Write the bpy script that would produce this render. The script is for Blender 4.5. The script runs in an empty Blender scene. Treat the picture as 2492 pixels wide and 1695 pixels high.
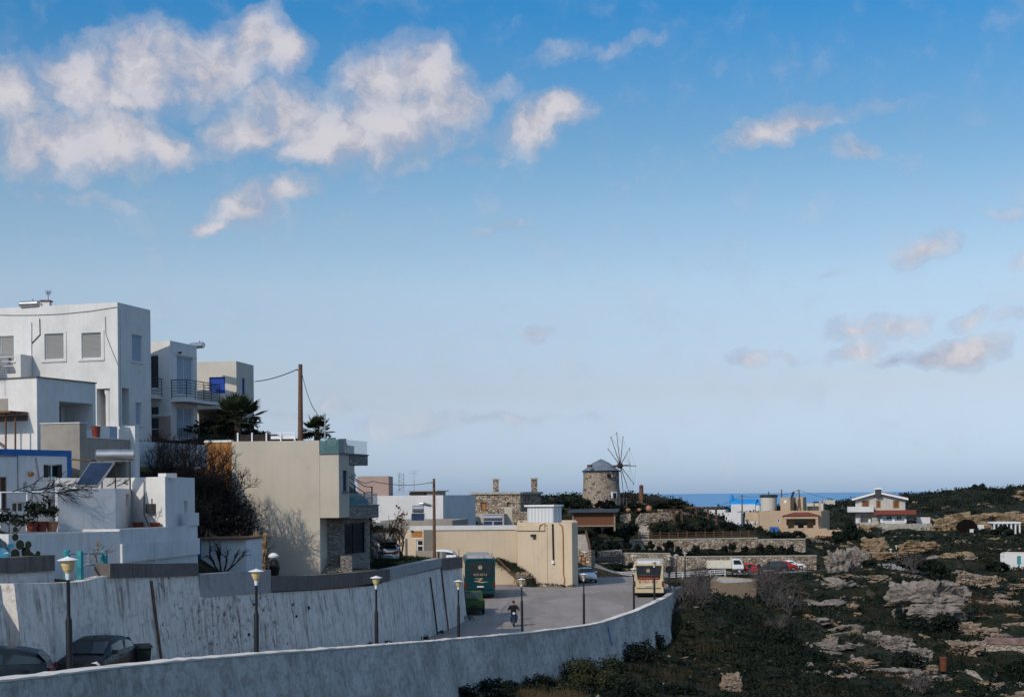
SUN_E = 2.75; EXPO = 0.0; SKY_S = 0.10
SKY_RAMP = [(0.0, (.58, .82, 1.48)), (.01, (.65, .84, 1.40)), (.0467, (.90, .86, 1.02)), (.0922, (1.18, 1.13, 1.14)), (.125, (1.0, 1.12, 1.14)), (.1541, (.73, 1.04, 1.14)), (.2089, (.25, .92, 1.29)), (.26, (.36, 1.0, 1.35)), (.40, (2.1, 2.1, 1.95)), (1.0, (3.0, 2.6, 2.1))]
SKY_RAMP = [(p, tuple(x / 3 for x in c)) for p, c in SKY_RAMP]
CL_D = (.36, .42, .56); CL_M = (.50, .50, .57); CL_L = (.645, .625, .67)
import bpy, bmesh, math, random
import numpy as np
from mathutils import Vector, Matrix, noise as mnoise
R = math.radians
rnd = random.Random(7)
C = bpy.context.scene.collection
# ------------------------------------------------------------------ camera geometry (a 50 mm lens, level, rolled half a degree)
F = 3461.0; CX = 1246.0; HY = 1204.5; TH = R(0.53)
ct, st = math.cos(TH), math.sin(TH)
def P(px, py, d):
    """photo pixel + distance -> place in the world (metres, camera at the origin looking along +Y)"""
    u = (px - CX) / F; v = (HY - py) / F
    return Vector(((u * ct + v * st) * d, d, (-u * st + v * ct) * d))
def Zp(px, py, d): return P(px, py, d).z
def XY(px, d):
    return Vector(((px - CX) / F * d, d, 0))

# ------------------------------------------------------------------ scene bookkeeping
OFF = {}
def tag(o, label=None, cat=None, group=None, kind=None):
    if label: o['label'] = label
    if cat: o['category'] = cat
    if group: o['group'] = group
    if kind: o['kind'] = kind
    return o
def thing(name, label, cat, loc=(0, 0, 0), group=None, rz=0.0):
    o = bpy.data.objects.new(name, None); C.objects.link(o)
    o.location = loc; o.rotation_euler = (0, 0, rz); o.empty_display_size = .3
    OFF[o.name] = Vector(loc)
    return tag(o, label, cat, group)
def local_thing(name, label, cat, group=None):
    o = thing(name, label, cat, (0, 0, 0), group); return o
def copy_tree(o, parent=None):
    c = o.copy(); C.objects.link(c)
    if parent is not None: c.parent = parent
    for ch in [x for x in bpy.data.objects if x.parent == o]: copy_tree(ch, c)
    return c
def put(o, loc, rz=0.0, s=None):
    o.location = loc; o.rotation_euler = (0, 0, rz)
    if s is not None: o.scale = (s, s, s) if not isinstance(s, (tuple, list)) else s
    return o

class MB:
    def __init__(s): s.v = []; s.f = []; s.m = []
    def add(s, vs, fs, m=0):
        b = len(s.v); s.v += [tuple(x) for x in vs]
        for f in fs: s.f.append(tuple(i + b for i in f)); s.m.append(m)
        return s
    def quad(s, a, b, c, d, m=0): return s.add([a, b, c, d], [(0, 1, 2, 3)], m)
    def hexa(s, p, m=0):
        # p: 8 points, bottom 0-3 ccw, top 4-7
        return s.add(p, [(3, 2, 1, 0), (4, 5, 6, 7), (0, 1, 5, 4), (1, 2, 6, 5), (2, 3, 7, 6), (3, 0, 4, 7)], m)
    def box(s, x0, x1, y0, y1, z0, z1, m=0):
        return s.hexa([(x0, y0, z0), (x1, y0, z0), (x1, y1, z0), (x0, y1, z0), (x0, y0, z1), (x1, y0, z1), (x1, y1, z1), (x0, y1, z1)], m)
    def obox(s, o, A, B, u0, u1, w0, w1, z0, z1, m=0):
        o = Vector(o)
        f = lambda u, w, z: Vector((o.x + A.x * u + B.x * w, o.y + A.y * u + B.y * w, z))
        return s.hexa([f(u0, w0, z0), f(u1, w0, z0), f(u1, w1, z0), f(u0, w1, z0), f(u0, w0, z1), f(u1, w0, z1), f(u1, w1, z1), f(u0, w1, z1)], m)
    def tube(s, p, q, r0, r1=None, n=6, m=0, cap=True):
        p = Vector(p); q = Vector(q); r1 = r0 if r1 is None else r1
        d = (q - p)
        if d.length < 1e-6: return s
        d.normalize()
        a = d.orthogonal().normalized(); b = d.cross(a)
        vs = []
        for c, r in ((p, r0), (q, r1)):
            for i in range(n):
                t = 2 * math.pi * i / n
                vs.append(c + a * (r * math.cos(t)) + b * (r * math.sin(t)))
        fs = [(i, (i + 1) % n, n + (i + 1) % n, n + i) for i in range(n)]
        if cap: fs += [tuple(range(n - 1, -1, -1)), tuple(range(n, 2 * n))]
        return s.add(vs, fs, m)
    def path(s, pts, r, n=5, m=0):
        for a, b in zip(pts[:-1], pts[1:]): s.tube(a, b, r, r, n, m)
        return s
    def lathe(s, prof, c=(0, 0, 0), n=20, m=0, cap=True):
        c = Vector(c); vs = []; k = len(prof)
        for r, z in prof:
            for i in range(n):
                t = 2 * math.pi * i / n
                vs.append((c.x + r * math.cos(t), c.y + r * math.sin(t), c.z + z))
        fs = []
        for j in range(k - 1):
            for i in range(n):
                fs.append((j * n + i, j * n + (i + 1) % n, (j + 1) * n + (i + 1) % n, (j + 1) * n + i))
        if cap: fs += [tuple(range(n - 1, -1, -1)), tuple(range((k - 1) * n, k * n))]
        return s.add(vs, fs, m)
    def prism(s, pts, z0, z1, m=0):
        n = len(pts)
        vs = [(p[0], p[1], z0) for p in pts] + [(p[0], p[1], z1) for p in pts]
        return s.add(vs, [tuple(range(n - 1, -1, -1)), tuple(range(n, 2 * n))] + [(i, (i + 1) % n, n + (i + 1) % n, n + i) for i in range(n)], m)
    def build(s, name, mats, parent=None, smooth=None, at=None):
        me = bpy.data.meshes.new(name)
        off = Vector((0, 0, 0))
        if at is not None: off = Vector(at)
        elif parent is not None: off = OFF.get(parent.name, Vector((0, 0, 0)))
        vs = [(a - off.x, b - off.y, c - off.z) for a, b, c in s.v]
        me.from_pydata(vs, [], s.f)
        if not isinstance(mats, (list, tuple)): mats = [mats]
        for mm in mats: me.materials.append(mm)
        if len(mats) > 1: me.polygons.foreach_set('material_index', s.m)
        bm = bmesh.new(); bm.from_mesh(me); bmesh.ops.recalc_face_normals(bm, faces=bm.faces); bm.to_mesh(me); bm.free()
        if smooth:
            me.polygons.foreach_set('use_smooth', [True] * len(me.polygons))
            if smooth < 180: me.set_sharp_from_angle(angle=R(smooth))
        o = bpy.data.objects.new(name, me); C.objects.link(o)
        if parent is not None:
            o.parent = parent; OFF[o.name] = off
        elif at is not None:
            o.location = off; OFF[o.name] = off
        return o
def np_mesh(name, V, Q, mat, parent=None, at=None, smooth=False, mi=None):
    """mesh from numpy arrays: V (n,3), Q (k,3|4)"""
    off = Vector((0, 0, 0))
    if at is not None: off = Vector(at)
    elif parent is not None: off = OFF.get(parent.name, off)
    V = np.asarray(V, float) - np.array(off)
    Q = np.asarray(Q, np.int32); k = Q.shape[1]
    me = bpy.data.meshes.new(name)
    me.vertices.add(len(V)); me.vertices.foreach_set('co', V.astype(np.float32).ravel())
    me.loops.add(Q.size); me.loops.foreach_set('vertex_index', Q.ravel())
    me.polygons.add(len(Q)); me.polygons.foreach_set('loop_start', np.arange(0, Q.size, k, dtype=np.int32))
    mats = mat if isinstance(mat, (list, tuple)) else [mat]
    for m_ in mats: me.materials.append(m_)
    if mi is not None: me.polygons.foreach_set('material_index', np.asarray(mi, np.int32))
    me.update(calc_edges=True); me.validate()
    if smooth: me.polygons.foreach_set('use_smooth', [True] * len(me.polygons))
    o = bpy.data.objects.new(name, me); C.objects.link(o)
    if parent is not None: o.parent = parent; OFF[o.name] = off
    elif at is not None: o.location = off; OFF[o.name] = off
    return o

# ------------------------------------------------------------------ materials
class NT:
    def __init__(s, nt): s.nt = nt
    def n(s, t, **kw):
        x = s.nt.nodes.new(t)
        for k, v in kw.items():
            if k.startswith('i_'):
                key = k[2:]; x.inputs[int(key) if key.isdigit() else key].default_value = v
            else: setattr(x, k, v)
        return x
    def l(s, a, b): s.nt.links.new(a, b)
    def math(s, op, a, b=None, c=None, clamp=False):
        x = s.n('ShaderNodeMath', operation=op, use_clamp=clamp)
        for i, y in enumerate((a, b, c)):
            if y is None: continue
            if isinstance(y, (int, float)): x.inputs[i].default_value = y
            else: s.l(y, x.inputs[i])
        return x.outputs[0]
    def ramp(s, fac, stops, interp='LINEAR'):
        x = s.n('ShaderNodeValToRGB'); x.color_ramp.interpolation = interp
        e = x.color_ramp.elements
        while len(e) < len(stops): e.new(.5)
        for k, (p, c) in enumerate(stops):
            e[k].position = p; e[k].color = (c[0], c[1], c[2], 1) if isinstance(c, (tuple, list)) else (c, c, c, 1)
        s.l(fac, x.inputs[0]); return x.outputs[0]
    def mix(s, fac, a, b, mode='MIX'):
        x = s.n('ShaderNodeMix', data_type='RGBA', blend_type=mode)
        for sock, y in ((x.inputs[0], fac), (x.inputs[6], a), (x.inputs[7], b)):
            if isinstance(y, (int, float)): sock.default_value = y
            elif isinstance(y, (tuple, list)): sock.default_value = (*y[:3], 1)
            else: s.l(y, sock)
        return x.outputs[2]
    def noise(s, vec, scale, detail=4, rough=.55, dist=0):
        x = s.n('ShaderNodeTexNoise', i_Scale=scale, i_Detail=detail, i_Roughness=rough, i_Distortion=dist)
        if vec is not None: s.l(vec, x.inputs['Vector'])
        return x.outputs[0]
    def mapping(s, vec, scale=(1, 1, 1), loc=(0, 0, 0), rot=(0, 0, 0)):
        x = s.n('ShaderNodeMapping'); x.inputs['Scale'].default_value = scale; x.inputs['Location'].default_value = loc; x.inputs['Rotation'].default_value = rot
        s.l(vec, x.inputs['Vector']); return x.outputs[0]
def newmat(name):
    m = bpy.data.materials.new(name); m.use_nodes = True
    nt = m.node_tree; b = nt.nodes['Principled BSDF']
    t = NT(nt); t.b = b
    t.co = t.n('ShaderNodeTexCoord').outputs['Object']
    return m, t
def setp(t, rough=.8, spec=.25, metal=0.0):
    t.b.inputs['Roughness'].default_value = rough
    t.b.inputs['Specular IOR Level'].default_value = spec
    t.b.inputs['Metallic'].default_value = metal
def bump(t, h, dist=.02, strength=.6):
    x = t.n('ShaderNodeBump', i_Strength=strength, i_Distance=dist); t.l(h, x.inputs['Height']); t.l(x.outputs[0], t.b.inputs['Normal'])
def sc(c, k): return tuple(min(1, max(0, x * k)) for x in c)
def M_basic(name, col, rough=.7, var=.14, scale=3.0, spec=.25, metal=0.0, bmp=0.0, bscale=40):
    m, t = newmat(name); setp(t, rough, spec, metal)
    n = t.noise(t.co, scale, 6)
    t.l(t.ramp(n, [(.3, sc(col, 1 - var)), (.7, sc(col, 1 + var))]), t.b.inputs['Base Color'])
    if bmp: bump(t, t.noise(t.co, bscale, 3), bmp)
    return m
def M_plaster(name, col, dirt=(.25, .22, .19), amount=.35, streak=.5, rough=.9, patch=None, seed=0.0, fine=.10):
    """painted render: uneven tone, vertical run-off stains, fine grain"""
    m, t = newmat(name); setp(t, rough, .12)
    co = t.mapping(t.co, loc=(seed, seed * 1.7, seed * .3))
    big = t.noise(co, .55, 5, .6)
    base = t.ramp(big, [(.25, sc(col, .85)), (.5, col), (.75, sc(col, 1.06))])
    fn = t.noise(co, 14, 5, .7)
    base = t.mix(t.math('MULTIPLY', t.math('ABSOLUTE', t.math('SUBTRACT', fn, .5)), fine * 8), base, sc(col, .7))
    s = t.noise(t.mapping(co, scale=(3.4, 3.4, .085)), 1.5, 4, .6, .25)
    m2 = t.noise(co, .8, 4)
    f = t.math('MULTIPLY', t.ramp(s, [(.46, 0.0), (.64, 1.0)]), t.ramp(m2, [(.36, 0.0), (.62, 1.0)]))
    base = t.mix(t.math('MULTIPLY', f, streak), base, dirt)
    b2 = t.noise(co, 3.1, 7, .68)
    base = t.mix(t.math('MULTIPLY', t.ramp(b2, [(.50, 0.0), (.72, 1.0)]), amount), base, dirt)
    if patch:
        b3 = t.noise(t.mapping(co, scale=(1, 1, .9)), 3.0, 8, .72, .4)
        base = t.mix(t.math('MULTIPLY', t.ramp(b3, [(patch[0], 0.0), (patch[0] + .035, 1.0)]), patch[2]), base, patch[1])
    t.l(base, t.b.inputs['Base Color'])
    bump(t, t.math('ADD', t.noise(co, 22, 4), t.math('MULTIPLY', big, 2.0)), .012, .5)
    return m
def M_rubble(name, cols, scale=2.6, mortar=(.12, .10, .085), edge=.06, zs=1.35, contrast=1.0):
    m, t = newmat(name); setp(t, .92, .1)
    w = t.n('ShaderNodeTexNoise', i_Scale=2.0, i_Detail=3.0); t.l(t.co, w.inputs['Vector'])
    v0 = t.n('ShaderNodeVectorMath', operation='SCALE'); t.l(w.outputs['Color'], v0.inputs[0]); v0.inputs['Scale'].default_value = .22
    v1 = t.n('ShaderNodeVectorMath', operation='ADD'); t.l(t.co, v1.inputs[0]); t.l(v0.outputs[0], v1.inputs[1])
    co = t.mapping(v1.outputs[0], scale=(1, 1, zs))
    vo = t.n('ShaderNodeTexVoronoi', i_Scale=scale); t.l(co, vo.inputs['Vector'])
    ve = t.n('ShaderNodeTexVoronoi', feature='DISTANCE_TO_EDGE', i_Scale=scale); t.l(co, ve.inputs['Vector'])
    sep = t.n('ShaderNodeSeparateColor'); t.l(vo.outputs['Color'], sep.inputs[0])
    k = len(cols) - 1
    c = t.ramp(sep.outputs[0], [(i / k, cols[i]) for i in range(k + 1)])
    nz = t.noise(t.co, 9, 5)
    c = t.mix(t.math('MULTIPLY', nz, .5), c, sc(cols[0], .8))
    e = t.ramp(ve.outputs['Distance'], [(edge * .4, 1.0), (edge, 0.0)])
    c = t.mix(e, c, mortar)
    t.l(c, t.b.inputs['Base Color'])
    bump(t, t.math('ADD', t.math('MULTIPLY', t.ramp(ve.outputs['Distance'], [(0, 0.0), (.15, 1.0)]), 1.0), t.math('MULTIPLY', nz, .4)), .09, .8)
    return m
def M_leaf(name, dark, light, tip=None, scale=1.2):
    m, t = newmat(name); setp(t, .65, .12)
    n = t.noise(t.co, scale, 3); n2 = t.noise(t.co, scale * 9, 2)
    c = t.ramp(t.math('ADD', t.math('MULTIPLY', n, .7), t.math('MULTIPLY', n2, .3)), [(.32, dark), (.62, light)])
    if tip: c = t.mix(t.ramp(n2, [(.62, 0.0), (.72, 1.0)]), c, tip)
    t.l(c, t.b.inputs['Base Color'])
    return m
def M_glass(name, col=(.015, .02, .025), rough=.06):
    m, t = newmat(name); setp(t, rough, .5)
    t.l(t.ramp(t.noise(t.co, 1.3, 2), [(.3, sc(col, .7)), (.7, sc(col, 1.4))]), t.b.inputs['Base Color'])
    return m
def M_clear(name, col):
    m, t = newmat(name); setp(t, .03, .5)
    t.b.inputs['Base Color'].default_value = (*col, 1); t.b.inputs['Alpha'].default_value = .26
    return m
def M_slats(name, col, per=14.0, axis='Z', rough=.6, depth=.5):
    """ridged surface (roller shutters, corrugated sheet): lines in the relief, groove shade also painted into the colour"""
    m, t = newmat(name); setp(t, rough, .25)
    sp = t.n('ShaderNodeSeparateXYZ'); t.l(t.co, sp.inputs[0])
    s = t.math('SINE', t.math('MULTIPLY', sp.outputs[axis], per * 6.283))
    c = t.mix(t.ramp(s, [(.0, 0.0), (.5, 1.0)]), sc(col, 1 - .35 * depth), col)
    c = t.mix(t.math('MULTIPLY', t.noise(t.co, 3, 5), .35), c, sc(col, .75))
    t.l(c, t.b.inputs['Base Color']); bump(t, s, .012, .7)
    return m
MT = {}
def mk():
    W = (.67, .655, .635)
    MT['white'] = M_plaster('white_render', W, dirt=(.36, .34, .31), amount=.16, streak=.22)
    MT['white_old'] = M_plaster('limewash', (.62, .62, .62), dirt=(.32, .30, .29), amount=.22, streak=.35, seed=3)
    MT['white_far'] = M_plaster('far_white_render', (.60, .59, .585), amount=.1, streak=.15, seed=5)
    MT['cement'] = M_plaster('bare_cement', (.30, .275, .24), dirt=(.17, .15, .13), amount=.4, streak=.4, seed=8)
    MT['coping'] = M_plaster('dark_cement_coping', (.155, .135, .125), dirt=(.055, .05, .047), amount=.6, streak=.6, seed=9, fine=.2)
    MT['coping_light'] = M_plaster('grey_cement_coping', (.34, .33, .33), dirt=(.15, .14, .14), amount=.5, streak=.4, seed=19, fine=.2)
    MT['retain'] = M_plaster('stained_limewashed_wall', (.68, .635, .585), dirt=(.17, .13, .11), amount=.8, streak=.85, seed=2, patch=(.575, (.06, .048, .04), .8), fine=.25)
    MT['retain2'] = M_plaster('washed_retaining_wall', (.70, .655, .605), dirt=(.20, .155, .135), amount=.7, streak=.85, seed=6, patch=(.66, (.10, .08, .07), .7), fine=.22)
    MT['parapet'] = M_plaster('peeling_grey_parapet', (.53, .505, .47), dirt=(.17, .14, .125), amount=.95, streak=.28, seed=4, fine=.35, patch=(.53, (.21, .18, .165), .45))
    m, t = newmat('peeling_grey_parapet'); setp(t, .93, .1); co = t.co
    a = t.noise(co, .32, 8, .66); b = t.noise(t.mapping(co, scale=(1, 1, 1.6)), 1.9, 9, .72, .6); c_ = t.noise(co, 11, 5, .7); s_ = t.noise(t.mapping(co, scale=(4, 4, .07)), 1.2, 4, .6)
    c = t.ramp(a, [(.34, (.36, .34, .315)), (.5, (.50, .475, .44)), (.66, (.60, .575, .54))])
    c = t.mix(t.math('MULTIPLY', t.ramp(b, [(.47, 0.0), (.60, 1.0)]), .55), c, (.225, .185, .165))
    c = t.mix(t.math('MULTIPLY', t.ramp(c_, [(.5, 0.0), (.72, 1.0)]), .55), c, (.20, .18, .165))
    c = t.mix(t.math('MULTIPLY', t.math('MULTIPLY', t.ramp(s_, [(.48, 0.0), (.62, 1.0)]), t.ramp(a, [(.42, 1.0), (.6, 0.0)])), .5), c, (.17, .14, .125))
    t.l(c, t.b.inputs['Base Color']); bump(t, t.math('ADD', b, c_), .03, .7); MT['parapet'] = m
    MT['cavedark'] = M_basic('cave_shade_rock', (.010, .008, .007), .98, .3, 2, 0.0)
    MT['captop'] = M_plaster('chipped_limewash_cap', (.66, .61, .55), dirt=(.36, .33, .3), amount=.3, streak=0, seed=14)
    MT['beige'] = M_plaster('beige_render', (.50, .445, .365), dirt=(.36, .32, .27), amount=.12, streak=.12, seed=1)
    MT['beige2'] = M_plaster('sandy_render', (.56, .455, .33), dirt=(.30, .25, .2), amount=.14, streak=.16, seed=11)
    MT['cream'] = M_plaster('cream_render', (.54, .50, .44), dirt=(.35, .31, .26), amount=.15, streak=.15, seed=12)
    MT['pink'] = M_plaster('dusty_pink_render', (.42, .30, .255), amount=.12, streak=.12, seed=13)
    MT['tan'] = M_plaster('tan_render', (.47, .345, .235), dirt=(.28, .2, .14), amount=.2, streak=.15, seed=15)
    MT['terra'] = M_plaster('orange_render', (.36, .165, .055), dirt=(.2, .09, .04), amount=.3, streak=.4, seed=16)
    MT['bluetrim'] = M_basic('blue_trim_paint', (.02, .115, .34), .6, .15)
    MT['clad'] = M_rubble('split_stone_cladding', [(.24, .21, .18), (.44, .41, .37), (.34, .30, .26), (.50, .47, .43)], 3.2, (.12, .105, .095), .05, 5.0)
    MT['rubble'] = M_rubble('rubble_stone', [(.15, .11, .08), (.43, .335, .25), (.56, .47, .365), (.28, .215, .16), (.60, .52, .43)], 2.0, (.09, .07, .055), .07)
    MT['millstone'] = M_rubble('mill_rubble', [(.10, .075, .06), (.36, .29, .225), (.42, .345, .27), (.40, .33, .26), (.46, .385, .31)], 2.1, (.24, .195, .155), .05)
    MT['paving'] = M_basic('pale_stone', (.36, .325, .28), .9, .3, 2, bmp=.02)
    MT['glass'] = M_glass('window_glass'); MT['glassblue'] = M_glass('blue_window_glass', (.02, .05, .09))
    MT['clear'] = M_clear('clear_green_glass', (.16, .34, .36))
    MT['shut_grey'] = M_slats('grey_roller_shutter', (.30, .30, .29), 16)
    MT['shut_blue'] = M_slats('blue_grey_shutter', (.40, .47, .56), 16)
    MT['shut_navy'] = M_basic('blue_shutter_paint', (.012, .05, .30), .5, .15)
    MT['corr'] = M_slats('white_corrugated_sheet', (.66, .67, .68), 3.0, 'X', .5, .7)
    MT['frame'] = M_basic('white_frame_paint', (.62, .62, .62), .5, .06)
    MT['wood'] = M_basic('brown_wood', (.095, .05, .03), .8, .35, 9)
    MT['reed'] = M_slats('reed_screen', (.17, .072, .04), 5.0, 'X', .9, .9)
    MT['polewood'] = M_basic('weathered_pole', (.14, .075, .05), .85, .35, 6)
    MT['black'] = M_basic('black_paint', (.012, .013, .015), .45, .2, 8)
    MT['rubber'] = M_basic('tyre_rubber', (.014, .014, .014), .85, .2)
    MT['steel'] = M_basic('galvanised_steel', (.38, .39, .40), .4, .15, 6, .5, .7)
    MT['darkmetal'] = M_basic('dark_metal', (.05, .055, .06), .5, .2, 5, .4, .4)
    MT['whitepaint'] = M_basic('white_enamel', (.72, .72, .72), .4, .05)
    MT['teal'] = M_basic('turquoise_paint', (.03, .22, .25), .65, .35, 4)
    MT['red'] = M_basic('terracotta', (.20, .045, .03), .8, .3, 5)
    MT['tile'] = M_slats('red_roof_tiles', (.20, .05, .033), 3.0, 'X', .85, .7)
    MT['greydoor'] = M_basic('grey_blue_panel', (.10, .12, .15), .6, .15)
    MT['solar'] = M_glass('solar_collector', (.012, .022, .05), .12)
    MT['tank'] = M_basic('brushed_tank', (.42, .42, .42), .32, .15, 3, .5, .85)
    MT['churchblue'] = M_basic('church_blue_paint', (.01, .22, .55), .6, .1)
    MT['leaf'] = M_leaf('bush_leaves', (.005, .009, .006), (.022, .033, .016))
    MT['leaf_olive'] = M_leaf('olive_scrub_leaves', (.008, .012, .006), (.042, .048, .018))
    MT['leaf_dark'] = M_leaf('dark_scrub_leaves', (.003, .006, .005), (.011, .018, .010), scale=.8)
    MT['leaf_palm'] = M_leaf('palm_leaves', (.010, .016, .008), (.040, .052, .022))
    MT['leaf_dry'] = M_leaf('dry_leaves', (.06, .025, .012), (.16, .075, .035))
    MT['grassdry'] = M_leaf('dry_grass_blades', (.03, .022, .013), (.10, .07, .038), scale=.5)
    MT['twig'] = M_basic('dark_twigs', (.009, .009, .010), .9, .3)
    MT['twig_grey'] = M_basic('bare_grey_branches', (.12, .10, .095), .9, .3)
    MT['bark'] = M_basic('bark', (.06, .045, .035), .9, .3)
    MT['bark_pale'] = M_basic('pale_bark', (.25, .19, .145), .9, .25)
    MT['creampaint'] = M_basic('cream_truck_paint', (.60, .56, .46), .5, .12)
    MT['bin'] = M_basic('dark_green_plastic', (.006, .016, .014), .6, .2)
    MT['motoblue'] = M_basic('blue_moped_plastic', (.012, .035, .095), .35, .1)
    MT['slate'] = M_basic('zinc_roof_sheet', (.15, .18, .21), .5, .25, 1.5, .4, .2)
    MT['darkwood'] = M_basic('dark_oak', (.035, .026, .022), .8, .3)
    MT['signboard'] = M_basic('dark_sign_paint', (.015, .018, .026), .6, .2)
    MT['signgrey'] = M_basic('sign_grey_letters', (.13, .13, .14), .6, .1)
    MT['clay'] = M_basic('clay', (.36, .17, .10), .85, .2)
    MT['cream_far'] = M_plaster('pale_cream_render', (.47, .44, .40), amount=.12, streak=.15, seed=21)
    MT['shutbrown'] = M_slats('brown_shutter', (.15, .06, .03), 6)
    MT['ochre'] = M_basic('ochre_trim', (.30, .20, .075), .7, .15)
    MT['cisternstone'] = M_plaster('cistern_stone', (.30, .22, .145), dirt=(.14, .10, .07), amount=.6, streak=.3, seed=22, fine=.3)
    MT['blockwall'] = M_rubble('dressed_stone_blocks', [(.30, .255, .205), (.40, .345, .28), (.35, .30, .24), (.45, .39, .32)], 1.9, (.17, .14, .115), .06, 1.6)
    MT['capred'] = M_basic('reddish_stone_cap', (.20, .13, .115), .9, .5, 2)
    MT['rust'] = M_basic('rust', (.12, .04, .022), .8, .4, 5)
    MT['yrubble'] = M_rubble('yellow_rubble', [(.10, .075, .045), (.36, .28, .16), (.42, .33, .19), (.24, .18, .10), (.48, .40, .27)], 1.9, (.06, .05, .035), .09)
    MT['asphalt'] = None
mk()
# ------------------------------------------------------------------ camera, sun, sky
scn = bpy.context.scene
cam = bpy.data.objects.new('camera', bpy.data.cameras.new('camera')); C.objects.link(cam)
cam.data.lens = 50.0; cam.data.sensor_width = 36.0; cam.data.sensor_fit = 'HORIZONTAL'
cam.data.shift_y = (HY - 1695 / 2) / 2492.0
cam.data.clip_start = .5; cam.data.clip_end = 600000
cam.matrix_world = Matrix.Rotation(R(90), 4, 'X') @ Matrix.Rotation(-TH, 4, 'Z')
scn.camera = cam
SUN_AZ, SUN_EL = R(39), R(37)            # to the left, a little behind the camera
sd = Vector((-math.sin(SUN_AZ) * math.cos(SUN_EL), -math.cos(SUN_AZ) * math.cos(SUN_EL), math.sin(SUN_EL)))
sun = bpy.data.objects.new('sun', bpy.data.lights.new('sun', 'SUN')); C.objects.link(sun)
sun.data.energy = SUN_E; sun.data.angle = R(.55); sun.data.color = (1.0, .90, .78)
sun.rotation_euler = sd.to_track_quat('Z', 'Y').to_euler()
sun.location = (-60, -30, 80)
scn.view_settings.view_transform = 'Standard'; scn.view_settings.look = 'None'
scn.view_settings.exposure = EXPO; scn.view_settings.gamma = 1.0
scn.cycles.max_bounces = 6; scn.cycles.transparent_max_bounces = 12
wld = bpy.data.worlds.new('World'); scn.world = wld; wld.use_nodes = True
wn = wld.node_tree; W = NT(wn)
bg = wn.nodes['Background']; bg.inputs['Strength'].default_value = SKY_S
sky = W.n('ShaderNodeTexSky', sky_type='NISHITA', sun_disc=False)
sky.sun_elevation = SUN_EL; sky.sun_rotation = math.atan2(sd.x, sd.y)
sky.altitude = 40; sky.air_density = 1.0; sky.dust_density = .6; sky.ozone_density = 1.5
gen = W.n('ShaderNodeTexCoord').outputs['Generated']
nrm = W.n('ShaderNodeVectorMath', operation='NORMALIZE'); W.l(gen, nrm.inputs[0])
sp = W.n('ShaderNodeSeparateXYZ'); W.l(nrm.outputs[0], sp.inputs[0])
az = W.math('ARCTAN2', sp.outputs[0], sp.outputs[1]); el = W.math('ARCSINE', sp.outputs[2])
skc = sky.outputs[0]
# sky grade by elevation: milky low, bluer higher, unseen upper dome brightened for fill
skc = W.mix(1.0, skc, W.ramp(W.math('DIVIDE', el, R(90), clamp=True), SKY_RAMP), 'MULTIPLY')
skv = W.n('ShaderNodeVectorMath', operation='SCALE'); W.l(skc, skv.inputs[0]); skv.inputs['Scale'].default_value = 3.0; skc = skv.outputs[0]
cmb = W.n('ShaderNodeCombineXYZ'); W.l(az, cmb.inputs[0]); W.l(el, cmb.inputs[1])
ae = cmb.outputs[0]
wz = W.n('ShaderNodeTexNoise', i_Scale=22.0, i_Detail=6.0, i_Roughness=.6); W.l(ae, wz.inputs['Vector'])
w1 = W.n('ShaderNodeVectorMath', operation='SUBTRACT'); W.l(wz.outputs['Color'], w1.inputs[0]); w1.inputs[1].default_value = (.5, .5, .5)
w2 = W.n('ShaderNodeVectorMath', operation='SCALE'); W.l(w1.outputs[0], w2.inputs[0]); w2.inputs['Scale'].default_value = .036
w3 = W.n('ShaderNodeVectorMath', operation='ADD'); W.l(ae, w3.inputs[0]); W.l(w2.outputs[0], w3.inputs[1])
w4 = W.n('ShaderNodeVectorMath', operation='MULTIPLY'); W.l(w3.outputs[0], w4.inputs[0]); w4.inputs[1].default_value = (1, 1, 0)
aew = w4.outputs[0]
K = 2492 / 2324.0
def cloud(blobs, wgt, big=1.0):
    acc = None
    for (cx, cy, rx, ry, rot) in blobs:
        d = P(cx * K, cy * K, 1.0).normalized()
        m = W.n('ShaderNodeMapping', vector_type='TEXTURE')
        m.inputs['Location'].default_value = (math.atan2(d.x, d.y), math.asin(d.z), 0)
        m.inputs['Rotation'].default_value = (0, 0, R(rot))
        m.inputs['Scale'].default_value = (rx * K / F * 1.14 * big, ry * K / F * 1.10 * big, 1)
        W.l(aew, m.inputs['Vector'])
        g = W.n('ShaderNodeTexGradient', gradient_type='SPHERICAL'); W.l(m.outputs[0], g.inputs[0])
        o = g.outputs[1]
        acc = o if acc is None else W.math('SMOOTH_MAX', acc, o, .12)
    return W.math('MULTIPLY', acc, wgt)
dense = cloud([(175, 190, 125, 85, 0), (330, 165, 160, 105, 8), (480, 155, 140, 95, 12), (585, 95, 80, 80, 20),
               (640, 120, 75, 60, -20), (20, 215, 85, 75, 0), (250, 225, 150, 45, 0),
               (125, 330, 150, 90, 0), (255, 320, 150, 85, 0), (360, 335, 100, 55, -10),
               (640, 265, 115, 80, 0), (560, 305, 120, 60, 5), (760, 315, 180, 85, 0), (880, 285, 175, 95, 10), (965, 175, 105, 95, 0),
               (860, 190, 110, 75, 15), (1010, 235, 95, 80, 0), (720, 350, 120, 50, 0),
               (1215, 285, 120, 62, 12), (1270, 258, 75, 52, 10), (2195, 797, 92, 42, 5)], 1.0, 1.10)
mid1 = cloud([(560, 465, 110, 50, 18), (640, 435, 110, 28, 10), (475, 505, 65, 20, 15), (1740, 298, 135, 44, 8), (1830, 275, 110, 38, 5), (2195, 797, 100, 44, 5), (2100, 805, 70, 32, 0)], .80)
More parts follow.
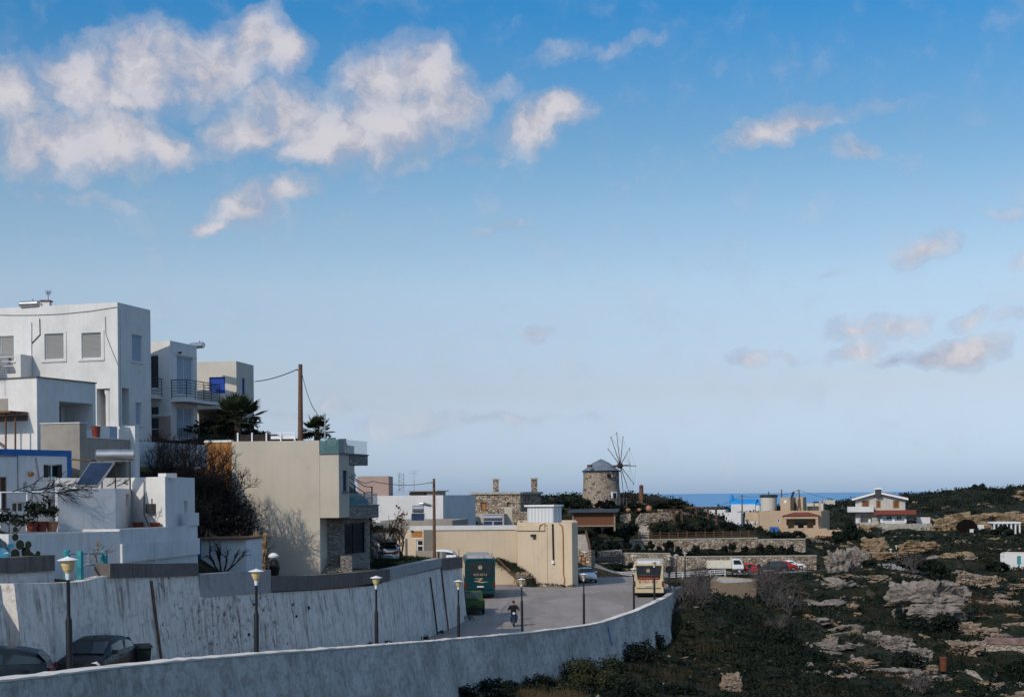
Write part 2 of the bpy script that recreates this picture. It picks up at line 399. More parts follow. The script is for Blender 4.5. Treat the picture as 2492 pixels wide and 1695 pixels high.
mid = cloud([(1950, 340, 70, 38, 0), (2040, 812, 50, 22, 0), (2050, 735, 85, 28, 5),
             (1945, 740, 85, 28, 12), (2210, 722, 55, 24, 15), (1940, 787, 95, 26, 12), (1695, 817, 58, 28, 0), (2095, 572, 95, 36, 12), (1215, 752, 50, 22, 20)], .58)
faint = cloud([(560, 210, 170, 60, 8), (430, 350, 110, 45, 0), (1075, 310, 90, 60, 0), (1270, 125, 105, 42, 20), (1400, 105, 160, 30, 12), (1120, 200, 90, 40, 0), (1100, 370, 80, 30, 0),
               (1950, 255, 130, 28, 10), (265, 468, 60, 20, -5), (2290, 482, 70, 22, 0), (2310, 600, 60, 28, 0), (1880, 628, 60, 22, 0), (1800, 795, 90, 26, 0),
               (900, 972, 250, 34, 0), (1130, 955, 330, 30, 0), (700, 930, 260, 24, 0), (1135, 525, 110, 22, 8), (2310, 715, 60, 22, 0), (150, 450, 150, 30, 0)], .30)
dens = W.math('MAXIMUM', W.math('MAXIMUM', dense, mid1), W.math('MAXIMUM', mid, faint))
n1 = W.noise(aew, 34, 8, .58); n2 = W.noise(ae, 9, 4, .5)
ero = W.math('ADD', dens, W.math('MULTIPLY', W.math('SUBTRACT', n1, .5), .74))
alpha = W.ramp(ero, [(.04, 0.0), (.28, .36), (.60, .84), (.95, .98)], 'EASE')
# thick parts are lit white, thin parts and undersides stay grey-lilac
sh = W.n('ShaderNodeVectorMath', operation='ADD'); W.l(aew, sh.inputs[0]); sh.inputs[1].default_value = (-.012, .014, 0)
n3 = W.noise(sh.outputs[0], 34, 6, .58)
lit = W.math('ADD', W.math('MULTIPLY', W.math('SUBTRACT', n1, n3), 2.6), W.math('MULTIPLY', dens, .82))
lit = W.math('ADD', lit, W.math('MULTIPLY', W.math('SUBTRACT', n2, .5), .9))
ccol = W.ramp(lit, [(.08, CL_D), (.38, CL_M), (.82, CL_L)])
cs = W.n('ShaderNodeVectorMath', operation='SCALE'); W.l(ccol, cs.inputs[0]); cs.inputs['Scale'].default_value = 1.0 / SKY_S
up = W.ramp(el, [(.0, 0.0), (.02, 1.0)])
near = W.ramp(dens, [(.015, 0.0), (.14, 1.0)], 'EASE')
fin = W.mix(W.math('MULTIPLY', W.math('MULTIPLY', alpha, near), up), skc, cs.outputs[0])
W.l(fin, bg.inputs['Color'])

# ------------------------------------------------------------------ the lie of the land
def poly_interp(xs, ys, x): return np.interp(x, xs, ys)
RW = [(-200, 38), (36, 43), (230, 48), (330, 51), (500, 57), (650, 62), (825, 70), (950, 79), (1050, 91), (1125, 103)]      # face of the long wall left of the road (px, d)
FW = [(-330, 24), (0, 31), (168, 34.5), (322, 38.5), (643, 47), (915, 60.5), (1115, 77), (1287, 87.5), (1420, 96.5), (1501, 102.5), (1550, 106), (1608, 110.5), (1620, 111.5)]
rwx = [XY(*a).x for a in RW]; rwd = [a[1] for a in RW]
fwx = [XY(*a).x for a in FW]; fwd = [a[1] for a in FW]
def left_edge(d): return np.interp(d, rwd + [112, 122, 133, 150], rwx + [-5.2, -7.0, -8.0, -9.0])
def right_edge(d): return np.interp(d, fwd + [117, 125, 132, 143, 150], fwx + [12.8, 14.3, 15.0, 14.5, 14])
def zroad(d): return np.interp(d, [20, 31, 37, 45, 48, 62, 72, 85, 98, 105, 117, 130, 150], [-5.0, -5.3, -5.5, -5.85, -6.15, -7.35, -7.8, -8.7, -8.98, -8.9, -8.5, -8.6, -8.7])
class RBF:
    def __init__(s, pts):
        s.p = np.array([(q[0] / q[1] * 4, math.log(q[1]) * 2.2) for q in pts]); z = np.array([q[2] for q in pts])
        n = len(pts); A = np.zeros((n + 3, n + 3))
        A[:n, :n] = np.linalg.norm(s.p[:, None] - s.p[None], axis=2) - 1e-9
        A[:n, :n] += np.eye(n) * -.0008
        A[:n, n] = A[n, :n] = 1; A[:n, n + 1:] = s.p; A[n + 1:, :n] = s.p.T
        s.w = np.linalg.solve(A, np.concatenate([z, np.zeros(3)])); s.n = n
    def __call__(s, x, y):
        q = np.stack([np.asarray(x) / y * 4, np.log(y) * 2.2], -1)
        out = np.zeros(len(q))
        for i in range(s.n): out += s.w[i] * np.hypot(q[:, 0] - s.p[i, 0], q[:, 1] - s.p[i, 1])
        return out + s.w[s.n] + q @ s.w[s.n + 1:]
far = [(1500, 1402, 205), (1750, 1398, 205), (2000, 1388, 205), (1440, 1398, 200), (1560, 1391, 215), (1750, 1391, 215), (1900, 1390, 214), (1990, 1388, 222), (1700, 1413, 172),
       (1500, 1390, 221), (1950, 1385, 221), (1500, 1351, 225.2), (1800, 1354, 225.2), (1960, 1354, 225.2), (1500, 1349, 229.6), (1650, 1348, 229.6), (1800, 1347, 229.6), (1950, 1346, 229), (1500, 1392, 221.6), (1650, 1394, 221.6), (1800, 1395, 221.6), (1950, 1394, 221.6),
       (1500, 1312, 233.4), (1600, 1311, 233.4), (1700, 1310, 233.4), (1830, 1309, 233.4), (1900, 1314, 232.5), (1600, 1290, 237), (1700, 1290, 238), (1780, 1285, 240), (1540, 1252, 243), (1640, 1234, 247), (1440, 1290, 234),
       (1465, 1217, 245), (1420, 1218, 246), (1600, 1214, 249), (1520, 1216, 246), (1660, 1222, 250), (1720, 1252, 252), (1780, 1285, 254), (1380, 1222, 244), (1330, 1240, 242),
       (1240, 1262, 240), (1150, 1265, 240), (1080, 1250, 240), (1000, 1235, 240), (1340, 1335, 205), (1395, 1386, 190), (1430, 1410, 165), (1500, 1408, 172), (1470, 1400, 190), (1300, 1300, 180),
       (1850, 1306, 285), (1960, 1315, 280), (2040, 1312, 280), (1800, 1275, 300), (1850, 1255, 330), (1780, 1252, 345), (1700, 1262, 320), (1950, 1250, 340),
       (2080, 1283, 312), (2230, 1283, 312), (2150, 1274, 318), (2100, 1320, 262), (2080, 1345, 245), (2250, 1320, 255), (2350, 1335, 245), (2470, 1350, 235),
       (2160, 1378, 212), (2240, 1375, 214), (2100, 1372, 213), (2300, 1390, 212), (2450, 1390, 212), (2330, 1300, 300), (2480, 1302, 300), (2280, 1282, 312),
       (2300, 1256, 325), (2400, 1256, 325), (2480, 1248, 325), (2300, 1218, 380), (2480, 1205, 390), (2080, 1228, 400), (2200, 1206, 430), (2350, 1192, 430), (2492, 1185, 430), (2700, 1178, 430), (2900, 1180, 430), (2040, 1222, 440),
       (1980, 1235, 440), (2150, 1385, 200), (2020, 1392, 200)]
fardrop = [(x, d, z) for d, z in ((520, -14), (620, -34), (800, -52)) for x in (-260, -120, 0, 60, 120, 220, 330)]
base_r = [(1150, 1690, 79), (1230, 1674, 83), (1290, 1662, 86), (1400, 1642, 94), (1500, 1608, 101.6), (1585, 1578, 108), (1625, 1553, 112), (1040, 1712, 71), (800, 1860, 55), (500, 2000, 43),
          (1650, 1470, 125), (1690, 1440, 140), (1560, 1419, 143), (1480, 1416, 145), (1700, 1692, 92), (1400, 1692, 84), (1500, 1692, 88), (1300, 1700, 80), (2000, 1692, 95), (2250, 1692, 103), (2492, 1692, 105), (2700, 1700, 105),
          (1700, 1600, 108), (1900, 1605, 111), (2050, 1645, 108), (2200, 1622, 120), (2400, 1622, 124), (2600, 1620, 124), (1750, 1525, 126), (1900, 1530, 130), (2060, 1570, 126), (2200, 1545, 140), (2400, 1552, 143),
          (1750, 1455, 146), (1900, 1455, 152), (2100, 1480, 157), (2300, 1500, 160), (2480, 1482, 166), (1800, 1418, 172), (1950, 1412, 180), (2100, 1405, 188), (2250, 1432, 186), (2450, 1425, 194), (2700, 1420, 190)]
near_r = [(6, 20, -12), (20, 20, -13), (0, 40, -12.2), (20, 45, -13.5), (40, 60, -14.5), (-10, 15, -11), (-3, 60, -12.4), (-12, 32, -11.5), (-10, 50, -11.6), (-5, 85, -11.5), (2, 105, -11), (4, 120, -9.2), (10, 128, -8.95), (5, 140, -8.9), (-4, 122, -8.95), (-4, 140, -8.95), (12, 140, -8.9), (14.2, 117, -9.0), (16, 122, -8.75), (17, 130, -8.75), (17.5, 138, -8.8), (13.6, 113.5, -9.8)]
bank = [(1297, 1429, 133.5), (1250, 1413, 140), (1205, 1404, 147), (1285, 1396, 136.5), (1260, 1376, 137.5), (1215, 1362, 138.5), (1160, 1352, 139.5), (1100, 1350, 141), (1240, 1352, 150), (1100, 1345, 155)]
tr3 = lambda L: [(P(*q).x, q[2], P(*q).z) for q in L]
HR = RBF(tr3(far) + fardrop + tr3(base_r) + near_r + tr3(bank))
base_l = [(-300, 1480, 40), (36, 1425, 44.5), (230, 1424, 50), (400, 1400, 55), (500, 1404, 59), (650, 1408, 64), (825, 1400, 72), (950, 1375, 81), (1050, 1358, 94), (1110, 1353, 108),
          (60, 1430, 48), (230, 1428, 51.5), (470, 1410, 57.5), (540, 1408, 61.5), (605, 1404, 66), (620, 1400, 70.5), (660, 1402, 72.5), (700, 1402, 73), (760, 1401, 74), (640, 1396, 76), (605, 1335, 71.6), (585, 1290, 72.4), (562, 1235, 73), (560, 1330, 69), (480, 1300, 66), (400, 1215, 68), (500, 1205, 72), (450, 1120, 72),
          (60, 1298, 57), (120, 1296, 59), (0, 1303, 55), (-100, 1310, 52), (200, 1215, 63), (330, 1190, 66), (100, 1115, 72), (300, 1098, 75), (450, 1090, 78), (560, 1076, 83), (700, 1069, 88), (760, 1069, 90), (690, 1069, 98), (820, 1345, 92), (880, 1388, 82), (905, 1372, 86), (930, 1362, 97), (900, 1352, 106), (850, 1345, 101),
          (-200, 1100, 60), (-200, 1000, 110), (200, 1040, 120), (500, 1080, 112), (640, 1090, 108), (570, 1080, 94), (650, 1078, 96), (760, 1120, 112), (900, 1385, 78), (860, 1385, 76), (930, 1358, 106), (1000, 1352, 108), (960, 1340, 122), (1040, 1342, 124), (1090, 1346, 128),
          (850, 1330, 110), (900, 1300, 130), (860, 1330, 118), (1000, 1250, 200), (900, 1260, 160)]
near_l = [(-25, 20, -2), (-16, 25, -2.4), (-40, 30, 0), (-60, 60, 6)]
HL = RBF(tr3(far) + fardrop + tr3(base_l) + near_l + tr3(bank[3:]))
def fbm(x, y, s, o=3):
    out = np.zeros(len(x)); a = 1.0
    for k in range(o):
        f = s * 2 ** k
        out += a * np.array([mnoise.noise((px_ * f, py_ * f, 3.1 * k)) for px_, py_ in zip(x, y)]); a *= .5
    return out
def side(x, y):
    """0 on the road/valley side, 1 behind the long retaining wall"""
    e = np.interp(y, rwd + [112, 122, 133, 150, 240], rwx + [-5.2, -7.0, -8.0, -9.0, -14])
    w = np.interp(y, [100, 106, 125], [.7, 1.0, 9.0])
    return np.clip((e - .35 - x) / w, 0, 1)
def H(x, y):
    s = side(x, y); s = s * s * (3 - 2 * s)
    z = HR(x, y) * (1 - s) + HL(x, y) * s
    # worn rock ledges on the right-hand slope
    a = x / y; m = np.clip((a - .19) / .05, 0, 1) * np.clip((y - 100) / 15, 0, 1) * np.clip((268 - y) / 25, 0, 1) * (1 - np.clip(1 - np.abs(y - 212) / 16, 0, 1) * np.clip((.32 - a) / .02, 0, 1))
    if m.max() > 0:
        k = np.nonzero(m > 0)[0]; q = np.array([1.5 * mnoise.noise((x[i] * .045, y[i] * .045, 2.0)) + .7 * mnoise.noise((x[i] * .16, y[i] * .16, 7.0)) for i in k]); S = 2.1
        t = (z[k] + q + .03 * (y[k] - 150)) / S; f = t - np.floor(t); f2 = np.clip((f - .38) / .24, 0, 1); f2 = f2 * f2 * (3 - 2 * f2); amp_ = np.array([.55 + .6 * mnoise.noise((x[i] * .03, y[i] * .03, 11.0)) for i in k])
        z = z.copy(); z[k] += (f2 - f) * S * m[k] * np.clip(amp_, 0, 1)
    return z
def Hz(x, y): return float(H(np.array([x]), np.array([y]))[0])

# ground sheet: fine rows near, coarse far
ds = [14.0]
while ds[-1] < 800: ds.append(ds[-1] * ((1.0045 if 205 < ds[-1] < 240 else 1.0085) if ds[-1] < 470 else 1.05))
ds = np.array(ds)
pxs = np.concatenate([np.linspace(-2600, -200, 40), np.arange(-190, 2690, 12.0), np.linspace(2700, 5200, 40)])
gx = ((pxs[None, :] - CX) / F * ds[:, None]).ravel(); gy = np.repeat(ds, len(pxs))
gz = H(gx, gy)
vis = (side(gx, gy) < .5)
amp = np.where(vis, np.interp(gy, [60, 110, 250, 430], [.12, .28, .55, .9]), .08)
flat = ((gy > 196) & (gy < 236) & (gx > 6) & (gx < 62)) | ((gx > left_edge(gy) - 1) & (gx < right_edge(gy) + 2.0) & (gy < 152)) | ((gy > 225) & (gy < 232) & (gx < 50))
amp = np.where(flat, .03, amp)
fb = fbm(gx, gy, .11, 2) + .7 * fbm(gx, gy, .45, 2)
gz = gz + amp * fb
inroad = (gx > left_edge(gy) - .2) & (gx < right_edge(gy) + .1) & (gy < 150)
gz = np.where(inroad, np.minimum(gz, zroad(gy) - .12), gz)
nc, nr = len(pxs), len(ds)
idx = np.arange(nr * nc).reshape(nr, nc)
Q = np.stack([idx[:-1, :-1], idx[:-1, 1:], idx[1:, 1:], idx[1:, :-1]], -1).reshape(-1, 4)
gm, t = newmat('scrubland_soil'); setp(t, .95, .08)
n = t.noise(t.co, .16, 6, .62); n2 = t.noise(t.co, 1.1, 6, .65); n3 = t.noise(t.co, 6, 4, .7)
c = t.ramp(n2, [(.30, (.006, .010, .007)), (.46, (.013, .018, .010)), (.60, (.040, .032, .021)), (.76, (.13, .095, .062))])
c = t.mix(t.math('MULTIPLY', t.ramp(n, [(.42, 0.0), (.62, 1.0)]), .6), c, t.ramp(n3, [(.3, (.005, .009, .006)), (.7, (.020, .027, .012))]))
geo = t.n('ShaderNodeNewGeometry'); sepn = t.n('ShaderNodeSeparateXYZ'); t.l(geo.outputs['Normal'], sepn.inputs[0])
steep = t.ramp(t.math('ADD', sepn.outputs[2], t.math('MULTIPLY', t.math('SUBTRACT', n2, .5), .5)), [(.60, 1.0), (.84, 0.0)])
c = t.mix(t.math('MULTIPLY', steep, .85), c, t.ramp(n3, [(.3, (.12, .085, .055)), (.7, (.30, .225, .15))]))
t.l(c, t.b.inputs['Base Color']); bump(t, t.math('ADD', n2, t.math('MULTIPLY', n3, .5)), .12, .8)
g = np_mesh('ground', np.stack([gx, gy, gz], -1), Q, gm, smooth=True); tag(g, kind='structure')
def Gz(x, y):
    return float(H(np.array([x]), np.array([y]))[0])

# sea
sm, t = newmat('sea_water'); setp(t, .32, .35)
t.l(t.mix(t.ramp(t.noise(t.mapping(t.co, scale=(.02, .004, 1)), 1.0, 5), [(.35, 0.0), (.65, 1.0)]), (.015, .16, .37), (.022, .20, .42)), t.b.inputs['Base Color'])
bump(t, t.noise(t.mapping(t.co, scale=(.05, .02, 1)), 1.0, 4), .8, .6)
m = MB(); m.quad((-250000, 430, -45), (250000, 430, -45), (250000, 400000, -45), (-250000, 400000, -45))
tag(m.build('sea', sm), kind='structure')

# road: worn pale asphalt between the two walls
rm, t = newmat('worn_asphalt'); setp(t, .9, .15)
n = t.noise(t.co, .35, 5, .6); n2 = t.noise(t.co, 3.2, 6, .7); n3 = t.noise(t.co, 30, 3, .6)
c = t.ramp(n, [(.3, (.245, .212, .195)), (.7, (.325, .287, .262))])
c = t.mix(t.math('MULTIPLY', t.ramp(n2, [(.5, 0.0), (.7, 1.0)]), .35), c, (.17, .15, .142))
c = t.mix(t.math('MULTIPLY', n3, .3), c, (.15, .145, .14))
trk = t.noise(t.mapping(t.co, scale=(.85, .05, 1)), 1.0, 4, .6, .3)
c = t.mix(t.math('MULTIPLY', t.ramp(trk, [(.48, 0.0), (.66, 1.0)]), .45), c, (.175, .155, .142))
oil = t.noise(t.co, 1.1, 6, .6)
c = t.mix(t.math('MULTIPLY', t.ramp(oil, [(.64, 0.0), (.72, 1.0)]), .55), c, (.10, .09, .085))
# patches and tyre-worn lanes
v = t.n('ShaderNodeTexVoronoi', i_Scale=.23); t.l(t.mapping(t.co, scale=(1, .45, 1)), v.inputs['Vector'])
sepc = t.n('ShaderNodeSeparateColor'); t.l(v.outputs['Color'], sepc.inputs[0])
c = t.mix(t.math('MULTIPLY', t.ramp(sepc.outputs[0], [(.72, 0.0), (.74, 1.0)], 'CONSTANT'), .35), c, (.15, .143, .14))
t.l(c, t.b.inputs['Base Color']); bump(t, t.math('ADD', n2, n3), .02, .5)
MT['asphalt'] = rm
rd = np.concatenate([np.arange(18, 100, 1.0), np.arange(100, 151, 1.0)])
rl = left_edge(rd) - .25; rr = right_edge(rd) - .02
k = 14; tt = np.linspace(0, 1, k)
X = rl[:, None] * (1 - tt) + rr[:, None] * tt; Y = np.repeat(rd, k); Zr = np.repeat(zroad(rd), k)
idx = np.arange(len(rd) * k).reshape(-1, k)
Q = np.stack([idx[:-1, :-1], idx[:-1, 1:], idx[1:, 1:], idx[1:, :-1]], -1).reshape(-1, 4)
tag(np_mesh('road', np.stack([X.ravel(), Y, Zr], -1), Q, rm, smooth=True), kind='structure')
# far road in front of the stone terraces, and the bend of road at the right
m = MB()
def strip(m, pts, w, dz=.12):
    pr = None
    for (px, py, d), ww in zip(pts, w):
        p = P(px, py, d)
        a, b = p + Vector((0, -ww / 2, 0)), p + Vector((0, ww / 2, 0))
        if pr:
            n = 12
            for k in range(n):
                for j in range(6):
                    q = [pr[0].lerp(a, k / n).lerp(pr[1].lerp(b, k / n), j / 6), pr[0].lerp(a, (k + 1) / n).lerp(pr[1].lerp(b, (k + 1) / n), j / 6), pr[0].lerp(a, (k + 1) / n).lerp(pr[1].lerp(b, (k + 1) / n), (j + 1) / 6), pr[0].lerp(a, k / n).lerp(pr[1].lerp(b, k / n), (j + 1) / 6)]
                    hz = H(np.array([v.x for v in q]), np.array([v.y for v in q])) + dz
                    m.quad(*[(v.x, v.y, z) for v, z in zip(q, hz)])
        pr = (a, b)
strip(m, [(1380, 1393.5, 206), (1440, 1394, 210), (1560, 1392, 213), (1700, 1392, 213), (1850, 1391, 213), (2000, 1389, 213), (2080, 1384, 213)], [16, 15, 13, 13, 13, 12, 10], .10)
farroad = m.build('far_road', rm); tag(farroad, kind='structure')
m = MB()
strip(m, [(2096, 1375, 213), (2140, 1375, 212), (2180, 1374, 212), (2204, 1374, 211)], [9, 14, 16, 16], .10)
tag(m.build('bend_road', rm), kind='structure')
# ------------------------------------------------------------------ house kit
class Seg:
    def __init__(s, a, b):
        s.a = Vector((a.x, a.y, 0)); s.b = Vector((b.x, b.y, 0)); d = s.b - s.a; s.L = d.length
        s.A = d.normalized(); s.B = Vector((-s.A.y, s.A.x, 0))
    def w(s, u, t, z): p = s.a + s.A * u + s.B * t; return Vector((p.x, p.y, z))
    def px(s, px, py):
        D = P(px, py, 1.0); t = s.a.dot(s.B) / (D.x * s.B.x + D.y * s.B.y); p = D * t
        return (Vector((p.x, p.y, 0)) - s.a).dot(s.A), p.z
    def rect(s, x0, y0, x1, y1):
        a = s.px(x0, y0); b = s.px(x1, y1); c = s.px(x0, y1); d = s.px(x1, y0)
        return min(a[0], b[0]), max(a[0], b[0]), (b[1] + c[1]) / 2, (a[1] + d[1]) / 2
def skin(m, sg, z0, z1, holes, mi=0, ztop=None):
    us = sorted({0.0, sg.L, *[h[0] for h in holes], *[h[1] for h in holes]}); zs = sorted({z0, z1, *[h[2] for h in holes], *[h[3] for h in holes]})
    us = [u for u in us if -1e-6 <= u <= sg.L + 1e-6]; zs = [z for z in zs if z0 - 1e-6 <= z <= z1 + 1e-6]
    for u0, u1 in zip(us[:-1], us[1:]):
        for a, b in zip(zs[:-1], zs[1:]):
            cu, cz = (u0 + u1) / 2, (a + b) / 2
            if any(h[0] < cu < h[1] and h[2] < cz < h[3] for h in holes): continue
            m.quad(sg.w(u0, 0, a), sg.w(u1, 0, a), sg.w(u1, 0, b), sg.w(u0, 0, b), mi)
    for (u0, u1, a, b, dp, bk) in holes:
        c0 = [sg.w(u0, 0, a), sg.w(u1, 0, a), sg.w(u1, 0, b), sg.w(u0, 0, b)]; c1 = [sg.w(u0, dp, a), sg.w(u1, dp, a), sg.w(u1, dp, b), sg.w(u0, dp, b)]
        for i in range(4): m.quad(c0[i], c1[i], c1[(i + 1) % 4], c0[(i + 1) % 4], mi)
        if bk: m.quad(*c1, mi)
def inset(poly, t):
    n = len(poly); out = []
    cx = sum(p.x for p in poly) / n; cy = sum(p.y for p in poly) / n
    for i in range(n):
        p0, p1, p2 = poly[i - 1], poly[i], poly[(i + 1) % n]
        d1 = (p1 - p0).normalized(); d2 = (p2 - p1).normalized()
        n1 = Vector((-d1.y, d1.x, 0)); n2 = Vector((-d2.y, d2.x, 0))
        b = n1 + n2; k = b.dot(n1)
        out.append(p1 + b * (t / max(k, .3)))
    return out
def window(sg, rc, parent, kind='win', mat=None, fmat=None, depth=.14, mull=1, fw=.06, sill=True, trans=0, label=None, name='window'):
    u0, u1, z0, z1 = rc
    f = MB(); t0 = depth - .05; t1 = depth + .02
    f.obox(sg.a, sg.A, sg.B, u0, u0 + fw, t0, t1, z0, z1); f.obox(sg.a, sg.A, sg.B, u1 - fw, u1, t0, t1, z0, z1)
    f.obox(sg.a, sg.A, sg.B, u0 + fw, u1 - fw, t0, t1, z1 - fw, z1); f.obox(sg.a, sg.A, sg.B, u0 + fw, u1 - fw, t0, t1, z0, z0 + fw)
    for i in range(mull):
        c = u0 + (u1 - u0) * (i + 1) / (mull + 1); f.obox(sg.a, sg.A, sg.B, c - fw / 2, c + fw / 2, t0 + .004, t1, z0 + fw, z1 - fw)
    for i in range(trans):
        c = z0 + (z1 - z0) * (i + 1) / (trans + 1); f.obox(sg.a, sg.A, sg.B, u0 + fw, u1 - fw, t0 + .008, t1, c - fw / 2, c + fw / 2)
    o = f.build(name, fmat or MT['frame'], parent)
    if label: o['label'] = label
    p = MB(); dp = depth - .035 if kind == 'shut' else depth
    p.obox(sg.a, sg.A, sg.B, u0 + .01, u1 - .01, dp, depth + .035, z0 + .01, z1 - .01)
    p.build('shutter' if kind == 'shut' else ('panel' if kind == 'door' else 'pane'), mat or MT['glass'], o)
    if sill:
        s_ = MB(); s_.obox(sg.a, sg.A, sg.B, u0 - .1, u1 + .1, -.06, .02, z0 - .07, z0 - .003); s_.build('sill', fmat or MT['frame'], o)
    return o
def house(name, label, cat, pts, ztop, z0, mat, back=None, holes=None, par=.22, drop=.3, roofmat=None, root=None, wname='wall', group=None, bsegs=None):
    P0 = [XY(*p) if isinstance(p, tuple) else p for p in pts]
    segs = [Seg(a, b) for a, b in zip(P0[:-1], P0[1:])]
    if back is None: extra = [P0[0] + (P0[-1] - P0[-2])]
    elif isinstance(back, (int, float)): extra = [P0[-1] + segs[0].B * back, P0[0] + segs[0].B * back]
    else: extra = [XY(*p) for p in back]
    poly = P0 + extra
    if not isinstance(ztop, (int, float)): ztop = Zp(*ztop)
    if not isinstance(z0, (int, float)): z0 = Zp(*z0)
    if root is None:
        root = thing(name, label, cat, (segs[0].b.x, segs[0].b.y, z0), group)
    m = MB(); wins = []
    for i, sg in enumerate(segs):
        hs = []
        for h in (holes or {}).get(i, []):
            rc = sg.rect(*h[:4]); kind = h[4]; op = h[5] if len(h) > 5 else {}
            rc = (max(rc[0], .02), min(rc[1], sg.L - .02), max(rc[2], z0 + .02), min(rc[3], ztop - .05))
            if rc[1] - rc[0] < .05: continue
            dp = op.get('deep', .2)
            hs.append((rc[0], rc[1], rc[2], rc[3], dp, kind == 'void'))
            wins.append((sg, rc, kind, op))
        skin(m, sg, z0, ztop, hs)
    n0 = len(P0)
    for i in range(n0 - 1, len(poly)):
        skin(m, Seg(poly[i], poly[(i + 1) % len(poly)]), z0, ztop, [])
    ins = inset(poly, par); n = len(poly)
    zt = lambda p, z: Vector((p.x, p.y, z))
    for i in range(n):
        j = (i + 1) % n
        m.quad(zt(poly[i], ztop), zt(poly[j], ztop), zt(ins[j], ztop), zt(ins[i], ztop))
        m.quad(zt(ins[i], ztop), zt(ins[j], ztop), zt(ins[j], ztop - drop), zt(ins[i], ztop - drop))
    m.build(wname, mat, root)
    r = MB(); r.prism(ins, ztop - drop - .12, ztop - drop + .004); r.build('roof', roofmat or MT['cement'], root)
    for sg, rc, kind, op in wins:
        if kind == 'void': continue
        window(sg, rc, root, kind, op.get('mat'), op.get('fmat'), op.get('depth', .13), op.get('mull', 1 if kind == 'win' else 0), op.get('fw', .05), op.get('sill', kind != 'door'), op.get('trans', 0), op.get('label'), 'door' if kind == 'door' else 'window')
    root_segs = segs
    return root, segs, ztop
def ray_xy(px, d): return XY(px, d)
def cable(name, pts, r, label=None, cat=None, parent=None, mat=None, sag=0.0, n=10, group=None):
    m = MB()
    for a, b in zip(pts[:-1], pts[1:]):
        pr = Vector(a)
        for i in range(1, n + 1):
            t = i / n; q = Vector(a).lerp(Vector(b), t); q.z -= sag * 4 * t * (1 - t)
            m.tube(pr, q, r, r, 4); pr = q
    o = m.build(name, mat or MT['black'], parent, at=None if parent is not None else pts[0])
    if label: tag(o, label, cat, group)
    return o

# ------------------------------------------------------------------ white three-storey house, top left
SH = dict(mat=MT['shut_grey'])
hw, sg, zt = house('tall_white_house', 'tall white cube house with grey roller shutters, the highest building on the left', 'house',
    [(-60, 76.35), (290, 74), (370, 77.2)], (290, 735, 74), 1.8, MT['white'],
    holes={0: [(0, 817, 34, 880, 'shut', SH), (108, 811, 155, 875, 'shut', SH), (198, 809, 246, 872, 'shut', SH), (235, 945, 268, 1040, 'void', dict(deep=.9))],
           1: [(321, 815, 347, 880, 'shut', dict(mat=MT['shut_blue'])), (330, 979, 345, 1035, 'shut', dict(mat=MT['shut_blue'])), (297, 944, 315, 1033, 'void', dict(deep=.8))]})
m = MB(); f = sg[0]
for (a, b, c, d) in ((100, 806, 162, 881), (190, 804, 254, 878)):          # raised plaster surrounds
    u0, u1, z0, z1 = f.rect(a, b, c, d)
    m.obox(f.a, f.A, f.B, u0, u1, -.05, 0.02, z0, z0 + .1); m.obox(f.a, f.A, f.B, u1 - .09, u1, -.035, .02, z0 + .1, z1)
m.build('window_surround', MT['white'], hw)
u, z = f.px(257, 1035); m = MB(); c = f.w(u, .35, 0); m.lathe([(.17, Zp(257, 1040, 74)), (.17, Zp(257, 962, 74)), (.24, Zp(257, 950, 74)), (.24, Zp(257, 946, 74))], (c.x, c.y, 0), 16); m.build('porch_column', MT['white'], hw, smooth=40)
def onf(f, pts, r, name, mat, parent, off=-.03):
    m = MB(); q = [f.w(*(lambda uz: (uz[0], off, uz[1]))(f.px(*p))) for p in pts]; m.path(q, r, 5); return m.build(name, mat, parent)
onf(f, [(-20, 766), (40, 767), (90, 766.5), (150, 764), (220, 757), (285, 747)], .012, 'wall_cable', MT['darkmetal'], hw)
onf(f, [(77, 784), (77, 905)], .03, 'drain_pipe', MT['white_old'], hw); onf(f, [(97, 775), (98, 814), (78, 835)], .022, 'wall_cable', MT['darkmetal'], hw)
onf(f, [(257, 770), (258, 812), (270, 845), (289, 890)], .012, 'wall_cable', MT['darkmetal'], hw)
onf(sg[1], [(293, 752), (294, 1060)], .025, 'drain_pipe', MT['white_old'], hw)
# corner balcony of that house
m = MB(); u0, u1, z0, z1 = f.rect(-40, 867, 22, 925); m.obox(f.a, f.A, f.B, u0, u1, -2.4, -.01, z0, z1); m.build('balcony', MT['white'], hw)
m = MB()
p0 = f.w(u1 + .02, -.9, 0); p1 = f.w(u1 + 1.15, -.9, 0)
for k in range(3):
    z = z1 - .15 - .24 * k; m.tube((p0.x, p0.y, z), (p1.x, p1.y, z), .022, n=6)
m.obox(f.a, f.A, f.B, u1 + 1.15, u1 + 1.45, -1.05, -.02, z0, z1 - .05); m.obox(f.a, f.A, f.B, u1, u1 + 1.15, -1.0, -.75, z0, z1 - 1.05)
m.build('balcony_railing', MT['white'], hw)
def antenna(name, label, base, h, parent=None, bars=3, bw=.5, mat=None):
    m = MB(); b = Vector(base); m.tube(b, b + Vector((0, 0, h)), .02, .014, 6)
    for k in range(bars):
        z = h * (.98 - .13 * k); w_ = bw * (1 - .2 * k)
        m.tube(b + Vector((-w_ / 2, 0, z)), b + Vector((w_ / 2, .06, z)), .010, n=4)
        for e in (-.5, -.2, .2, .5): m.tube(b + Vector((w_ * e, .03, z - .10)), b + Vector((w_ * e, .03, z + .10)), .006, n=4)
    o = m.build(name, mat or MT['darkmetal'], parent, at=None if parent is not None else base)
    if parent is None: tag(o, label, 'antenna', 'television antennas on the roofs')
    return o
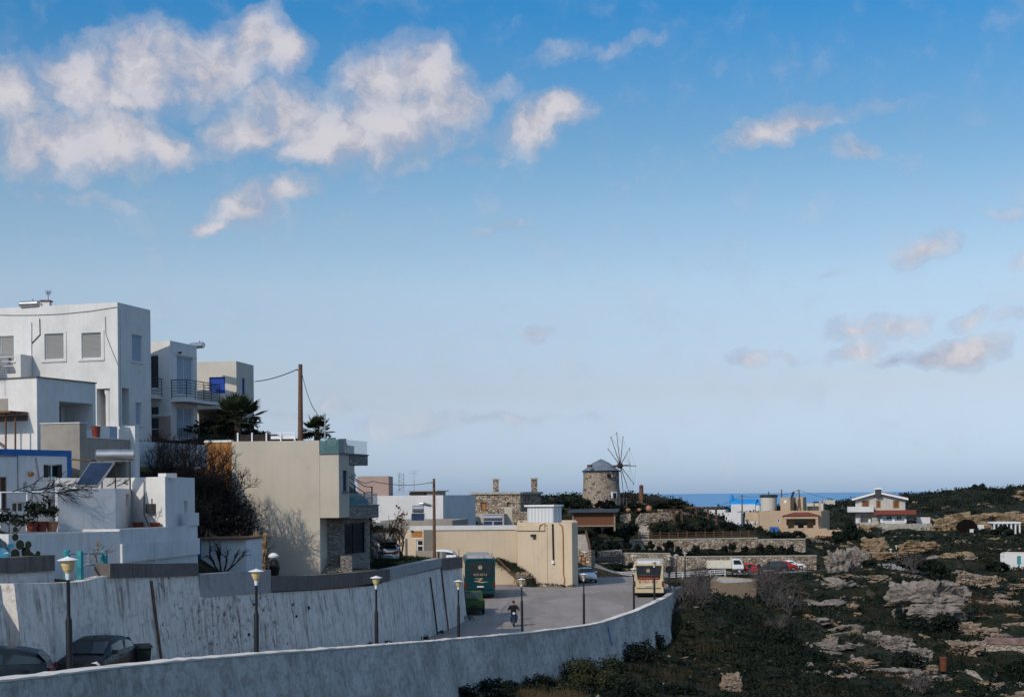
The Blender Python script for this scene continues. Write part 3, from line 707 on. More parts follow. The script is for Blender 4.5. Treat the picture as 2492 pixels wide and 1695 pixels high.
def tank_heater(label, c, yaw, tl=1.5, r=.27, panel=None, group='solar water heaters', legs=0.0, pm=1):
    """horizontal cylinder, optional tilted collector panels in front of it"""
    t = thing('solar_water_heater', label, 'water heater', c, group)
    c = Vector(c); A = Vector((math.cos(yaw), math.sin(yaw), 0)); Bq = Vector((A.y, -A.x, 0))
    m = MB(); a = c + Vector((0, 0, legs + r)) - A * tl / 2; b = a + A * tl
    m.tube(a, b, r, n=18); m.tube(a - A * .05, a, r * .8, r, n=18); m.tube(b, b + A * .05, r, r * .8, n=18)
    m.build('tank', MT['tank'], t, smooth=40)
    for k in (-.38, .38):
        m = MB(); q = c + A * tl * k; m.tube(q, q + Vector((0, 0, legs + .05)), .03, n=5)
        if panel: m.tube(q + Bq * panel[1], q + Vector((0, 0, legs)), .025, n=5)
        m.build('stand_leg', MT['darkmetal'], t)
    m = MB(); m.tube(c + A * .2 + Vector((0, 0, legs + 2 * r)), c + A * .2 + Vector((0, 0, legs + 2 * r + .1)), .02, n=5)
    m.build('valve', MT['darkmetal'], t)
    if panel:
        wd, out, hb, ht = panel
        for k in range(pm):
            u0 = -wd / 2 + wd / pm * k + (.05 if k else 0); u1 = -wd / 2 + wd / pm * (k + 1) - (.05 if k < pm - 1 else 0)
            lo0 = c + Bq * out + A * u0 + Vector((0, 0, hb)); lo1 = c + Bq * out + A * u1 + Vector((0, 0, hb))
            hi0 = c + Bq * .32 + A * u0 + Vector((0, 0, ht)); hi1 = c + Bq * .32 + A * u1 + Vector((0, 0, ht))
            nn = (lo1 - lo0).cross(hi0 - lo0).normalized() * .08
            m = MB(); m.hexa([lo0, lo1, hi1, hi0, lo0 + nn, lo1 + nn, hi1 + nn, hi0 + nn]); fr = m.build('collector_frame', MT['steel'], t)
            i = .05; m = MB()
            L = lambda a_, b_, k_: a_.lerp(b_, k_)
            q = [L(L(lo0, lo1, i), L(hi0, hi1, i), i), L(L(lo0, lo1, 1 - i), L(hi0, hi1, 1 - i), i), L(L(lo0, lo1, 1 - i), L(hi0, hi1, 1 - i), 1 - i), L(L(lo0, lo1, i), L(hi0, hi1, i), 1 - i)]
            m.hexa([x + nn * .9 for x in q] + [x + nn * 1.12 for x in q]); m.build('collector_glass', MT['solar'], fr)
    return t
p = P(72, 741, 75.4); tank_heater('steel water tank lying on the roof of the tall white house', (p.x, p.y, zt - .02), R(-14), 1.05, .16)
p = P(113, 741, 75.6); m = MB(); m.box(p.x - .22, p.x + .22, p.y - .2, p.y + .2, zt - .3, zt + .28); ch = m.build('roof_chimney', MT['white'], at=(p.x, p.y, zt - .3)); tag(ch, 'short white chimney with red slab on the tall white house roof', 'chimney')
m = MB(); m.box(p.x - .28, p.x + .28, p.y - .26, p.y + .26, zt + .28, zt + .34); m.build('cap', MT['red'], ch)
antenna('antenna', 'small antenna standing on the chimney of the tall white house', (p.x + .1, p.y, zt + .34), .5, None, 3, .3)

# ------------------------------------------------------------------ lower white block with the dark car port (in front of it)
cp, sg, z2 = house('carport_house', 'white flat roofed block with a dark car port opening, below the tall white house', 'house',
    [(-60, 62.73), (92, 61.27), (235, 64.82)], (92, 918, 61.27), 1.0, MT['white'],
    holes={1: [(144, 979, 226, 1045, 'void', dict(deep=1.6))]})
f, f2 = sg[0], sg[1]
m = MB(); u0, u1, z0_, z1_ = f2.rect(91, 917, 236, 921); m.obox(f.a, f.A, f.B, -.02, f.L + .04, -.05, .2, z2, z2 + .05); m.obox(f2.a, f2.A, f2.B, .05, f2.L + .04, -.05, .2, z2, z2 + .05); m.build('roof_edge', MT['coping'], cp)
m = MB()
for (a, b, c, d) in ((-20, 970, 20, 1004),): 
    u0, u1, z0, z1 = f.rect(a, b, c, d); m.obox(f.a, f.A, f.B, u0, u1, -.012, .01, z0, z1)
m.build('bare_patch', MT['cement'], cp)
u0, u1, z0, z1 = f2.rect(186, 985, 200, 1045); m = MB(); m.obox(f2.a, f2.A, f2.B, u0, u1, 1.2, 1.3, z0, z1); m.build('doorway', MT['greydoor'], cp)
m = MB()                                        # tubular frame with a board roof leaning on the block
for a, b in (((-10, 1007), (70, 1005)), ((43, 1005), (43, 1100)), ((66, 1005), (66, 1100)), ((-10, 1050), (43, 1088))):
    (ua, za), (ub, zb) = f.px(*a), f.px(*b); m.tube(f.w(ua, -.7, za), f.w(ub, -.7, zb), .045, n=6)
m.obox(f.a, f.A, f.B, f.px(-30, 1005)[0], f.px(69, 1005)[0], -1.1, -.02, f.px(40, 1006)[1] - .02, f.px(40, 1003)[1])
o = m.build('lean_to_frame', MT['polewood'], at=f.w(f.px(43, 1100)[0], -.7, f.px(43, 1100)[1])); tag(o, 'rusty pipe lean-to frame against the white car port block', 'frame')
m = MB(); (ua, za), (ub, zb) = f.px(-40, 990), f.px(25, 1075)
m.obox(f.a, f.A, f.B, f.px(-40, 1015)[0], f.px(68, 1015)[0], -.014, .01, f.px(0, 1026)[1], f.px(0, 1012)[1]); m.build('bare_patch', MT['coping'], cp)
antenna('antenna', 'thin yagi antenna in front of the white car port block', f.w(f.px(8, 945)[0], -.4, f.px(8, 945)[1]), .9, None, 3, .9)

# ------------------------------------------------------------------ bare cement terrace under it
cb, sg, z3 = house('cement_terrace', 'unpainted cement terrace block with stepped parapet below the car port', 'terrace',
    [(100, 60.09), (195, 59.66), (318, 62.99)], (195, 1029, 59.66), -2.6, MT['cement'], par=.15, drop=.9,
    holes={1: [(214, 1115, 310, 1170, 'void', dict(deep=1.0))]}) if False else house('cement_terrace', 'unpainted cement terrace block with stepped parapet below the car port', 'terrace',
    [(100, 60.09), (195, 59.66), (318, 62.99)], (250, 1066, 60.84), -2.6, MT['cement'], par=.15, drop=.9, holes={1: [(222, 1120, 308, 1172, 'void', dict(deep=1.0))]})
f, f2 = sg
m = MB(); zz = Zp(195, 1029, 59.66)
m.obox(f.a, f.A, f.B, .0, f.L, 0.003, .16, z3, zz); u = f2.px(211, 1040)[0]; m.obox(f2.a, f2.A, f2.B, .003, u, 0.003, .16, z3, zz - .02)
m.build('parapet', MT['cement'], cb)
m = MB(); m.obox(f.a, f.A, f.B, -.02, f.L + .02, -.03, .2, zz, zz + .04); m.obox(f2.a, f2.A, f2.B, .05, u, -.03, .2, zz, zz + .04); m.obox(f2.a, f2.A, f2.B, u, f2.L, -.03, .2, z3, z3 + .04); m.build('parapet_cap', MT['white_old'], cb)
for (a, b, c, d) in ((245, 1036, 268, 1066), (292, 1038, 317, 1066)):
    m = MB(); u0, u1, z0, z1 = f2.rect(a, b, c, d); m.obox(f2.a, f2.A, f2.B, u0, u1, .02, .18, z3 + .042, z1); m.build('white_panel', MT['white'], cb)
m = MB(); u0, u1, z0, z1 = f2.rect(268, 1037, 288, 1066); m.obox(f2.a, f2.A, f2.B, u0, u1, .05, .12, z3 + .045, z1); m.build('louvre', MT['shut_blue'], cb)
u, z = f2.px(238, 1063)
pot = MB(); c = f2.w(u, .1, 0); pot.lathe([(.13, z3 + .045), (.2, z3 + .5), (.22, z3 + .52), (.18, z3 + .52)], (c.x, c.y, 0), 14); tag(pot.build('flower_pot', MT['red'], at=(c.x, c.y, z3 + .045)), 'dark red pot on the cement terrace parapet', 'pot')
m = MB(); e = f2.w(f2.L, 0, 0)
m.obox(f2.a, f2.A, f2.B, f2.L + .01, f2.L + .35, -.25, .3, -2.5, Zp(325, 1036, 62.99)); o = m.build('pillar', MT['white_old'], cb)

# ------------------------------------------------------------------ second white house with balconies
hb, sg, z4 = house('balcony_house', 'white house with two shaded balcony doors behind the tall white house', 'house',
    [(365, 80.1), (417, 79.2), (482, 82.2)], (417, 828, 79.2), 1.4, MT['white'],
    holes={0: [(360, 864, 386, 945, 'win', dict(mull=0)), (360, 988, 386, 1010, 'win', dict(mull=0)), (360, 1015, 387, 1072, 'win', dict(mull=0, trans=1))],
           1: [(430, 868, 470, 960, 'shut', dict(mat=MT['shut_blue'], mull=1, sill=False)), (430, 992, 470, 1066, 'shut', dict(mat=MT['shut_blue'], mull=1, sill=False))]})
f, f2 = sg
m = MB(); u0, u1, z0, z1 = f2.rect(425, 862, 472, 866); m.obox(f2.a, f2.A, f2.B, u0, u1, -.05, .01, z0, z1 + .03); m.build('door_hood', MT['white'], hb); m = MB(); u0, u1, z0, z1 = f2.rect(425, 988, 472, 991); m.obox(f2.a, f2.A, f2.B, u0, u1, -.05, .01, z0, z1 + .03)
m.build('door_hood', MT['white'], hb)
def railing(m, pts, z0, h, nbars=6, post=.9, r=.018):
    for a, b in zip(pts[:-1], pts[1:]):
        a, b = Vector(a), Vector(b); L = (b - a).length; n = max(1, round(L / post))
        for k in range(n + 1):
            q = a.lerp(b, k / n); m.tube((q.x, q.y, z0), (q.x, q.y, z0 + h), r * 1.2, n=5)
        for k in range(nbars):
            z = z0 + h * (k + 1) / nbars; m.tube((a.x, a.y, z), (b.x, b.y, z), r if k < nbars - 1 else r * 1.6, n=5)
zb = f2.px(430, 972)[1]
m = MB(); m.obox(f2.a, f2.A, f2.B, .05, f2.L + 1.0, -1.0, -.003, zb - .16, zb); o = m.build('balcony', MT['white'], hb)
m = MB(); railing(m, [f2.w(.1, -.02, 0), f2.w(.1, -.95, 0), f2.w(f2.L + .95, -.95, 0), f2.w(f2.L + .95, 0, 0)], zb, 1.05, 7); m.build('railing', MT['darkmetal'], o)
m = MB(); m.obox(f.a, f.A, f.B, -.6, f.px(395, 900)[0], -.95, -.003, f.px(380, 966)[1] - .12, f.px(380, 966)[1]); o = m.build('balcony', MT['white'], hb)
m = MB(); ub = f.px(395, 900)[0] - .05; railing(m, [f.w(-.5, -.9, 0), f.w(ub, -.9, 0), f.w(ub, 0, 0)], f.px(380, 966)[1], 1.0, 6); m.build('railing', MT['darkmetal'], o)
m = MB(); u0, u1, _, _ = f2.rect(430, 1000, 470, 1010); railing(m, [f2.w(u0 + .05, -.12, 0), f2.w(u1, -.12, 0)], f2.px(450, 1073)[1], .68, 5); m.build('railing', MT['darkmetal'], hb)
m = MB(); u0, u1, z0, z1 = f.rect(388, 1012, 416, 1075); m.obox(f.a, f.A, f.B, u0, u1, -.06, .02, z0, z1); m.build('garden_door', MT['pink'], hb)
m = MB(); q = f2.w(.9, -.03, f2.px(450, 861)[1]); m.tube(q, q + f2.B * -.2, .05, n=6); m.build('wall_lamp', MT['black'], hb)
p = P(474, 838, 82.7); tank_heater('white cylindrical water tank on the balcony house roof', (p.x + .05, p.y + .4, z4 - .06), R(-30), .9, .18)
m = MB(); q = f2.w(f2.L - .1, .1, 0); m.tube((q.x, q.y, z4 - .4), (q.x + .12, q.y, z4 - .75), .05, n=6); m.build('roof_spout', MT['white'], hb)

# ------------------------------------------------------------------ third house with the blue shutter
hc, sg, z5 = house('blue_shutter_house', 'cream house with a bright blue shutter left of the tall wooden pole', 'house',
    [(470, 85.6), (578, 85), (620, 87.9)], (578, 878, 85), 1.4, MT['cream'],
    holes={0: [(509, 917, 548, 957, 'shut', dict(mat=MT['shut_navy'], fmat=MT['shut_navy'], sill=False)), (484, 1000, 576, 1072, 'void', dict(deep=2.2))],
           1: [(589, 920, 597, 960, 'shut', dict(mat=MT['shut_navy'], fmat=MT['shut_navy'], sill=False))]})
f, f2 = sg
m = MB(); u0, u1, z0, z1 = f.rect(478, 954, 519, 999); m.obox(f.a, f.A, f.B, u0, u1, -1.4, -.003, z0, z1)
u2 = f.px(556, 960)[0]; m.obox(f.a, f.A, f.B, u1 + .003, u2, -1.4, -1.2, z0, z1 - .25); m.obox(f.a, f.A, f.B, u1 + .003, u2, -1.2, -.003, z0, z0 + .2); m.build('balcony', MT['cream'], hc)
m = MB(); u0, u1, z0, z1 = f.rect(490, 1010, 560, 1070); m.obox(f.a, f.A, f.B, u0, u1, 2.0, 2.15, z0, z1); m.build('patio_door', MT['glass'], hc)

# low garden wall in front of those two
w_, sg, zg = house('garden_wall', 'low whitewashed garden wall below the balcony house', 'wall', [(325, 66.8), (505, 73)], (420, 1074, 68), (420, 1135, 68), MT['white_old'], back=.3, par=.1, drop=.02)
# ------------------------------------------------------------------ lower white houses on the terrace
hd, sg, z6 = house('blue_trim_house', 'small white house with a blue band along its roof edge at the left edge', 'house',
    [(-110, 54.09), (172, 58.47)], (172, 1097, 58.47), -2.9, MT['white_old'], back=4.5,
    holes={0: [(106, 1129, 151, 1162, 'win', dict(mull=1, fmat=MT['frame'])), (57, 1172, 66, 1200, 'door', dict(mat=MT['teal'])), (0, 1160, 17, 1236, 'win', dict(mull=1, fmat=MT['wood'], fw=.09)),
               (30, 1221, 60, 1246, 'win', dict(sill=False)), (79, 1220, 94, 1245, 'win', dict(mull=0, sill=False)), (100, 1220, 112, 1243, 'win', dict(sill=False)), (117, 1216, 131, 1252, 'door', dict(mat=MT['black']))]})
f = sg[0]
m = MB(); zb_ = f.px(172, 1110)[1]
m.obox(f.a, f.A, f.B, -.02, f.L + .04, -.035, .0, zb_, z6 + .02); m.obox(f.a, f.A, f.B, f.L - .16, f.L + .04, -.03, -.003, f.px(170, 1160)[1], zb_ - .004); m.build('blue_band', MT['bluetrim'], hd)
for a, b in ((107, 116), (139, 150)):
    u0, u1, z0, z1 = f.rect(a, 1131, b, 1161); m = MB(); m.obox(f.a, f.A, f.B, u0, u1, -.03, -.004, z0, z1); m.build('window_shutter', MT['black'], hd)
onf(f, [(86, 1112), (95, 1165)], .025, 'wall_pipe', MT['pink'], hd); onf(f, [(-20, 1110), (42, 1109), (43, 1190)], .012, 'wall_cable', MT['darkmetal'], hd)
m = MB(); u, z = f.px(72, 1153); q = f.w(u, -.05, z); m.tube(q, q + f.B * -.12, .1, n=8); m.build('wall_lamp', MT['terra'], hd)

# the block with the solar panel on its roof
he, sg, z7 = house('solar_cube_house', 'low white cube annex carrying the big tilted solar panel', 'house',
    [(140, 53.25), (281, 54.75), (341, 60.44)], (281, 1188, 54.75), -2.8, MT['white_old'], par=.15, drop=.1, holes={1: [(306, 1202, 315, 1232, 'void', dict(deep=.25))]})
# bright stepped wall house behind
hf, sg2, z8 = house('stepped_white_house', 'white house corner in full sun with small niche, beside the dark bare bush', 'house',
    [(262, 59.79), (402, 56.50), (474, 60.77)], (402, 1159, 56.50), -2.8, MT['white'], par=.12, drop=.1, holes={1: [(448, 1218, 457, 1251, 'void', dict(deep=.2))]})
f = sg2[0]
m = MB(); u0, u1, z0, z1 = f.rect(374, 1151, 393, 1159); m.obox(f.a, f.A, f.B, u0, u1, .2, .7, z8 - .05, z1); m.build('chimney_stub', MT['white'], hf)
m = MB(); u0, u1, z0, z1 = f.rect(362, 1225, 380, 1248); m.obox(f.a, f.A, f.B, u0, u1, -.15, -.004, z0, z1); m.build('meter_box', MT['darkmetal'], hf)
onf(f, [(371, 1212), (371, 1225)], .02, 'wall_cable', MT['darkmetal'], hf); onf(f, [(352, 1168), (352, 1250), (366, 1285)], .02, 'wall_cable', MT['darkmetal'], hf)
for a, b, lb in ((343, 1270, 'red plastic tub on the white ledge, left of its pair'), (384, 1268, 'red plastic crate on the white ledge, right of its pair')):
    u, z = f.px(a + 8, 1286); c = f.w(u, -.28, Zp(a, 1287, 56.4)); m = MB(); m.lathe([(.17, 0), (.22, .26), (.20, .26), (.16, .04)], c, 12); tag(m.build('tub', MT['red'], at=c), lb, 'tub', 'red tubs on the ledge')
# stepped garden walls in front
wg, sg3, z9 = house('yard_wall', 'long low white yard wall below the cube annex', 'wall', [(20, 49.45), (290, 52.9)], (150, 1293, 52.89), -3.2, MT['white_old'], back=1.7, par=.2, drop=.02)
wh, sg4, z10 = house('blue_shade_wall', 'tall white plinth wall in blue shade right of the thin pale tree', 'wall', [(290, 52.9), (480, 58.8)], (290, 1287, 52.78), -3.2, MT['white_old'], back=3.0, par=.2, drop=.02)
f = sg4[0]; m = MB(); u0, u1, _, _ = f.rect(291, 1320, 479, 1325)
m.hexa([f.w(.02, -.10, f.px(291, 1330)[1] - .6), f.w(f.L, -.10, f.px(479, 1312)[1] - .6), f.w(f.L, .0, f.px(479, 1312)[1] - .6), f.w(.02, .0, f.px(291, 1330)[1] - .6),
        f.w(.02, -.10, f.px(291, 1323)[1]), f.w(f.L, -.10, f.px(479, 1309)[1]), f.w(f.L, .0, f.px(479, 1309)[1]), f.w(.02, .0, f.px(291, 1323)[1])]); m.build('slanted_ledge', MT['white_old'], wh)
onf(f, [(370, 1316), (373, 1372)], .03, 'drain_pipe', MT['white_old'], wh, -.12)
m = MB(); m.obox(f.a, f.A, f.B, f.px(462, 1290)[0], f.L + .02, -.06, .3, z10, f.px(470, 1247)[1]); m.build('end_pier', MT['white_old'], wh)
# solar panel on the cube
p = P(285, 1112, 56.50); tank_heater('solar water heater with one big dark blue panel on the cube annex roof', (XY(283, 56.94).x, 56.94, z7 - .05), R(6), 1.45, .24, None, legs=1.15)
q0, q1, q2, q3 = P(183, 1186, 55.08), P(238, 1186, 55.08), P(280, 1128, 56.39), P(221, 1128, 56.39)
nn = (q1 - q0).cross(q3 - q0).normalized() * .09
m = MB(); m.hexa([q0, q1, q2, q3, q0 + nn, q1 + nn, q2 + nn, q3 + nn])
sp_ = m.build('solar_water_heater', MT['steel'], at=q0); tag(sp_, 'big tilted solar collector panel leaning on the white cube annex', 'water heater', 'solar water heaters')
L = lambda a_, b_, k_: a_.lerp(b_, k_); i = .04
q = [L(L(q0, q1, i), L(q3, q2, i), i), L(L(q0, q1, 1 - i), L(q3, q2, 1 - i), i), L(L(q0, q1, 1 - i), L(q3, q2, 1 - i), 1 - i), L(L(q0, q1, i), L(q3, q2, i), 1 - i)]
m = MB(); m.hexa([x + nn * .9 for x in q] + [x + nn * 1.15 for x in q]); m.build('collector_glass', MT['solar'], sp_)
m = MB()
for s_ in (q2, q3): m.tube((s_.x, s_.y + .05, z7 - .1), s_ + Vector((0, .02, 0)), .03, n=5)
m.tube(P(172, 1117, 56.39), P(222, 1121, 56.39), .03, n=5); m.build('stand_pipe', MT['polewood'], sp_)
# white block between (annex roof line behind the panel)
house('annex_wall', 'bright white parapet wall just behind the solar panel', 'wall', [(135, 57.38), (352, 58.69)], (250, 1162, 58.03), -2.8, MT['white'], back=.3, par=.1, drop=.02)
# narrow store with the dark plant against it
hs, sg5, z11 = house('white_store_shed', 'small white store with a brown roof edge between the blue shade wall and the rock', 'shed', [(484, 62.85), (598, 62.63)], (540, 1313, 62.74), -3.5, MT['white_old'], back=2.5, par=.1, drop=.05)
f = sg5[0]; m = MB(); m.obox(f.a, f.A, f.B, -.15, f.L + .05, -.25, 2.4, z11, z11 + .09); m.build('roof_edge', MT['polewood'], hs)
m = MB(); u0, u1, z0, z1 = f.rect(482, 1320, 490, 1396); m.obox(f.a, f.A, f.B, u0, u1, -.02, -.004, z0, z1); m.build('door', MT['bluetrim'], hs)

# ------------------------------------------------------------------ long retaining wall left of the road
def wall_run(name, label, top, zb, mat, th=.45, batter=.4, parent=None, capmat=None, cap=.0, step=1.2, proud=0.0):
    """top: [(px, py, d)...]; zb(d) bottom; a battered wall with its face on the right-hand side of the run"""
    tp = [P(*q) for q in top]
    pts = []
    for a, b in zip(tp[:-1], tp[1:]):
        n = max(1, int((b - a).length / step))
        pts += [a.lerp(b, k / n) for k in range(n)]
    pts.append(tp[-1])
    m = MB(); rows = []
    for i, p in enumerate(pts):
        d = (pts[min(i + 1, len(pts) - 1)] - pts[max(i - 1, 0)]); d.z = 0; d.normalize()
        nrm = Vector((d.y, -d.x, 0))
        z0 = zb(p.y); j = .012 * mnoise.noise(p * 1.7)
        rows.append([Vector((p.x, p.y, z0)) + nrm * (batter + proud), Vector((p.x, p.y, p.z + j)) + nrm * proud, Vector((p.x, p.y, p.z + j)) - nrm * th, Vector((p.x, p.y, z0)) - nrm * th])
    for a, b in zip(rows[:-1], rows[1:]):
        for k in range(4): m.quad(a[k], b[k], b[(k + 1) % 4], a[(k + 1) % 4])
    m.quad(*rows[0]); m.quad(*rows[-1][::-1])
    if parent is None:
        o = m.build(name, mat, at=(rows[0][1].x, rows[0][1].y, rows[0][0].z)); tag(o, label, 'wall')
    else: o = m.build(name, mat, parent)
    return o, rows
def rwd_at(px): return float(np.interp(px, [a[0] for a in RW], [a[1] for a in RW]))
rt = thing('retaining_wall', 'long stained whitewashed retaining wall left of the road', 'wall', (XY(36, 43).x, 43, -5.8))
zr_ = lambda d: float(zroad(d)) - .35
def run(pts): return [(px, py, rwd_at(px)) for px, py in pts]
wall_run('wall_section', None, run([(34, 1419), (100, 1418.5), (195, 1415), (262, 1400), (365, 1400)]), zr_, MT['retain2'], parent=rt)
wall_run('wall_section', None, run([(365, 1400), (478, 1399), (560, 1418), (655, 1440), (668, 1441)]), zr_, MT['retain'], parent=rt)
wall_run('wall_section', None, run([(668, 1441), (760, 1436), (850, 1430), (915, 1424), (946, 1410), (1005, 1397), (1071, 1382), (1090, 1384), (1123, 1379)]), zr_, MT['retain2'], parent=rt)
def cope(pts, drop, mat, pr=.025):
    t_ = run(pts); zl = [P(*q).z - drop for q in t_]; dd = [q[2] for q in t_]
    wall_run('coping', None, t_, lambda d: float(np.interp(d, dd, zl)), mat, th=.5, batter=.0, parent=rt, proud=pr + .06)
cope([(262, 1370), (370, 1370.5), (478, 1369)], .50, MT['coping'])
cope([(482, 1397), (560, 1391), (655, 1386)], .95, MT['coping_light'])
cope([(657, 1402), (760, 1399), (851, 1393), (945, 1384)], .66, MT['coping'])
cope([(946, 1384), (1005, 1371), (1071, 1357)], .60, MT['coping_light'])
cope([(1072, 1359), (1123, 1354)], .78, MT['coping'])
# nearest piece, set back, with its own dark coping
nw, _ = wall_run('near_retaining_wall', 'short retaining wall end with dark cement top at the left edge', [(-200, 1398, 40.5), (30, 1394, 45.2), (131, 1390, 47.6)], zr_, MT['retain2'], batter=.25)
wall_run('coping', None, [(-200, 1362, 40.4), (30, 1356, 45.1), (131, 1349, 47.5)], lambda d: float(np.interp(d, [40.4, 45.1, 47.5], [Zp(-200, 1397, 40.5), Zp(30, 1393, 45.2), Zp(131, 1388, 47.6)])), MT['coping'], th=.4, batter=0, parent=nw, proud=.04)
bt, _ = wall_run('wall_buttress', 'white slanting buttress of the retaining wall at the left edge', [(-60, 1421, 40.0), (3, 1424, 41.0)], zr_, MT['retain2'], batter=.45)
for (a, b, c, d_, mt) in ((364, 1412, 391, 1614, 'polewood'), (1045, 1404, 1058, 1531, 'bark'), (1072, 1385, 1086, 1507, 'polewood')):
    dd = rwd_at(a); z0 = zroad(dd) - .1; za = P(a, b, dd).z
    m = MB(); off = .4 * (za - z0) / 4
    q = P(a, b, dd); m.tube(q + Vector((.06, 0, 0)), Vector((q.x + .50, q.y - .05, z0)), .055, n=7); o = m.build('drain_pipe', MT[mt], rt)

# ------------------------------------------------------------------ parapet wall in the foreground
ft = [(-330, 1668, 24), (0, 1651, 31), (168, 1632, 34.5), (322, 1614, 38.5), (480, 1600, 42.5), (643, 1587, 47), (915, 1568, 60.5), (1115, 1552, 77), (1287, 1537, 87.5), (1420, 1521, 96.5), (1470, 1511, 100), (1501, 1501, 102.5), (1550, 1484, 106), (1608, 1458, 110.5), (1619, 1453, 111.3)]
fgw = thing('parapet_wall', 'long peeling grey parapet wall with a bright top edge in the foreground', 'wall', (P(168, 1632, 34.5).x, 34.5, -10))
tp = [P(*q) for q in ft]
pts = []
for a, b in zip(tp[:-1], tp[1:]):
    n = max(1, int((b - a).length / .5)); pts += [a.lerp(b, k / n) for k in range(n)]
pts.append(tp[-1])
m = MB(); cm = MB(); rows = []; crow = []
for i, p in enumerate(pts):
    d = pts[min(i + 2, len(pts) - 1)] - pts[max(i - 2, 0)]; d.z = 0; d.normalize(); nrm = Vector((d.y, -d.x, 0))
    g_ = float(HR(np.array([p.x + 2 * nrm.x]), np.array([p.y + 2 * nrm.y]))[0]) - 1.2
    j = .035 * mnoise.noise(p * 2.3) + .03 * mnoise.noise(p * .45); e = .02 * mnoise.noise(p * 3.1 + Vector((5, 0, 0)))
    V = lambda o_, z: Vector((p.x, p.y, z)) + nrm * o_
    h = p.z - g_
    rows.append([V(.17 * h, g_), V(.17 * h * .5, (g_ + p.z) / 2), V(0.02, p.z - .07), V(-.34, p.z - .07), V(-.34, float(zroad(p.y)) - .6)])
    crow.append([V(.05 + e, p.z - .068), V(.05 + e, p.z - .02 + j), V(-.38 + e, p.z + j + .01), V(-.38, p.z - .068)])
for a, b in zip(rows[:-1], rows[1:]):
    for k in range(4): m.quad(a[k], b[k], b[k + 1], a[k + 1])
for a, b in zip(crow[:-1], crow[1:]):
    for k in range(4): cm.quad(a[k], b[k], b[(k + 1) % 4], a[(k + 1) % 4])
m.add(rows[-1], [(0, 1, 2, 3, 4)]); cm.quad(*crow[-1])
m.build('wall_face', MT['parapet'], fgw); cm.build('cap', MT['captop'], fgw, smooth=35)
# vertical crack line with blue paint streak and joint
for (a, b, c, d_, mt, r) in ((1479, 1522, 1490, 1572, 'bluetrim', .045), (1568, 1512, 1582, 1585, 'bark', .04)):
    dd = float(np.interp(a, [q[0] for q in ft], [q[2] for q in ft])); q = P(a, b, dd - .25); q2 = P(c, d_, dd - .75); m = MB(); m.tube(q, q2, r, n=5); m.build('wall_streak', MT[mt], fgw)
w2, _ = wall_run('return_wall', 'short shaded end of the parapet wall behind grey shrubs', [(1619, 1456, 111.6), (1645, 1436, 120), (1660, 1426, 128)], lambda d: -12.5, MT['parapet'], batter=.5)

# ------------------------------------------------------------------ street lamps
def lamp_proto():
    t = local_thing('street_lamp', 'street lamp', 'street lamp', 'street lamps along the road')
    m = MB(); m.lathe([(.085, -.6), (.085, 2.38), (.062, 2.44), (.05, 2.5), (.045, 3.42)], n=10); m.build('pole', MT['black'], t, smooth=40)
    m = MB(); m.lathe([(.055, 3.42), (.075, 3.60)], n=12); m.build('neck', MT['whitepaint'], t, smooth=40)
    m = MB(); m.lathe([(.085, 3.601), (.135, 3.70), (.132, 3.705), (.165, 3.80), (.162, 3.805), (.178, 3.915)], n=16); m.build('diffuser', MT['lampglass'], t, smooth=30)
    m = MB(); m.lathe([(.10, 3.916), (.265, 3.92), (.26, 3.935), (.16, 3.97), (.05, 4.0), (.03, 4.02)], n=20); m.build('hat', MT['whitepaint'], t, smooth=40)
    return t
mm, t = newmat('aged_lamp_diffuser'); setp(t, .45, .3); t.l(t.ramp(t.noise(t.co, 4, 3), [(.3, (.60, .42, .16)), (.7, (.74, .58, .30))]), t.b.inputs['Base Color']); MT['lampglass'] = mm
lp = lamp_proto()
lamps = [(168, 1353, 36.6, 'street lamp with tiered cream head, nearest to the camera at the left by the cars'), (622, 1383, 48.2, 'street lamp in front of the pitted part of the retaining wall'), (915, 1400, 62.3, 'street lamp below the beige house corner'),
         (1115, 1410, 79, 'street lamp in front of the retaining wall end, left of the motorbike'), (1270, 1406, 89.6, 'street lamp immediately right of the motorbike rider'), (1420, 1394, 98.6, 'street lamp standing mid road near the corner of the sandy building'),
         (1542, 1381, 107.6, 'street lamp at the left edge of the cream bus'), (1592, 1364, 112.2, 'street lamp standing in front of the cream bus window'), (1628, 1350, 131, 'street lamp with the round sign right of the cream bus'), (1645, 1348, 137, 'middle street lamp of three right of the cream bus'),
         (1667, 1343, 144, 'rightmost street lamp of three right of the cream bus'), (1424, 1341, 158, 'street lamp by the stone gate behind the sandy building'), (1540, 1350, 156, 'street lamp mostly hidden behind the cream bus'), (2168, 1334, 203, 'street lamp by the road bend at the right'), (2181, 1326, 224, 'lamp post behind the road bend at the right, against the sandy bank')]
for i, (px, y, d, lb) in enumerate(lamps):
    o = lp if i == 0 else copy_tree(lp)
    top = P(px, y, d); base = float(zroad(d)) if d < 150 else top.z - 4.0
    if d > 120: base = max(base, top.z - 4.4)
    k = (top.z - base) / 4.02
    if d > 150: k = 1.0; base = top.z - 4.02
    put(o, (top.x, top.y, base), .7 * i, (1, 1, k) if abs(k - 1) < .25 else (1, 1, k)); o['label'] = lb
    o.rotation_euler[1] = R((-.5, .4, .2, -.3, .5, -.2, .3)[i % 7])
# ------------------------------------------------------------------ big beige house in the middle
bh, sgA, zA = house('beige_house', 'large beige modern house with a windowless side wall above the road', 'house',
    [(565, 74.42), (778, 73.99)], (700, 1072, 74.15), -4.6, MT['beige'], back=9.0, par=.25, drop=.35)
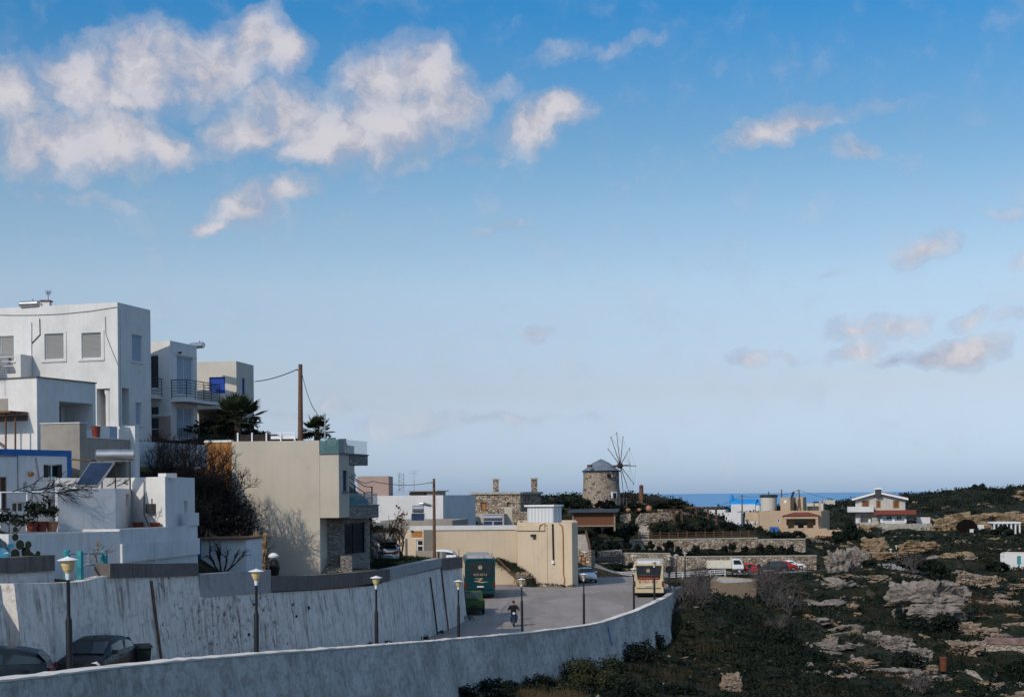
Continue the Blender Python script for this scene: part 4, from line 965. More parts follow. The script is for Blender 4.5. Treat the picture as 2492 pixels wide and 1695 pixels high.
# orange end wall
ho, sgO, zO = house('orange_wall', 'orange rendered wall piece joined to the left end of the beige house', 'wall', [(500, 74.79), (564.6, 74.45)], (530, 1076, 74.58), -2.5, MT['terra'], back=6.0, par=.2, drop=.1)
f = sgO[0]; m = MB(); m.obox(f.a, f.A, f.B, -.03, f.L, -.04, .25, zO, zO + .12); m.build('wall_cap', MT['white'], ho)
# front part with terrace, overhanging the entrance
seg0 = [(778.5, 73.97), (825, 73.83), (850, 75.27)]
house(None, None, None, seg0, (800, 1105, 73.94), (825, 1259, 73.83), MT['beige'], back=None, root=bh, wname='upper_storey', par=.2, drop=.05,
      holes={1: [(833, 1144, 846, 1196, 'win', dict(mull=0, sill=True, fmat=MT['greydoor'], mat=MT['glassblue']))]})
sB = [Seg(XY(*a), XY(*b)) for a, b in zip(seg0[:-1], seg0[1:])]
m = MB(); s = Seg(XY(826, 73.83), XY(896, 77.68))
zt_, zb_ = Zp(826, 1104, 73.83), Zp(826, 1129, 73.83)
m.obox(s.a, s.A, s.B, sB[1].L + .02, s.L, 0, 5, zb_, zt_); m.build('roof_slab', MT['clad'], bh)
m = MB(); m.obox(sB[0].a, sB[0].A, sB[0].B, .0, sB[0].L + .05, -.06, .15, zt_ + .004, zt_ + .07); m.obox(s.a, s.A, s.B, .06, s.L + .03, -.05, .15, zt_ + .003, zt_ + .068); m.build('terrace_edge', MT['greydoor'], bh)
# glass balustrade on the roof terrace
zg = zt_ + .07; hgt = Zp(800, 1067, 73.94) - zg
m = MB(); m.obox(sB[0].a, sB[0].A, sB[0].B, .03, sB[0].L, .02, .035, zg, zg + hgt)
b0 = m.build('glass_balustrade', MT['clear'], bh)
m = MB(); m.obox(s.a, s.A, s.B, .08, s.L - .05, .02, .035, zg, zg + hgt - .02); m.build('glass_balustrade', MT['clear'], bh)
m = MB(); m.obox(sB[0].a, sB[0].A, sB[0].B, .05, sB[0].L - .02, .9, 1.3, zg - .02, zg + hgt * .97); m.build('planter_hedge', MT['leaf_dark'], bh)
m = MB()
for u in (.5, .95, 1.9, 2.5): m.tube(s.w(u, .6, zg), s.w(u, .6, zg + .62), .02, n=5)
for u in (.5, 1.9): m.obox(s.a, s.A, s.B, u, u + .5, .4, .85, zg + .40, zg + .44)
for u in (.5, 1.9): m.obox(s.a, s.A, s.B, u, u + .05, .4, .85, zg + .44, zg + .8)
o = m.build('terrace_chair', MT['darkmetal'], at=s.w(.7, .6, zg)); tag(o, 'dark chairs seen through the glass balustrade of the beige house roof', 'chair')
# first floor balcony on the right side
s2 = Seg(XY(850.5, 75.33), XY(921, 79.18)); zf, zc = Zp(850, 1231, 75.33), Zp(850, 1262, 75.33)
m = MB(); m.obox(s2.a, s2.A, s2.B, .02, s2.L, 0, 6, zc, zf); m.build('balcony_slab', MT['clad'], bh)
m = MB(); m.obox(s2.a, s2.A, s2.B, .02, s2.L + .03, -.04, .25, zf + .003, zf + .06); m.build('balcony_edge', MT['greydoor'], bh)
m = MB(); m.obox(s2.a, s2.A, s2.B, .05, s2.L - .03, .05, .065, zf + .06, zf + .68); m.obox(s2.a, s2.A, s2.B, s2.L - .045, s2.L - .03, .07, 4, zf + .06, zf + .68); m.build('glass_balustrade', MT['clear'], bh)
m = MB(); m.obox(s2.a, s2.A, s2.B, .03, s2.L - 1.3, 2.4, 6, zf + .002, zb_ - .003); m.build('recessed_storey', MT['greydoor'], bh)
m = MB(); m.hexa([s2.w(.05, 0.3, zf + .7), s2.w(s2.L - .4, .4, zf + .06), s2.w(s2.L - .4, 1.6, zf + .06), s2.w(.05, 1.5, zf + .7), s2.w(.05, .3, zb_ - .9), s2.w(s2.L - .5, .4, zf + .3), s2.w(s2.L - .5, 1.6, zf + .3), s2.w(.05, 1.5, zb_ - .9)])
m.build('outdoor_stair', MT['darkmetal'], bh)
m = MB()
for k in range(4):
    z = zb_ - .55 - .28 * k; m.tube(s2.w(.1, .2, z), s2.w(s2.L * .62, .2, z - 1.0 * (.75 + .1 * k) * .75), .025, n=5); m.tube(s2.w(s2.L * .62, .2, z - 1.0 * (.75 + .1 * k) * .75), s2.w(s2.L - .45, .2, z - .62), .025, n=5)
for u, dz in ((s2.L * .3, .25), (s2.L * .62, .0), (s2.L - .45, .45)): m.tube(s2.w(u, .2, zf + .1), s2.w(u, .2, zb_ - 1.15 + dz - u * .12), .04, n=6)
m.build('stair_railing', MT['darkmetal'], bh)
m = MB(); m.add([s2.w(.05, .1, zb_ - .02), s2.w(.55, .1, zb_ - .02), s2.w(1.2, .1, zb_ - .62), s2.w(.05, .1, zb_ - .62), s2.w(.05, 1.2, zb_ - .02), s2.w(.55, 1.2, zb_ - .02), s2.w(1.2, 1.2, zb_ - .62), s2.w(.05, 1.2, zb_ - .62)],
                [(0, 1, 2, 3), (7, 6, 5, 4), (0, 4, 5, 1), (1, 5, 6, 2), (2, 6, 7, 3), (3, 7, 4, 0)]); m.build('awning', MT['glassblue'], bh)
# ground floor, set back under the overhang
house(None, None, None, [(776, 75.54), (836, 75.86), (899, 79.18)], zc - .004, -4.8, MT['clad'], back=None, root=bh, wname='ground_floor', par=.1, drop=.05,
      holes={0: [(781, 1277, 795, 1376, 'door', dict(mat=MT['greydoor'], fmat=MT['darkmetal'], deep=.15))], 1: [(838, 1271, 890, 1347, 'win', dict(mull=1, fmat=MT['black'], mat=MT['glass'], sill=False))]})
f = Seg(XY(776, 75.54), XY(836, 75.86)); m = MB()
def zz(y, d=74.9): return Zp(800, y, d)
for k, (y, t) in enumerate(((1388, -1.25), (1381, -.9), (1376, -.55))): m.obox(f.a, f.A, f.B, 0.02, f.L * .78, t, t + .35 if k < 2 else -.003, -4.8, zz(y))
m.obox(f.a, f.A, f.B, f.L * .78 + .004, f.L + .25, -1.3, -.003, -4.8, zz(1353)); m.build('entrance_steps', MT['clad'], bh)
m = MB(); q = f.w(.3, -.02, zz(1270)); m.tube(q, q + f.B * -.1, .08, n=8); m.build('wall_lamp', MT['black'], bh)
# roof fence with white posts and dark planters
f = sgA[0]; fe = thing('roof_fence', 'row of white posts with dark boards along the beige house roof', 'fence', f.w(1, .3, zA))
m = MB(); pxs_ = [575, 610, 645, 680, 714]
for a in pxs_: u = f.px(a, 1070)[0]; m.obox(f.a, f.A, f.B, u - .035, u + .035, .25, .32, zA - .3, Zp(a, 1052, 74.47))
m.build('post', MT['whitepaint'], fe)
m = MB()
for k in range(4): m.obox(f.a, f.A, f.B, f.px(576, 1060)[0], f.px(671, 1060)[0], .34, .37, zA - .02 + .1 * k, zA + .06 + .1 * k)
m.build('board', MT['darkwood'], fe)
m = MB(); m.obox(f.a, f.A, f.B, f.px(671, 1060)[0], f.px(714, 1060)[0], .33, .36, Zp(690, 1054, 74.47), Zp(690, 1051, 74.47)); m.obox(f.a, f.A, f.B, f.px(655, 1060)[0], f.px(714, 1060)[0], .33, .36, Zp(690, 1060, 74.47), Zp(690, 1057.5, 69.6)); m.build('rail', MT['whitepaint'], fe)

# ------------------------------------------------------------------ wooden poles and wires
def pole(name, label, px, ytop, ybot, d, r=.13, lean=0.0, mat='polewood'):
    a = P(px, ybot, d); b = P(px + lean, ytop, d); m = MB(); m.tube(a - Vector((0, 0, 1)), b, r * 1.15, r * .8, 10)
    m.tube(b + Vector((-.25, 0, -.35)), b + Vector((.1, 0, -.3)), .03, n=5); o = m.build(name, MT[mat], at=a); tag(o, label, 'utility pole', 'utility poles'); return b
t1 = pole('utility_pole', 'tall brown wooden utility pole behind the beige house roof', 731, 886, 1075, 86, .15)
t2 = pole('utility_pole', 'dark wooden utility pole in front of the sandy building', 1057, 1164, 1345, 118, .13, -1)
cable('power_cable', [P(620, 928, 87.9), t1 + Vector((-.2, 0, -.3))], .03, 'thick cable from the blue shutter house to the tall wooden pole', 'cable', sag=.12)
t3 = P(791, 1005, 82)
m = MB(); m.tube(P(791, 1066, 82), t3, .05, .035, 6); m.tube(t3 + Vector((-.2, 0, -.4)), t3 + Vector((.2, 0, -.4)), .025, n=4); m.tube(t3 + Vector((-.15, 0, -.8)), t3 + Vector((.15, 0, -.7)), .025, n=4)
o = m.build('roof_mast', MT['steel'], at=P(791, 1066, 82)); tag(o, 'thin white mast beside the small palm', 'mast', 'masts')
cable('power_cable', [t1 + Vector((.1, 0, -.6)), P(770, 1003, 83), t3], .022, 'thin slack cable from the tall wooden pole to the white mast', 'cable', sag=.35)
cable('power_cable', [P(855, 1155, 74), P(905, 1170, 95), t2 + Vector((-.2, 0, -.3))], .03, 'cable running from the beige house to the dark pole', 'cable', sag=.25)
m = MB(); a = P(1057, 1232, 118); b = P(1030, 1225, 117.5); m.tube(a, a.lerp(b, .35) + Vector((0, 0, .05)), .03, n=5); m.tube(a.lerp(b, .3), b, .11, .14, 8); m.tube(b, b + Vector((-.35, 0, .02)), .13, .05, 8)
o = m.build('lamp_arm', MT['steel'], at=a); tag(o, 'grey road lantern on an arm of the dark wooden pole', 'street lamp')

# ------------------------------------------------------------------ sandy building by the road (right of the teal coach)
sb, sg, zS = house('sandy_building', 'long low sandy coloured building with a blank front wall beside the road', 'building',
    [(1026, 138.6), (1257, 138)], (1150, 1289, 138), -9.5, MT['beige2'], back=9, par=.25, drop=.4,
    holes={0: [(1034, 1302, 1040, 1345, 'door', dict(mat=MT['frame']))]})
f = sg[0]; zc = Zp(1150, 1278, 138)
m = MB(); m.obox(f.a, f.A, f.B, -1.2, f.L - .02, -.10, .6, zS + .004, zc); m.build('roof_parapet', MT['white_far'], sb)
sx, sgx, zx = house(None, None, None, [(1257.5, 136.4), (1391, 132.6), (1405, 134.8)], (1391, 1271, 132.6), -9.6, MT['beige2'], back=[(1400, 146), (1262, 147)], root=sb, wname='front_block', par=.25, drop=.3)
f2 = sgx[0]
m = MB(); u0, u1, z0, z1 = f2.rect(1257.6, 1277, 1327, 1290); m.obox(f2.a, f2.A, f2.B, u0, u1, -.14, -.003, z0, z1); m.build('raised_band', MT['beige2'], sb)
onf(f2, [(1346, 1274), (1348, 1361)], .09, 'rain_pipe', MT['black'], sb, -.08)
m = MB(); u0, u1, z0, z1 = f2.rect(1345, 1364, 1351, 1370); m.obox(f2.a, f2.A, f2.B, u0, u1, -.22, -.004, z0, z1); m.build('drain_box', MT['whitepaint'], sb)
onf(f2, [(1362, 1273), (1369, 1279), (1371, 1300), (1372, 1395), (1375, 1410), (1373, 1425)], .06, 'orange_pipe', MT['terra'], sb, -.06)
onf(f2, [(1315, 1288), (1317, 1277), (1330, 1273)], .05, 'orange_pipe', MT['terra'], sb, -.2)
onf(f2, [(1331.5, 1277), (1333, 1425)], .025, 'wall_joint', MT['cement'], sb, -.01)
m = MB(); u0, u1, z0, z1 = f2.rect(1296, 1299, 1305, 1306); m.obox(f2.a, f2.A, f2.B, u0, u1, -.35, -.004, z0, z1); m.build('wall_vent', MT['darkmetal'], sb)
# glazed orange corner at its left end
cn, sgc, zcn = house('orange_shop_corner', 'small orange corner building with white framed windows left of the sandy building', 'building', [(985, 139.5), (1030, 137.6)], (1000, 1288, 139), -8, MT['beige2'], back=6,
    holes={0: [(1013, 1312, 1029, 1342, 'win', dict(trans=1, mull=0, fw=.12, sill=False)), (1000, 1292, 1028, 1309, 'shut', dict(mat=MT['terra'], fmat=MT['frame'], sill=False))]})
tank_heater('solar water heater with two blue panels on the sandy building roof', (P(1200, 1247, 141).x, 141, zS - .35), R(-2), 1.45 * 2, .48, (3.2, 1.7, .1, 1.85), legs=1.9, pm=2).scale = (.62,) * 3
bx = thing('roof_shed', 'white corrugated metal shed on the sandy building roof', 'shed', (P(1313, 1275, 139).x, 139, zx - .3))
s = Seg(XY(1283, 139.2), XY(1346, 138.2)); m = MB(); z1 = Zp(1315, 1232, 138.5)
m.obox(s.a, s.A, s.B, 0, s.L, 0, 2.4, zx - .3, z1); m.build('wall', MT['corr'], bx)
m = MB(); m.obox(s.a, s.A, s.B, -.25, s.L + .15, -.2, 2.6, z1 + .003, z1 + .16); m.build('roof', MT['whitepaint'], bx)
m = MB(); m.obox(s.a, s.A, s.B, -.1, .0 - .003, .2, 2.2, zx - .3, z1 - .05); m.build('side_panel', MT['shut_blue'], bx)
# white house with flat roof behind, pink block, antennas
wb, sgw, zw = house('white_flat_building', 'big plain white flat roofed building behind the dark pole', 'building', [(905, 163), (1078, 160)], (1000, 1205, 161), -9, MT['white_far'], back=10, par=.25, drop=.4)
f = sgw[0]
pk, sgp, zp_ = house('pink_block', 'dusty pink roof block rising behind the beige house railing', 'building', [(870, 166), (946, 166)], (910, 1158, 166), -2, MT['pink'], back=6)
m = MB(); m.obox(f.a, f.A, f.B, f.px(946, 1190)[0], f.px(1010, 1190)[0], 6, 9, zw - .2, Zp(980, 1196, 166)); m.obox(f.a, f.A, f.B, f.px(945, 1190)[0], f.px(1016, 1190)[0], 5.6, 9.3, Zp(980, 1196, 166) + .003, Zp(980, 1193.5, 166)); m.build('roof_room', MT['cement'], wb)
m = MB(); u0, u1, z0, z1 = f.rect(948, 1198, 986, 1204); m.obox(f.a, f.A, f.B, u0, u1, 5.5, 5.9, z0, z1); m.build('roof_opening', MT['black'], wb)
def lattice(name, label, px, y0, y1, d, w=.35):
    m = MB(); a = P(px, y0, d); b = P(px, y1, d); n = 9
    for sx_ in (-w, w):
        m.tube(a + Vector((sx_, 0, 0)), b + Vector((sx_, 0, 0)), .045, n=4)
    for k in range(n):
        z0 = a.z + (b.z - a.z) * k / n; z1 = a.z + (b.z - a.z) * (k + 1) / n; sgn = 1 if k % 2 else -1
        m.tube((a.x - w * sgn, a.y, z0), (a.x + w * sgn, a.y, z1), .035, n=4)
    o = m.build(name, MT['steel'], at=a); tag(o, label, 'antenna')
lattice('lattice_mast', 'thin white lattice mast on the roof behind the beige house', 977, 1195, 1150, 168, .28)
antenna('antenna', 'tall aerial with a dish on the white flat building', P(1008, 1194, 165), 2.4, None, 2, 1.2, MT['darkmetal'])
antenna('antenna', 'slender whip aerial beside the pink block', P(971, 1196, 166), 2.0, None, 1, .3, MT['darkmetal'])
p = P(1018, 1262, 150); tank_heater('white boiler with one dark panel before the white flat building', (p.x, 150, p.z - .5), R(0), 1.1, .34, (1.5, 1.0, .0, .95), legs=1.0).scale = (1.0, 1.0, 1.15)
house('low_grey_roof', 'low grey flat roof strip in front of the white flat building', 'building', [(925, 148), (1100, 147)], (1000, 1266, 147.5), -8, MT['cement'], back=10, par=.2, drop=.3)
house('small_far_house', 'small weathered house between the white flat building and the stone house', 'house', [(1072, 215), (1112, 214)], (1090, 1240, 215), -7, MT['cream'], back=6, roofmat=MT['tile'])
house('rough_yard_wall', 'low rough plaster wall in the yard left of the teal coach', 'wall', [(1010, 121), (1075, 118)], (1040, 1341, 119), -6.5, MT['cement'], back=.4, par=.1, drop=.02)
house('stone_yard_wall', 'pale stone yard wall behind the open car', 'wall', [(928, 119), (985, 118)], (960, 1310, 118.5), -6.5, MT['beige2'], back=.4, par=.1, drop=.02)
wd = MB(); p = P(915, 1275, 116)
house('wooden_outhouse', 'grey wooden outhouse in shade right of the beige house', 'shed', [(903, 117), (940, 117.5)], (920, 1272, 117), -6.5, MT['shut_grey'], back=3)

# ------------------------------------------------------------------ stone house with two chimneys
stn, sgs, zs = house('stone_house', 'rubble stone house with two tall stone chimneys', 'house', [(1146, 231), (1266, 229), (1317, 234)], (1200, 1202, 230), -7, MT['rubble'], back=None, par=.4, drop=.5,
    holes={0: [(1170, 1222, 1184, 1242, 'door', dict(mat=MT['terra'], fmat=MT['wood'], fw=.15)), (1234, 1222, 1243, 1242, 'void', dict(deep=.3))]})
f = sgs[0]
m = MB(); m.obox(f.a, f.A, f.B, -.3, f.L + .1, -.25, .3, zs + .003, zs + .35); m.obox(sgs[1].a, sgs[1].A, sgs[1].B, .26, sgs[1].L + .2, -.25, .3, zs + .002, zs + .348); m.build('cornice', MT['paving'], stn)
def chimney(px0, px1, y0, y1, d, par, mat='rubble'):
    a = P(px0, y1, d); b = P(px1, y0, d); m = MB(); w_ = b.x - a.x; m.box(a.x, b.x, d, d + w_, zs - .5, b.z - .25); c = m.build('chimney', MT[mat], par)
    m = MB(); m.box(a.x - .12, b.x + .12, d - .12, d + w_ + .12, b.z - .247, b.z); m.build('chimney_cap', MT['paving'], c)
chimney(1200, 1213.5, 1164, 1202, 232, stn); chimney(1293, 1307.5, 1162, 1202, 234, stn)
house('stone_annex', 'stone annex wall below the rubble stone house', 'wall', [(1225, 226), (1290, 225)], (1260, 1245, 225.5), -8, MT['rubble'], back=3)
m = MB(); q = P(1228, 1268, 222); m.box(q.x, q.x + 1.2, 222, 223, q.z - 1, Zp(1228, 1236, 222)); m.box(q.x - .6, q.x + 1.8, 222.1, 222.9, Zp(1228, 1236, 222) + .003, Zp(1228, 1233, 222)); tag(m.build('stone_pillar', MT['beige'], at=q), 'plain rendered pillar in front of the stone house', 'pillar')
house('stone_yard_terrace', 'long low stone terrace edge left of the stone house', 'wall', [(1085, 222), (1226, 220)], (1150, 1250, 221), -8, MT['paving'], back=2, par=.3, drop=.1)
# ------------------------------------------------------------------ windmill
wc = P(1463.5, 1216, 245); wz0 = wc.z - 1.5
wm = thing('windmill', 'round stone windmill with a grey conical roof and bare sail spokes', 'windmill', (wc.x, wc.y, wz0))
zt_ = Zp(1463, 1146, 245); r0 = 47.5 / F * 245; r1 = 43.5 / F * 245
m = MB(); m.lathe([(r0 * 1.02, wz0), (r0, wc.z), (r1 * 1.01, (wc.z + zt_) / 2), (r1, zt_)], (wc.x, wc.y, 0), 48); m.build('tower', MT['millstone'], wm, smooth=50)
m = MB(); za = Zp(1466, 1116, 245); m.lathe([(r1 * 1.02, zt_ + .02), (r1 * 1.05, zt_ + .1), (r1 * .9, zt_ + .42), (r1 * .45, zt_ + .42 + (za - zt_ - .42) * .62), (.05, za)], (wc.x, wc.y, 0), 28)
rf = m.build('roof', MT['slate'] if 'slate' in MT else MT['cement'], wm, smooth=30)
m = MB(); m.lathe([(r1 * 1.08, zt_ - .12), (r1 * 1.08, zt_ + .06)], (wc.x, wc.y, 0), 40, cap=False); m.build('roof_edge', MT['black'], wm)
m = MB(); m.obox(P(1435, 1134, 241.9), Vector((.9, -.43, 0)), Vector((.43, .9, 0)), -.35, .35, -.3, .3, Zp(1435, 1136, 242), Zp(1435, 1130, 242)); m.build('roof_hatch', MT['wood'], rf)
def on_tower(px, y0, y1, w_, name, mat, frame=None):
    D = P(px, 1180, 1.0); x = D.x * 242; dx = (px - 1463.5) / F * 245
    ang = math.asin(max(-1, min(1, dx / r0))); c = Vector((wc.x + math.sin(ang) * r0, wc.y - math.cos(ang) * r0, 0)); A = Vector((math.cos(ang), math.sin(ang), 0)); B_ = Vector((-A.y, A.x, 0))
    z0, z1 = Zp(px, y1, 243), Zp(px, y0, 243)
    if frame:
        m = MB(); m.obox(c, A, B_, -w_ - .22, w_ + .22, -.12, .3, z0, z1 + .2); o = m.build(name + '_surround', frame, wm)
    m = MB(); m.obox(c, A, B_, -w_, w_, -.16 if frame else -.03, .35, z0, z1); return m.build(name, mat, wm)
on_tower(1492, 1199, 1211, .32, 'door', MT['black'], MT['whitepaint']); on_tower(1480, 1153, 1161, .28, 'window', MT['black']); on_tower(1487, 1154, 1161, .12, 'window_stone', MT['paving'])
hub = P(1509.5, 1132.5, 243.2); hub = Vector((hub.x, hub.y, hub.z))
axd = Vector((math.sin(R(57)), -math.cos(R(57)), .06)).normalized(); sx_ = Vector((0, 0, 1)).cross(axd).normalized() * -1; sz = axd.cross(sx_).normalized()
if sx_.x < 0: sx_ = -sx_
if sz.z < 0: sz = -sz
rotor = MB(); rotor.tube(hub - axd * 3.2, hub + axd * .5, .22, .18, 10); ro = rotor.build('axle', MT['wood'], wm, smooth=40)
m = MB(); m.tube(hub - axd * .35, hub + axd * .35, .48, .36, 12); m.tube(hub + axd * .4, hub + axd * 1.9, .09, .04, 6); m.build('hub', MT['darkwood'] if 'darkwood' in MT else MT['wood'], wm, smooth=40)
Rr = 80.0 / F * 243.2
tips = []
for a, l in ((-6, 1.0), (18, .93), (51, .85), (90, 1.0), (125, .97), (151, 1.05), (174, .97), (-29, .98), (-55, .85)):
    d = sx_ * math.sin(R(a)) + sz * math.cos(R(a)); e = hub + d * Rr * l; tips.append(e)
    m = MB(); m.tube(hub + d * .2, e, .075, .04, 6); m.tube(e - d * .05, e + d * .1, .085, n=6); m.build('sail_spoke', MT['wood'], wm)
m = MB(); bt_ = hub + axd * 1.9
for e in tips: m.tube(e, bt_, .014, n=3)
for a, b in ((2, 3), (3, 4), (4, 5), (0, 7), (7, 8)): m.tube(tips[a], tips[b], .012, n=3)
m.build('rigging', MT['darkmetal'], wm)
# slender post beside it
m = MB(); a = P(1561, 1216, 247); b = P(1560.5, 1181, 247); m.tube(a - Vector((0, 0, .8)), b, .42, .36, 10); m.tube(b, b + Vector((0, 0, .15)), .36, .2, 10); m.tube(a, a + Vector((0, 0, 1.2)), .5, .45, 10)
tag(m.build('stone_post', MT['polewood'], at=a, smooth=40), 'tall slender brown post right of the windmill', 'post')
def picket(name, label, pts, h, gap=.35, mat='wood', rails=2, postr=.05, group=None, wd=.09):
    o = thing(name, label, 'fence', pts[0], group); pm = MB(); rm_ = MB()
    for a, b in zip(pts[:-1], pts[1:]):
        a, b = Vector(a), Vector(b); n = max(1, int((b - a).length / gap))
        for k in range(n):
            q = a.lerp(b, k / n); hh = h * (1 + .06 * math.sin(k * 2.1)); pm.box(q.x - wd / 2, q.x + wd / 2, q.y - .03, q.y + .03, q.z - .3, q.z + hh)
        for r_ in range(rails):
            z = h * (r_ + .75) / (rails + .3); rm_.tube(a + Vector((0, .06, z)), b + Vector((0, .06, z)), postr, n=4)
    pm.build('picket', MT[mat], o); rm_.build('rail', MT[mat], o); return o
def ground_pts(l, dz=0.0):
    out = []
    for px, py, d in l: p = P(px, py, d); out.append(p)
    return out
picket('picket_fence', 'grey picket fence along the hill top right of the windmill', ground_pts([(1470, 1220, 241), (1500, 1223, 241.5), (1533, 1223, 242)]), .95, .5, 'twig_grey')
picket('picket_fence', 'weathered picket fence around the slender post', ground_pts([(1530, 1218, 246), (1560, 1218, 247), (1600, 1217, 248), (1644, 1217, 249)]), .9, .45, 'bark')

# ------------------------------------------------------------------ stone terraces and garden below the mill
def rwall(name, label, pts, ybot, th=.6, mat='rubble', cap='paving', capw=.16):
    """pts: (px, ytop, d); bottom from the photograph row ybot(px)"""
    o = thing(name, label, 'wall', P(*pts[0])); m = MB(); c = MB()
    for (a, b) in zip(pts[:-1], pts[1:]):
        pa, pb = P(*a), P(*b); s = Seg(pa, pb); za = Zp(a[0], ybot, a[2]) - .6; zb = Zp(b[0], ybot, b[2]) - .6
        f0, f1, b0, b1 = s.w(0, 0, 0), s.w(s.L, 0, 0), s.w(0, th, 0), s.w(s.L, th, 0)
        V = lambda p, z: Vector((p.x, p.y, z))
        m.hexa([V(f0, za), V(f1, zb), V(b1, zb), V(b0, za), V(f0, pa.z - capw), V(f1, pb.z - capw), V(b1, pb.z - capw), V(b0, pa.z - capw)])
        g0, g1, h0, h1 = s.w(-.02, -.07, 0), s.w(s.L + .02, -.07, 0), s.w(-.02, th + .05, 0), s.w(s.L + .02, th + .05, 0)
        if cap: c.hexa([V(g0, pa.z - capw + .003), V(g1, pb.z - capw + .003), V(h1, pb.z - capw + .003), V(h0, pa.z - capw + .003), V(g0, pa.z), V(g1, pb.z), V(h1, pb.z), V(h0, pa.z)])
    m.build('stonework', MT[mat], o)
    if cap: c.build('cap', MT[cap], o)
    return o
rwall('terrace_wall', 'lower rubble stone terrace wall behind the parked cars', [(1630, 1353, 222), (1750, 1352, 222), (1880, 1351, 222), (1987, 1350, 222)], 1396)
rwall('terrace_wall', 'short rubble wall piece beside the dark hotel sign', [(1514, 1344, 221), (1631, 1345, 221)], 1385)
rwall('terrace_wall', 'long upper rubble terrace wall with a pale cap', [(1470, 1313, 230), (1600, 1311, 230), (1720, 1309, 230), (1844, 1307, 230)], 1352)
rwall('terrace_wall', 'lower stepped end of the upper rubble terrace wall', [(1846, 1311, 229.5), (1960, 1309.5, 229.5)], 1350)
rwall('garden_wall', 'broken rubble wall with a low arch below the mill', [(1509, 1250, 239), (1535, 1246, 239)], 1285, cap=None)
rwall('garden_wall', 'high curved rubble wall in the middle of the mill garden', [(1551, 1262, 238.5), (1563, 1246, 239), (1606, 1244, 240), (1640, 1243, 241)], 1298, cap=None)
rwall('garden_wall', 'sloping rubble wall behind the brown pergola', [(1602, 1236, 243.5), (1640, 1237, 244), (1700, 1250, 245.5), (1745, 1262, 247)], 1278, cap=None)
# sign wall
sw = rwall('sign_wall', 'stone wall panel carrying the dark hotel sign', [(1449, 1341, 220.5), (1513, 1337, 220.5)], 1372)
sg_ = thing('hotel_sign', 'dark sign board reading MYLOTOPI on the stone wall', 'sign', P(1480, 1365, 220.2))
s = Seg(P(1440, 1350, 220.1), P(1510, 1350, 220.1)); m = MB(); m.obox(s.a, s.A, s.B, 0.2, s.L, -.02, .06, Zp(1480, 1363, 220), Zp(1480, 1340, 220)); m.build('board', MT['signboard'] if 'signboard' in MT else MT['black'], sg_)
def text(body, size, loc, rotz, mat, parent, name='lettering', ext=.012, align='CENTER', sx=1.0, shear=0.0):
    cu = bpy.data.curves.new(name, 'FONT'); cu.body = body; cu.size = size; cu.extrude = ext; cu.align_x = align; cu.align_y = 'CENTER'; cu.shear = shear
    tmp = bpy.data.objects.new('tmp', cu); C.objects.link(tmp)
    bpy.context.view_layer.update()
    me = bpy.data.meshes.new_from_object(tmp.evaluated_get(bpy.context.evaluated_depsgraph_get()))
    bpy.data.objects.remove(tmp); bpy.data.curves.remove(cu)
    M = Matrix.Translation(loc) @ Matrix.Rotation(rotz, 4, 'Z') @ Matrix.Rotation(R(90), 4, 'X') @ Matrix.Diagonal((sx, 1, 1, 1))
    off = OFF.get(parent.name, Vector((0, 0, 0))); me.transform(Matrix.Translation(-off) @ M)
    me.materials.clear(); me.materials.append(mat); o = bpy.data.objects.new(name, me); C.objects.link(o); o.parent = parent; OFF[o.name] = off; return o
text('MYL', .82, P(1459, 1347, 220.02), 0, MT['signgrey'], sg_, ext=.01, sx=1.25); text('TOPI', .82, P(1497, 1346, 220.02), 0, MT['signgrey'], sg_, ext=.01, sx=1.25)
m = MB(); c = P(1477, 1346.5, 220.02)
for k in range(8):
    a = R(45 * k); m.tube(c, c + Vector((math.cos(a) * .36, 0, math.sin(a) * .36)), .03, n=4)
for k in range(16):
    a, b = R(22.5 * k), R(22.5 * (k + 1)); m.tube(c + Vector((math.cos(a) * .42, 0, math.sin(a) * .42)), c + Vector((math.cos(b) * .42, 0, math.sin(b) * .42)), .035, n=4)
m.build('emblem', MT['signgrey'], sg_)
m = MB(); a = P(1457, 1353, 220.02); b = P(1506, 1352.5, 220.02); m.tube(a, b, .025, n=4); m.build('underline', MT['signgrey'], sg_)
# gate house pier, stairs
gp = thing('stone_gate', 'small stone gate pier with a brown wooden door behind the sandy building', 'gate', P(1423, 1384, 180)); s = Seg(P(1400, 1380, 181), P(1439, 1380, 180))
skm = MB(); rc = s.rect(1413, 1350, 1425, 1379); z0, z1 = Zp(1420, 1388, 180), Zp(1420, 1339, 180)
skin(skm, s, z0, z1, [(rc[0], rc[1], rc[2], rc[3], .2, False)]); q = [s.w(0, 0, 0), s.w(s.L, 0, 0), s.w(s.L, 1.2, 0), s.w(0, 1.2, 0)]
V = lambda p, z: Vector((p.x, p.y, z))
for i in (1, 2, 3): skm.quad(V(q[i], z0), V(q[(i + 1) % 4], z0), V(q[(i + 1) % 4], z1), V(q[i], z1))
skm.quad(*[V(x, z1) for x in q]); skm.build('stonework', MT['rubble'], gp); window(s, rc, gp, 'door', MT['terra'], MT['wood'], .12, 0, .12, False, 1, name='door')
stp = thing('stone_stairs', 'pale stone stairs climbing behind the stone gate', 'stairs', P(1420, 1340, 186)); m = MB()
for k in range(12):
    y0 = 1340 - 3.6 * k; d = 184 + 1.1 * k; a, b = P(1405 - k * .1, y0, d), P(1433 - k * .6, y0, d); m.box(a.x, b.x, d, d + 1.6, a.z - 1.6, a.z)
m.build('steps', MT['paving'], stp)
m = MB(); m.path([P(1437, 1342, 183), P(1432, 1318, 190), P(1426, 1296, 196)], .16, 5); m.path([P(1437, 1336, 183), P(1432, 1312, 190), P(1426, 1290, 196)], .10, 5); m.build('handrail', MT['wood'], stp)
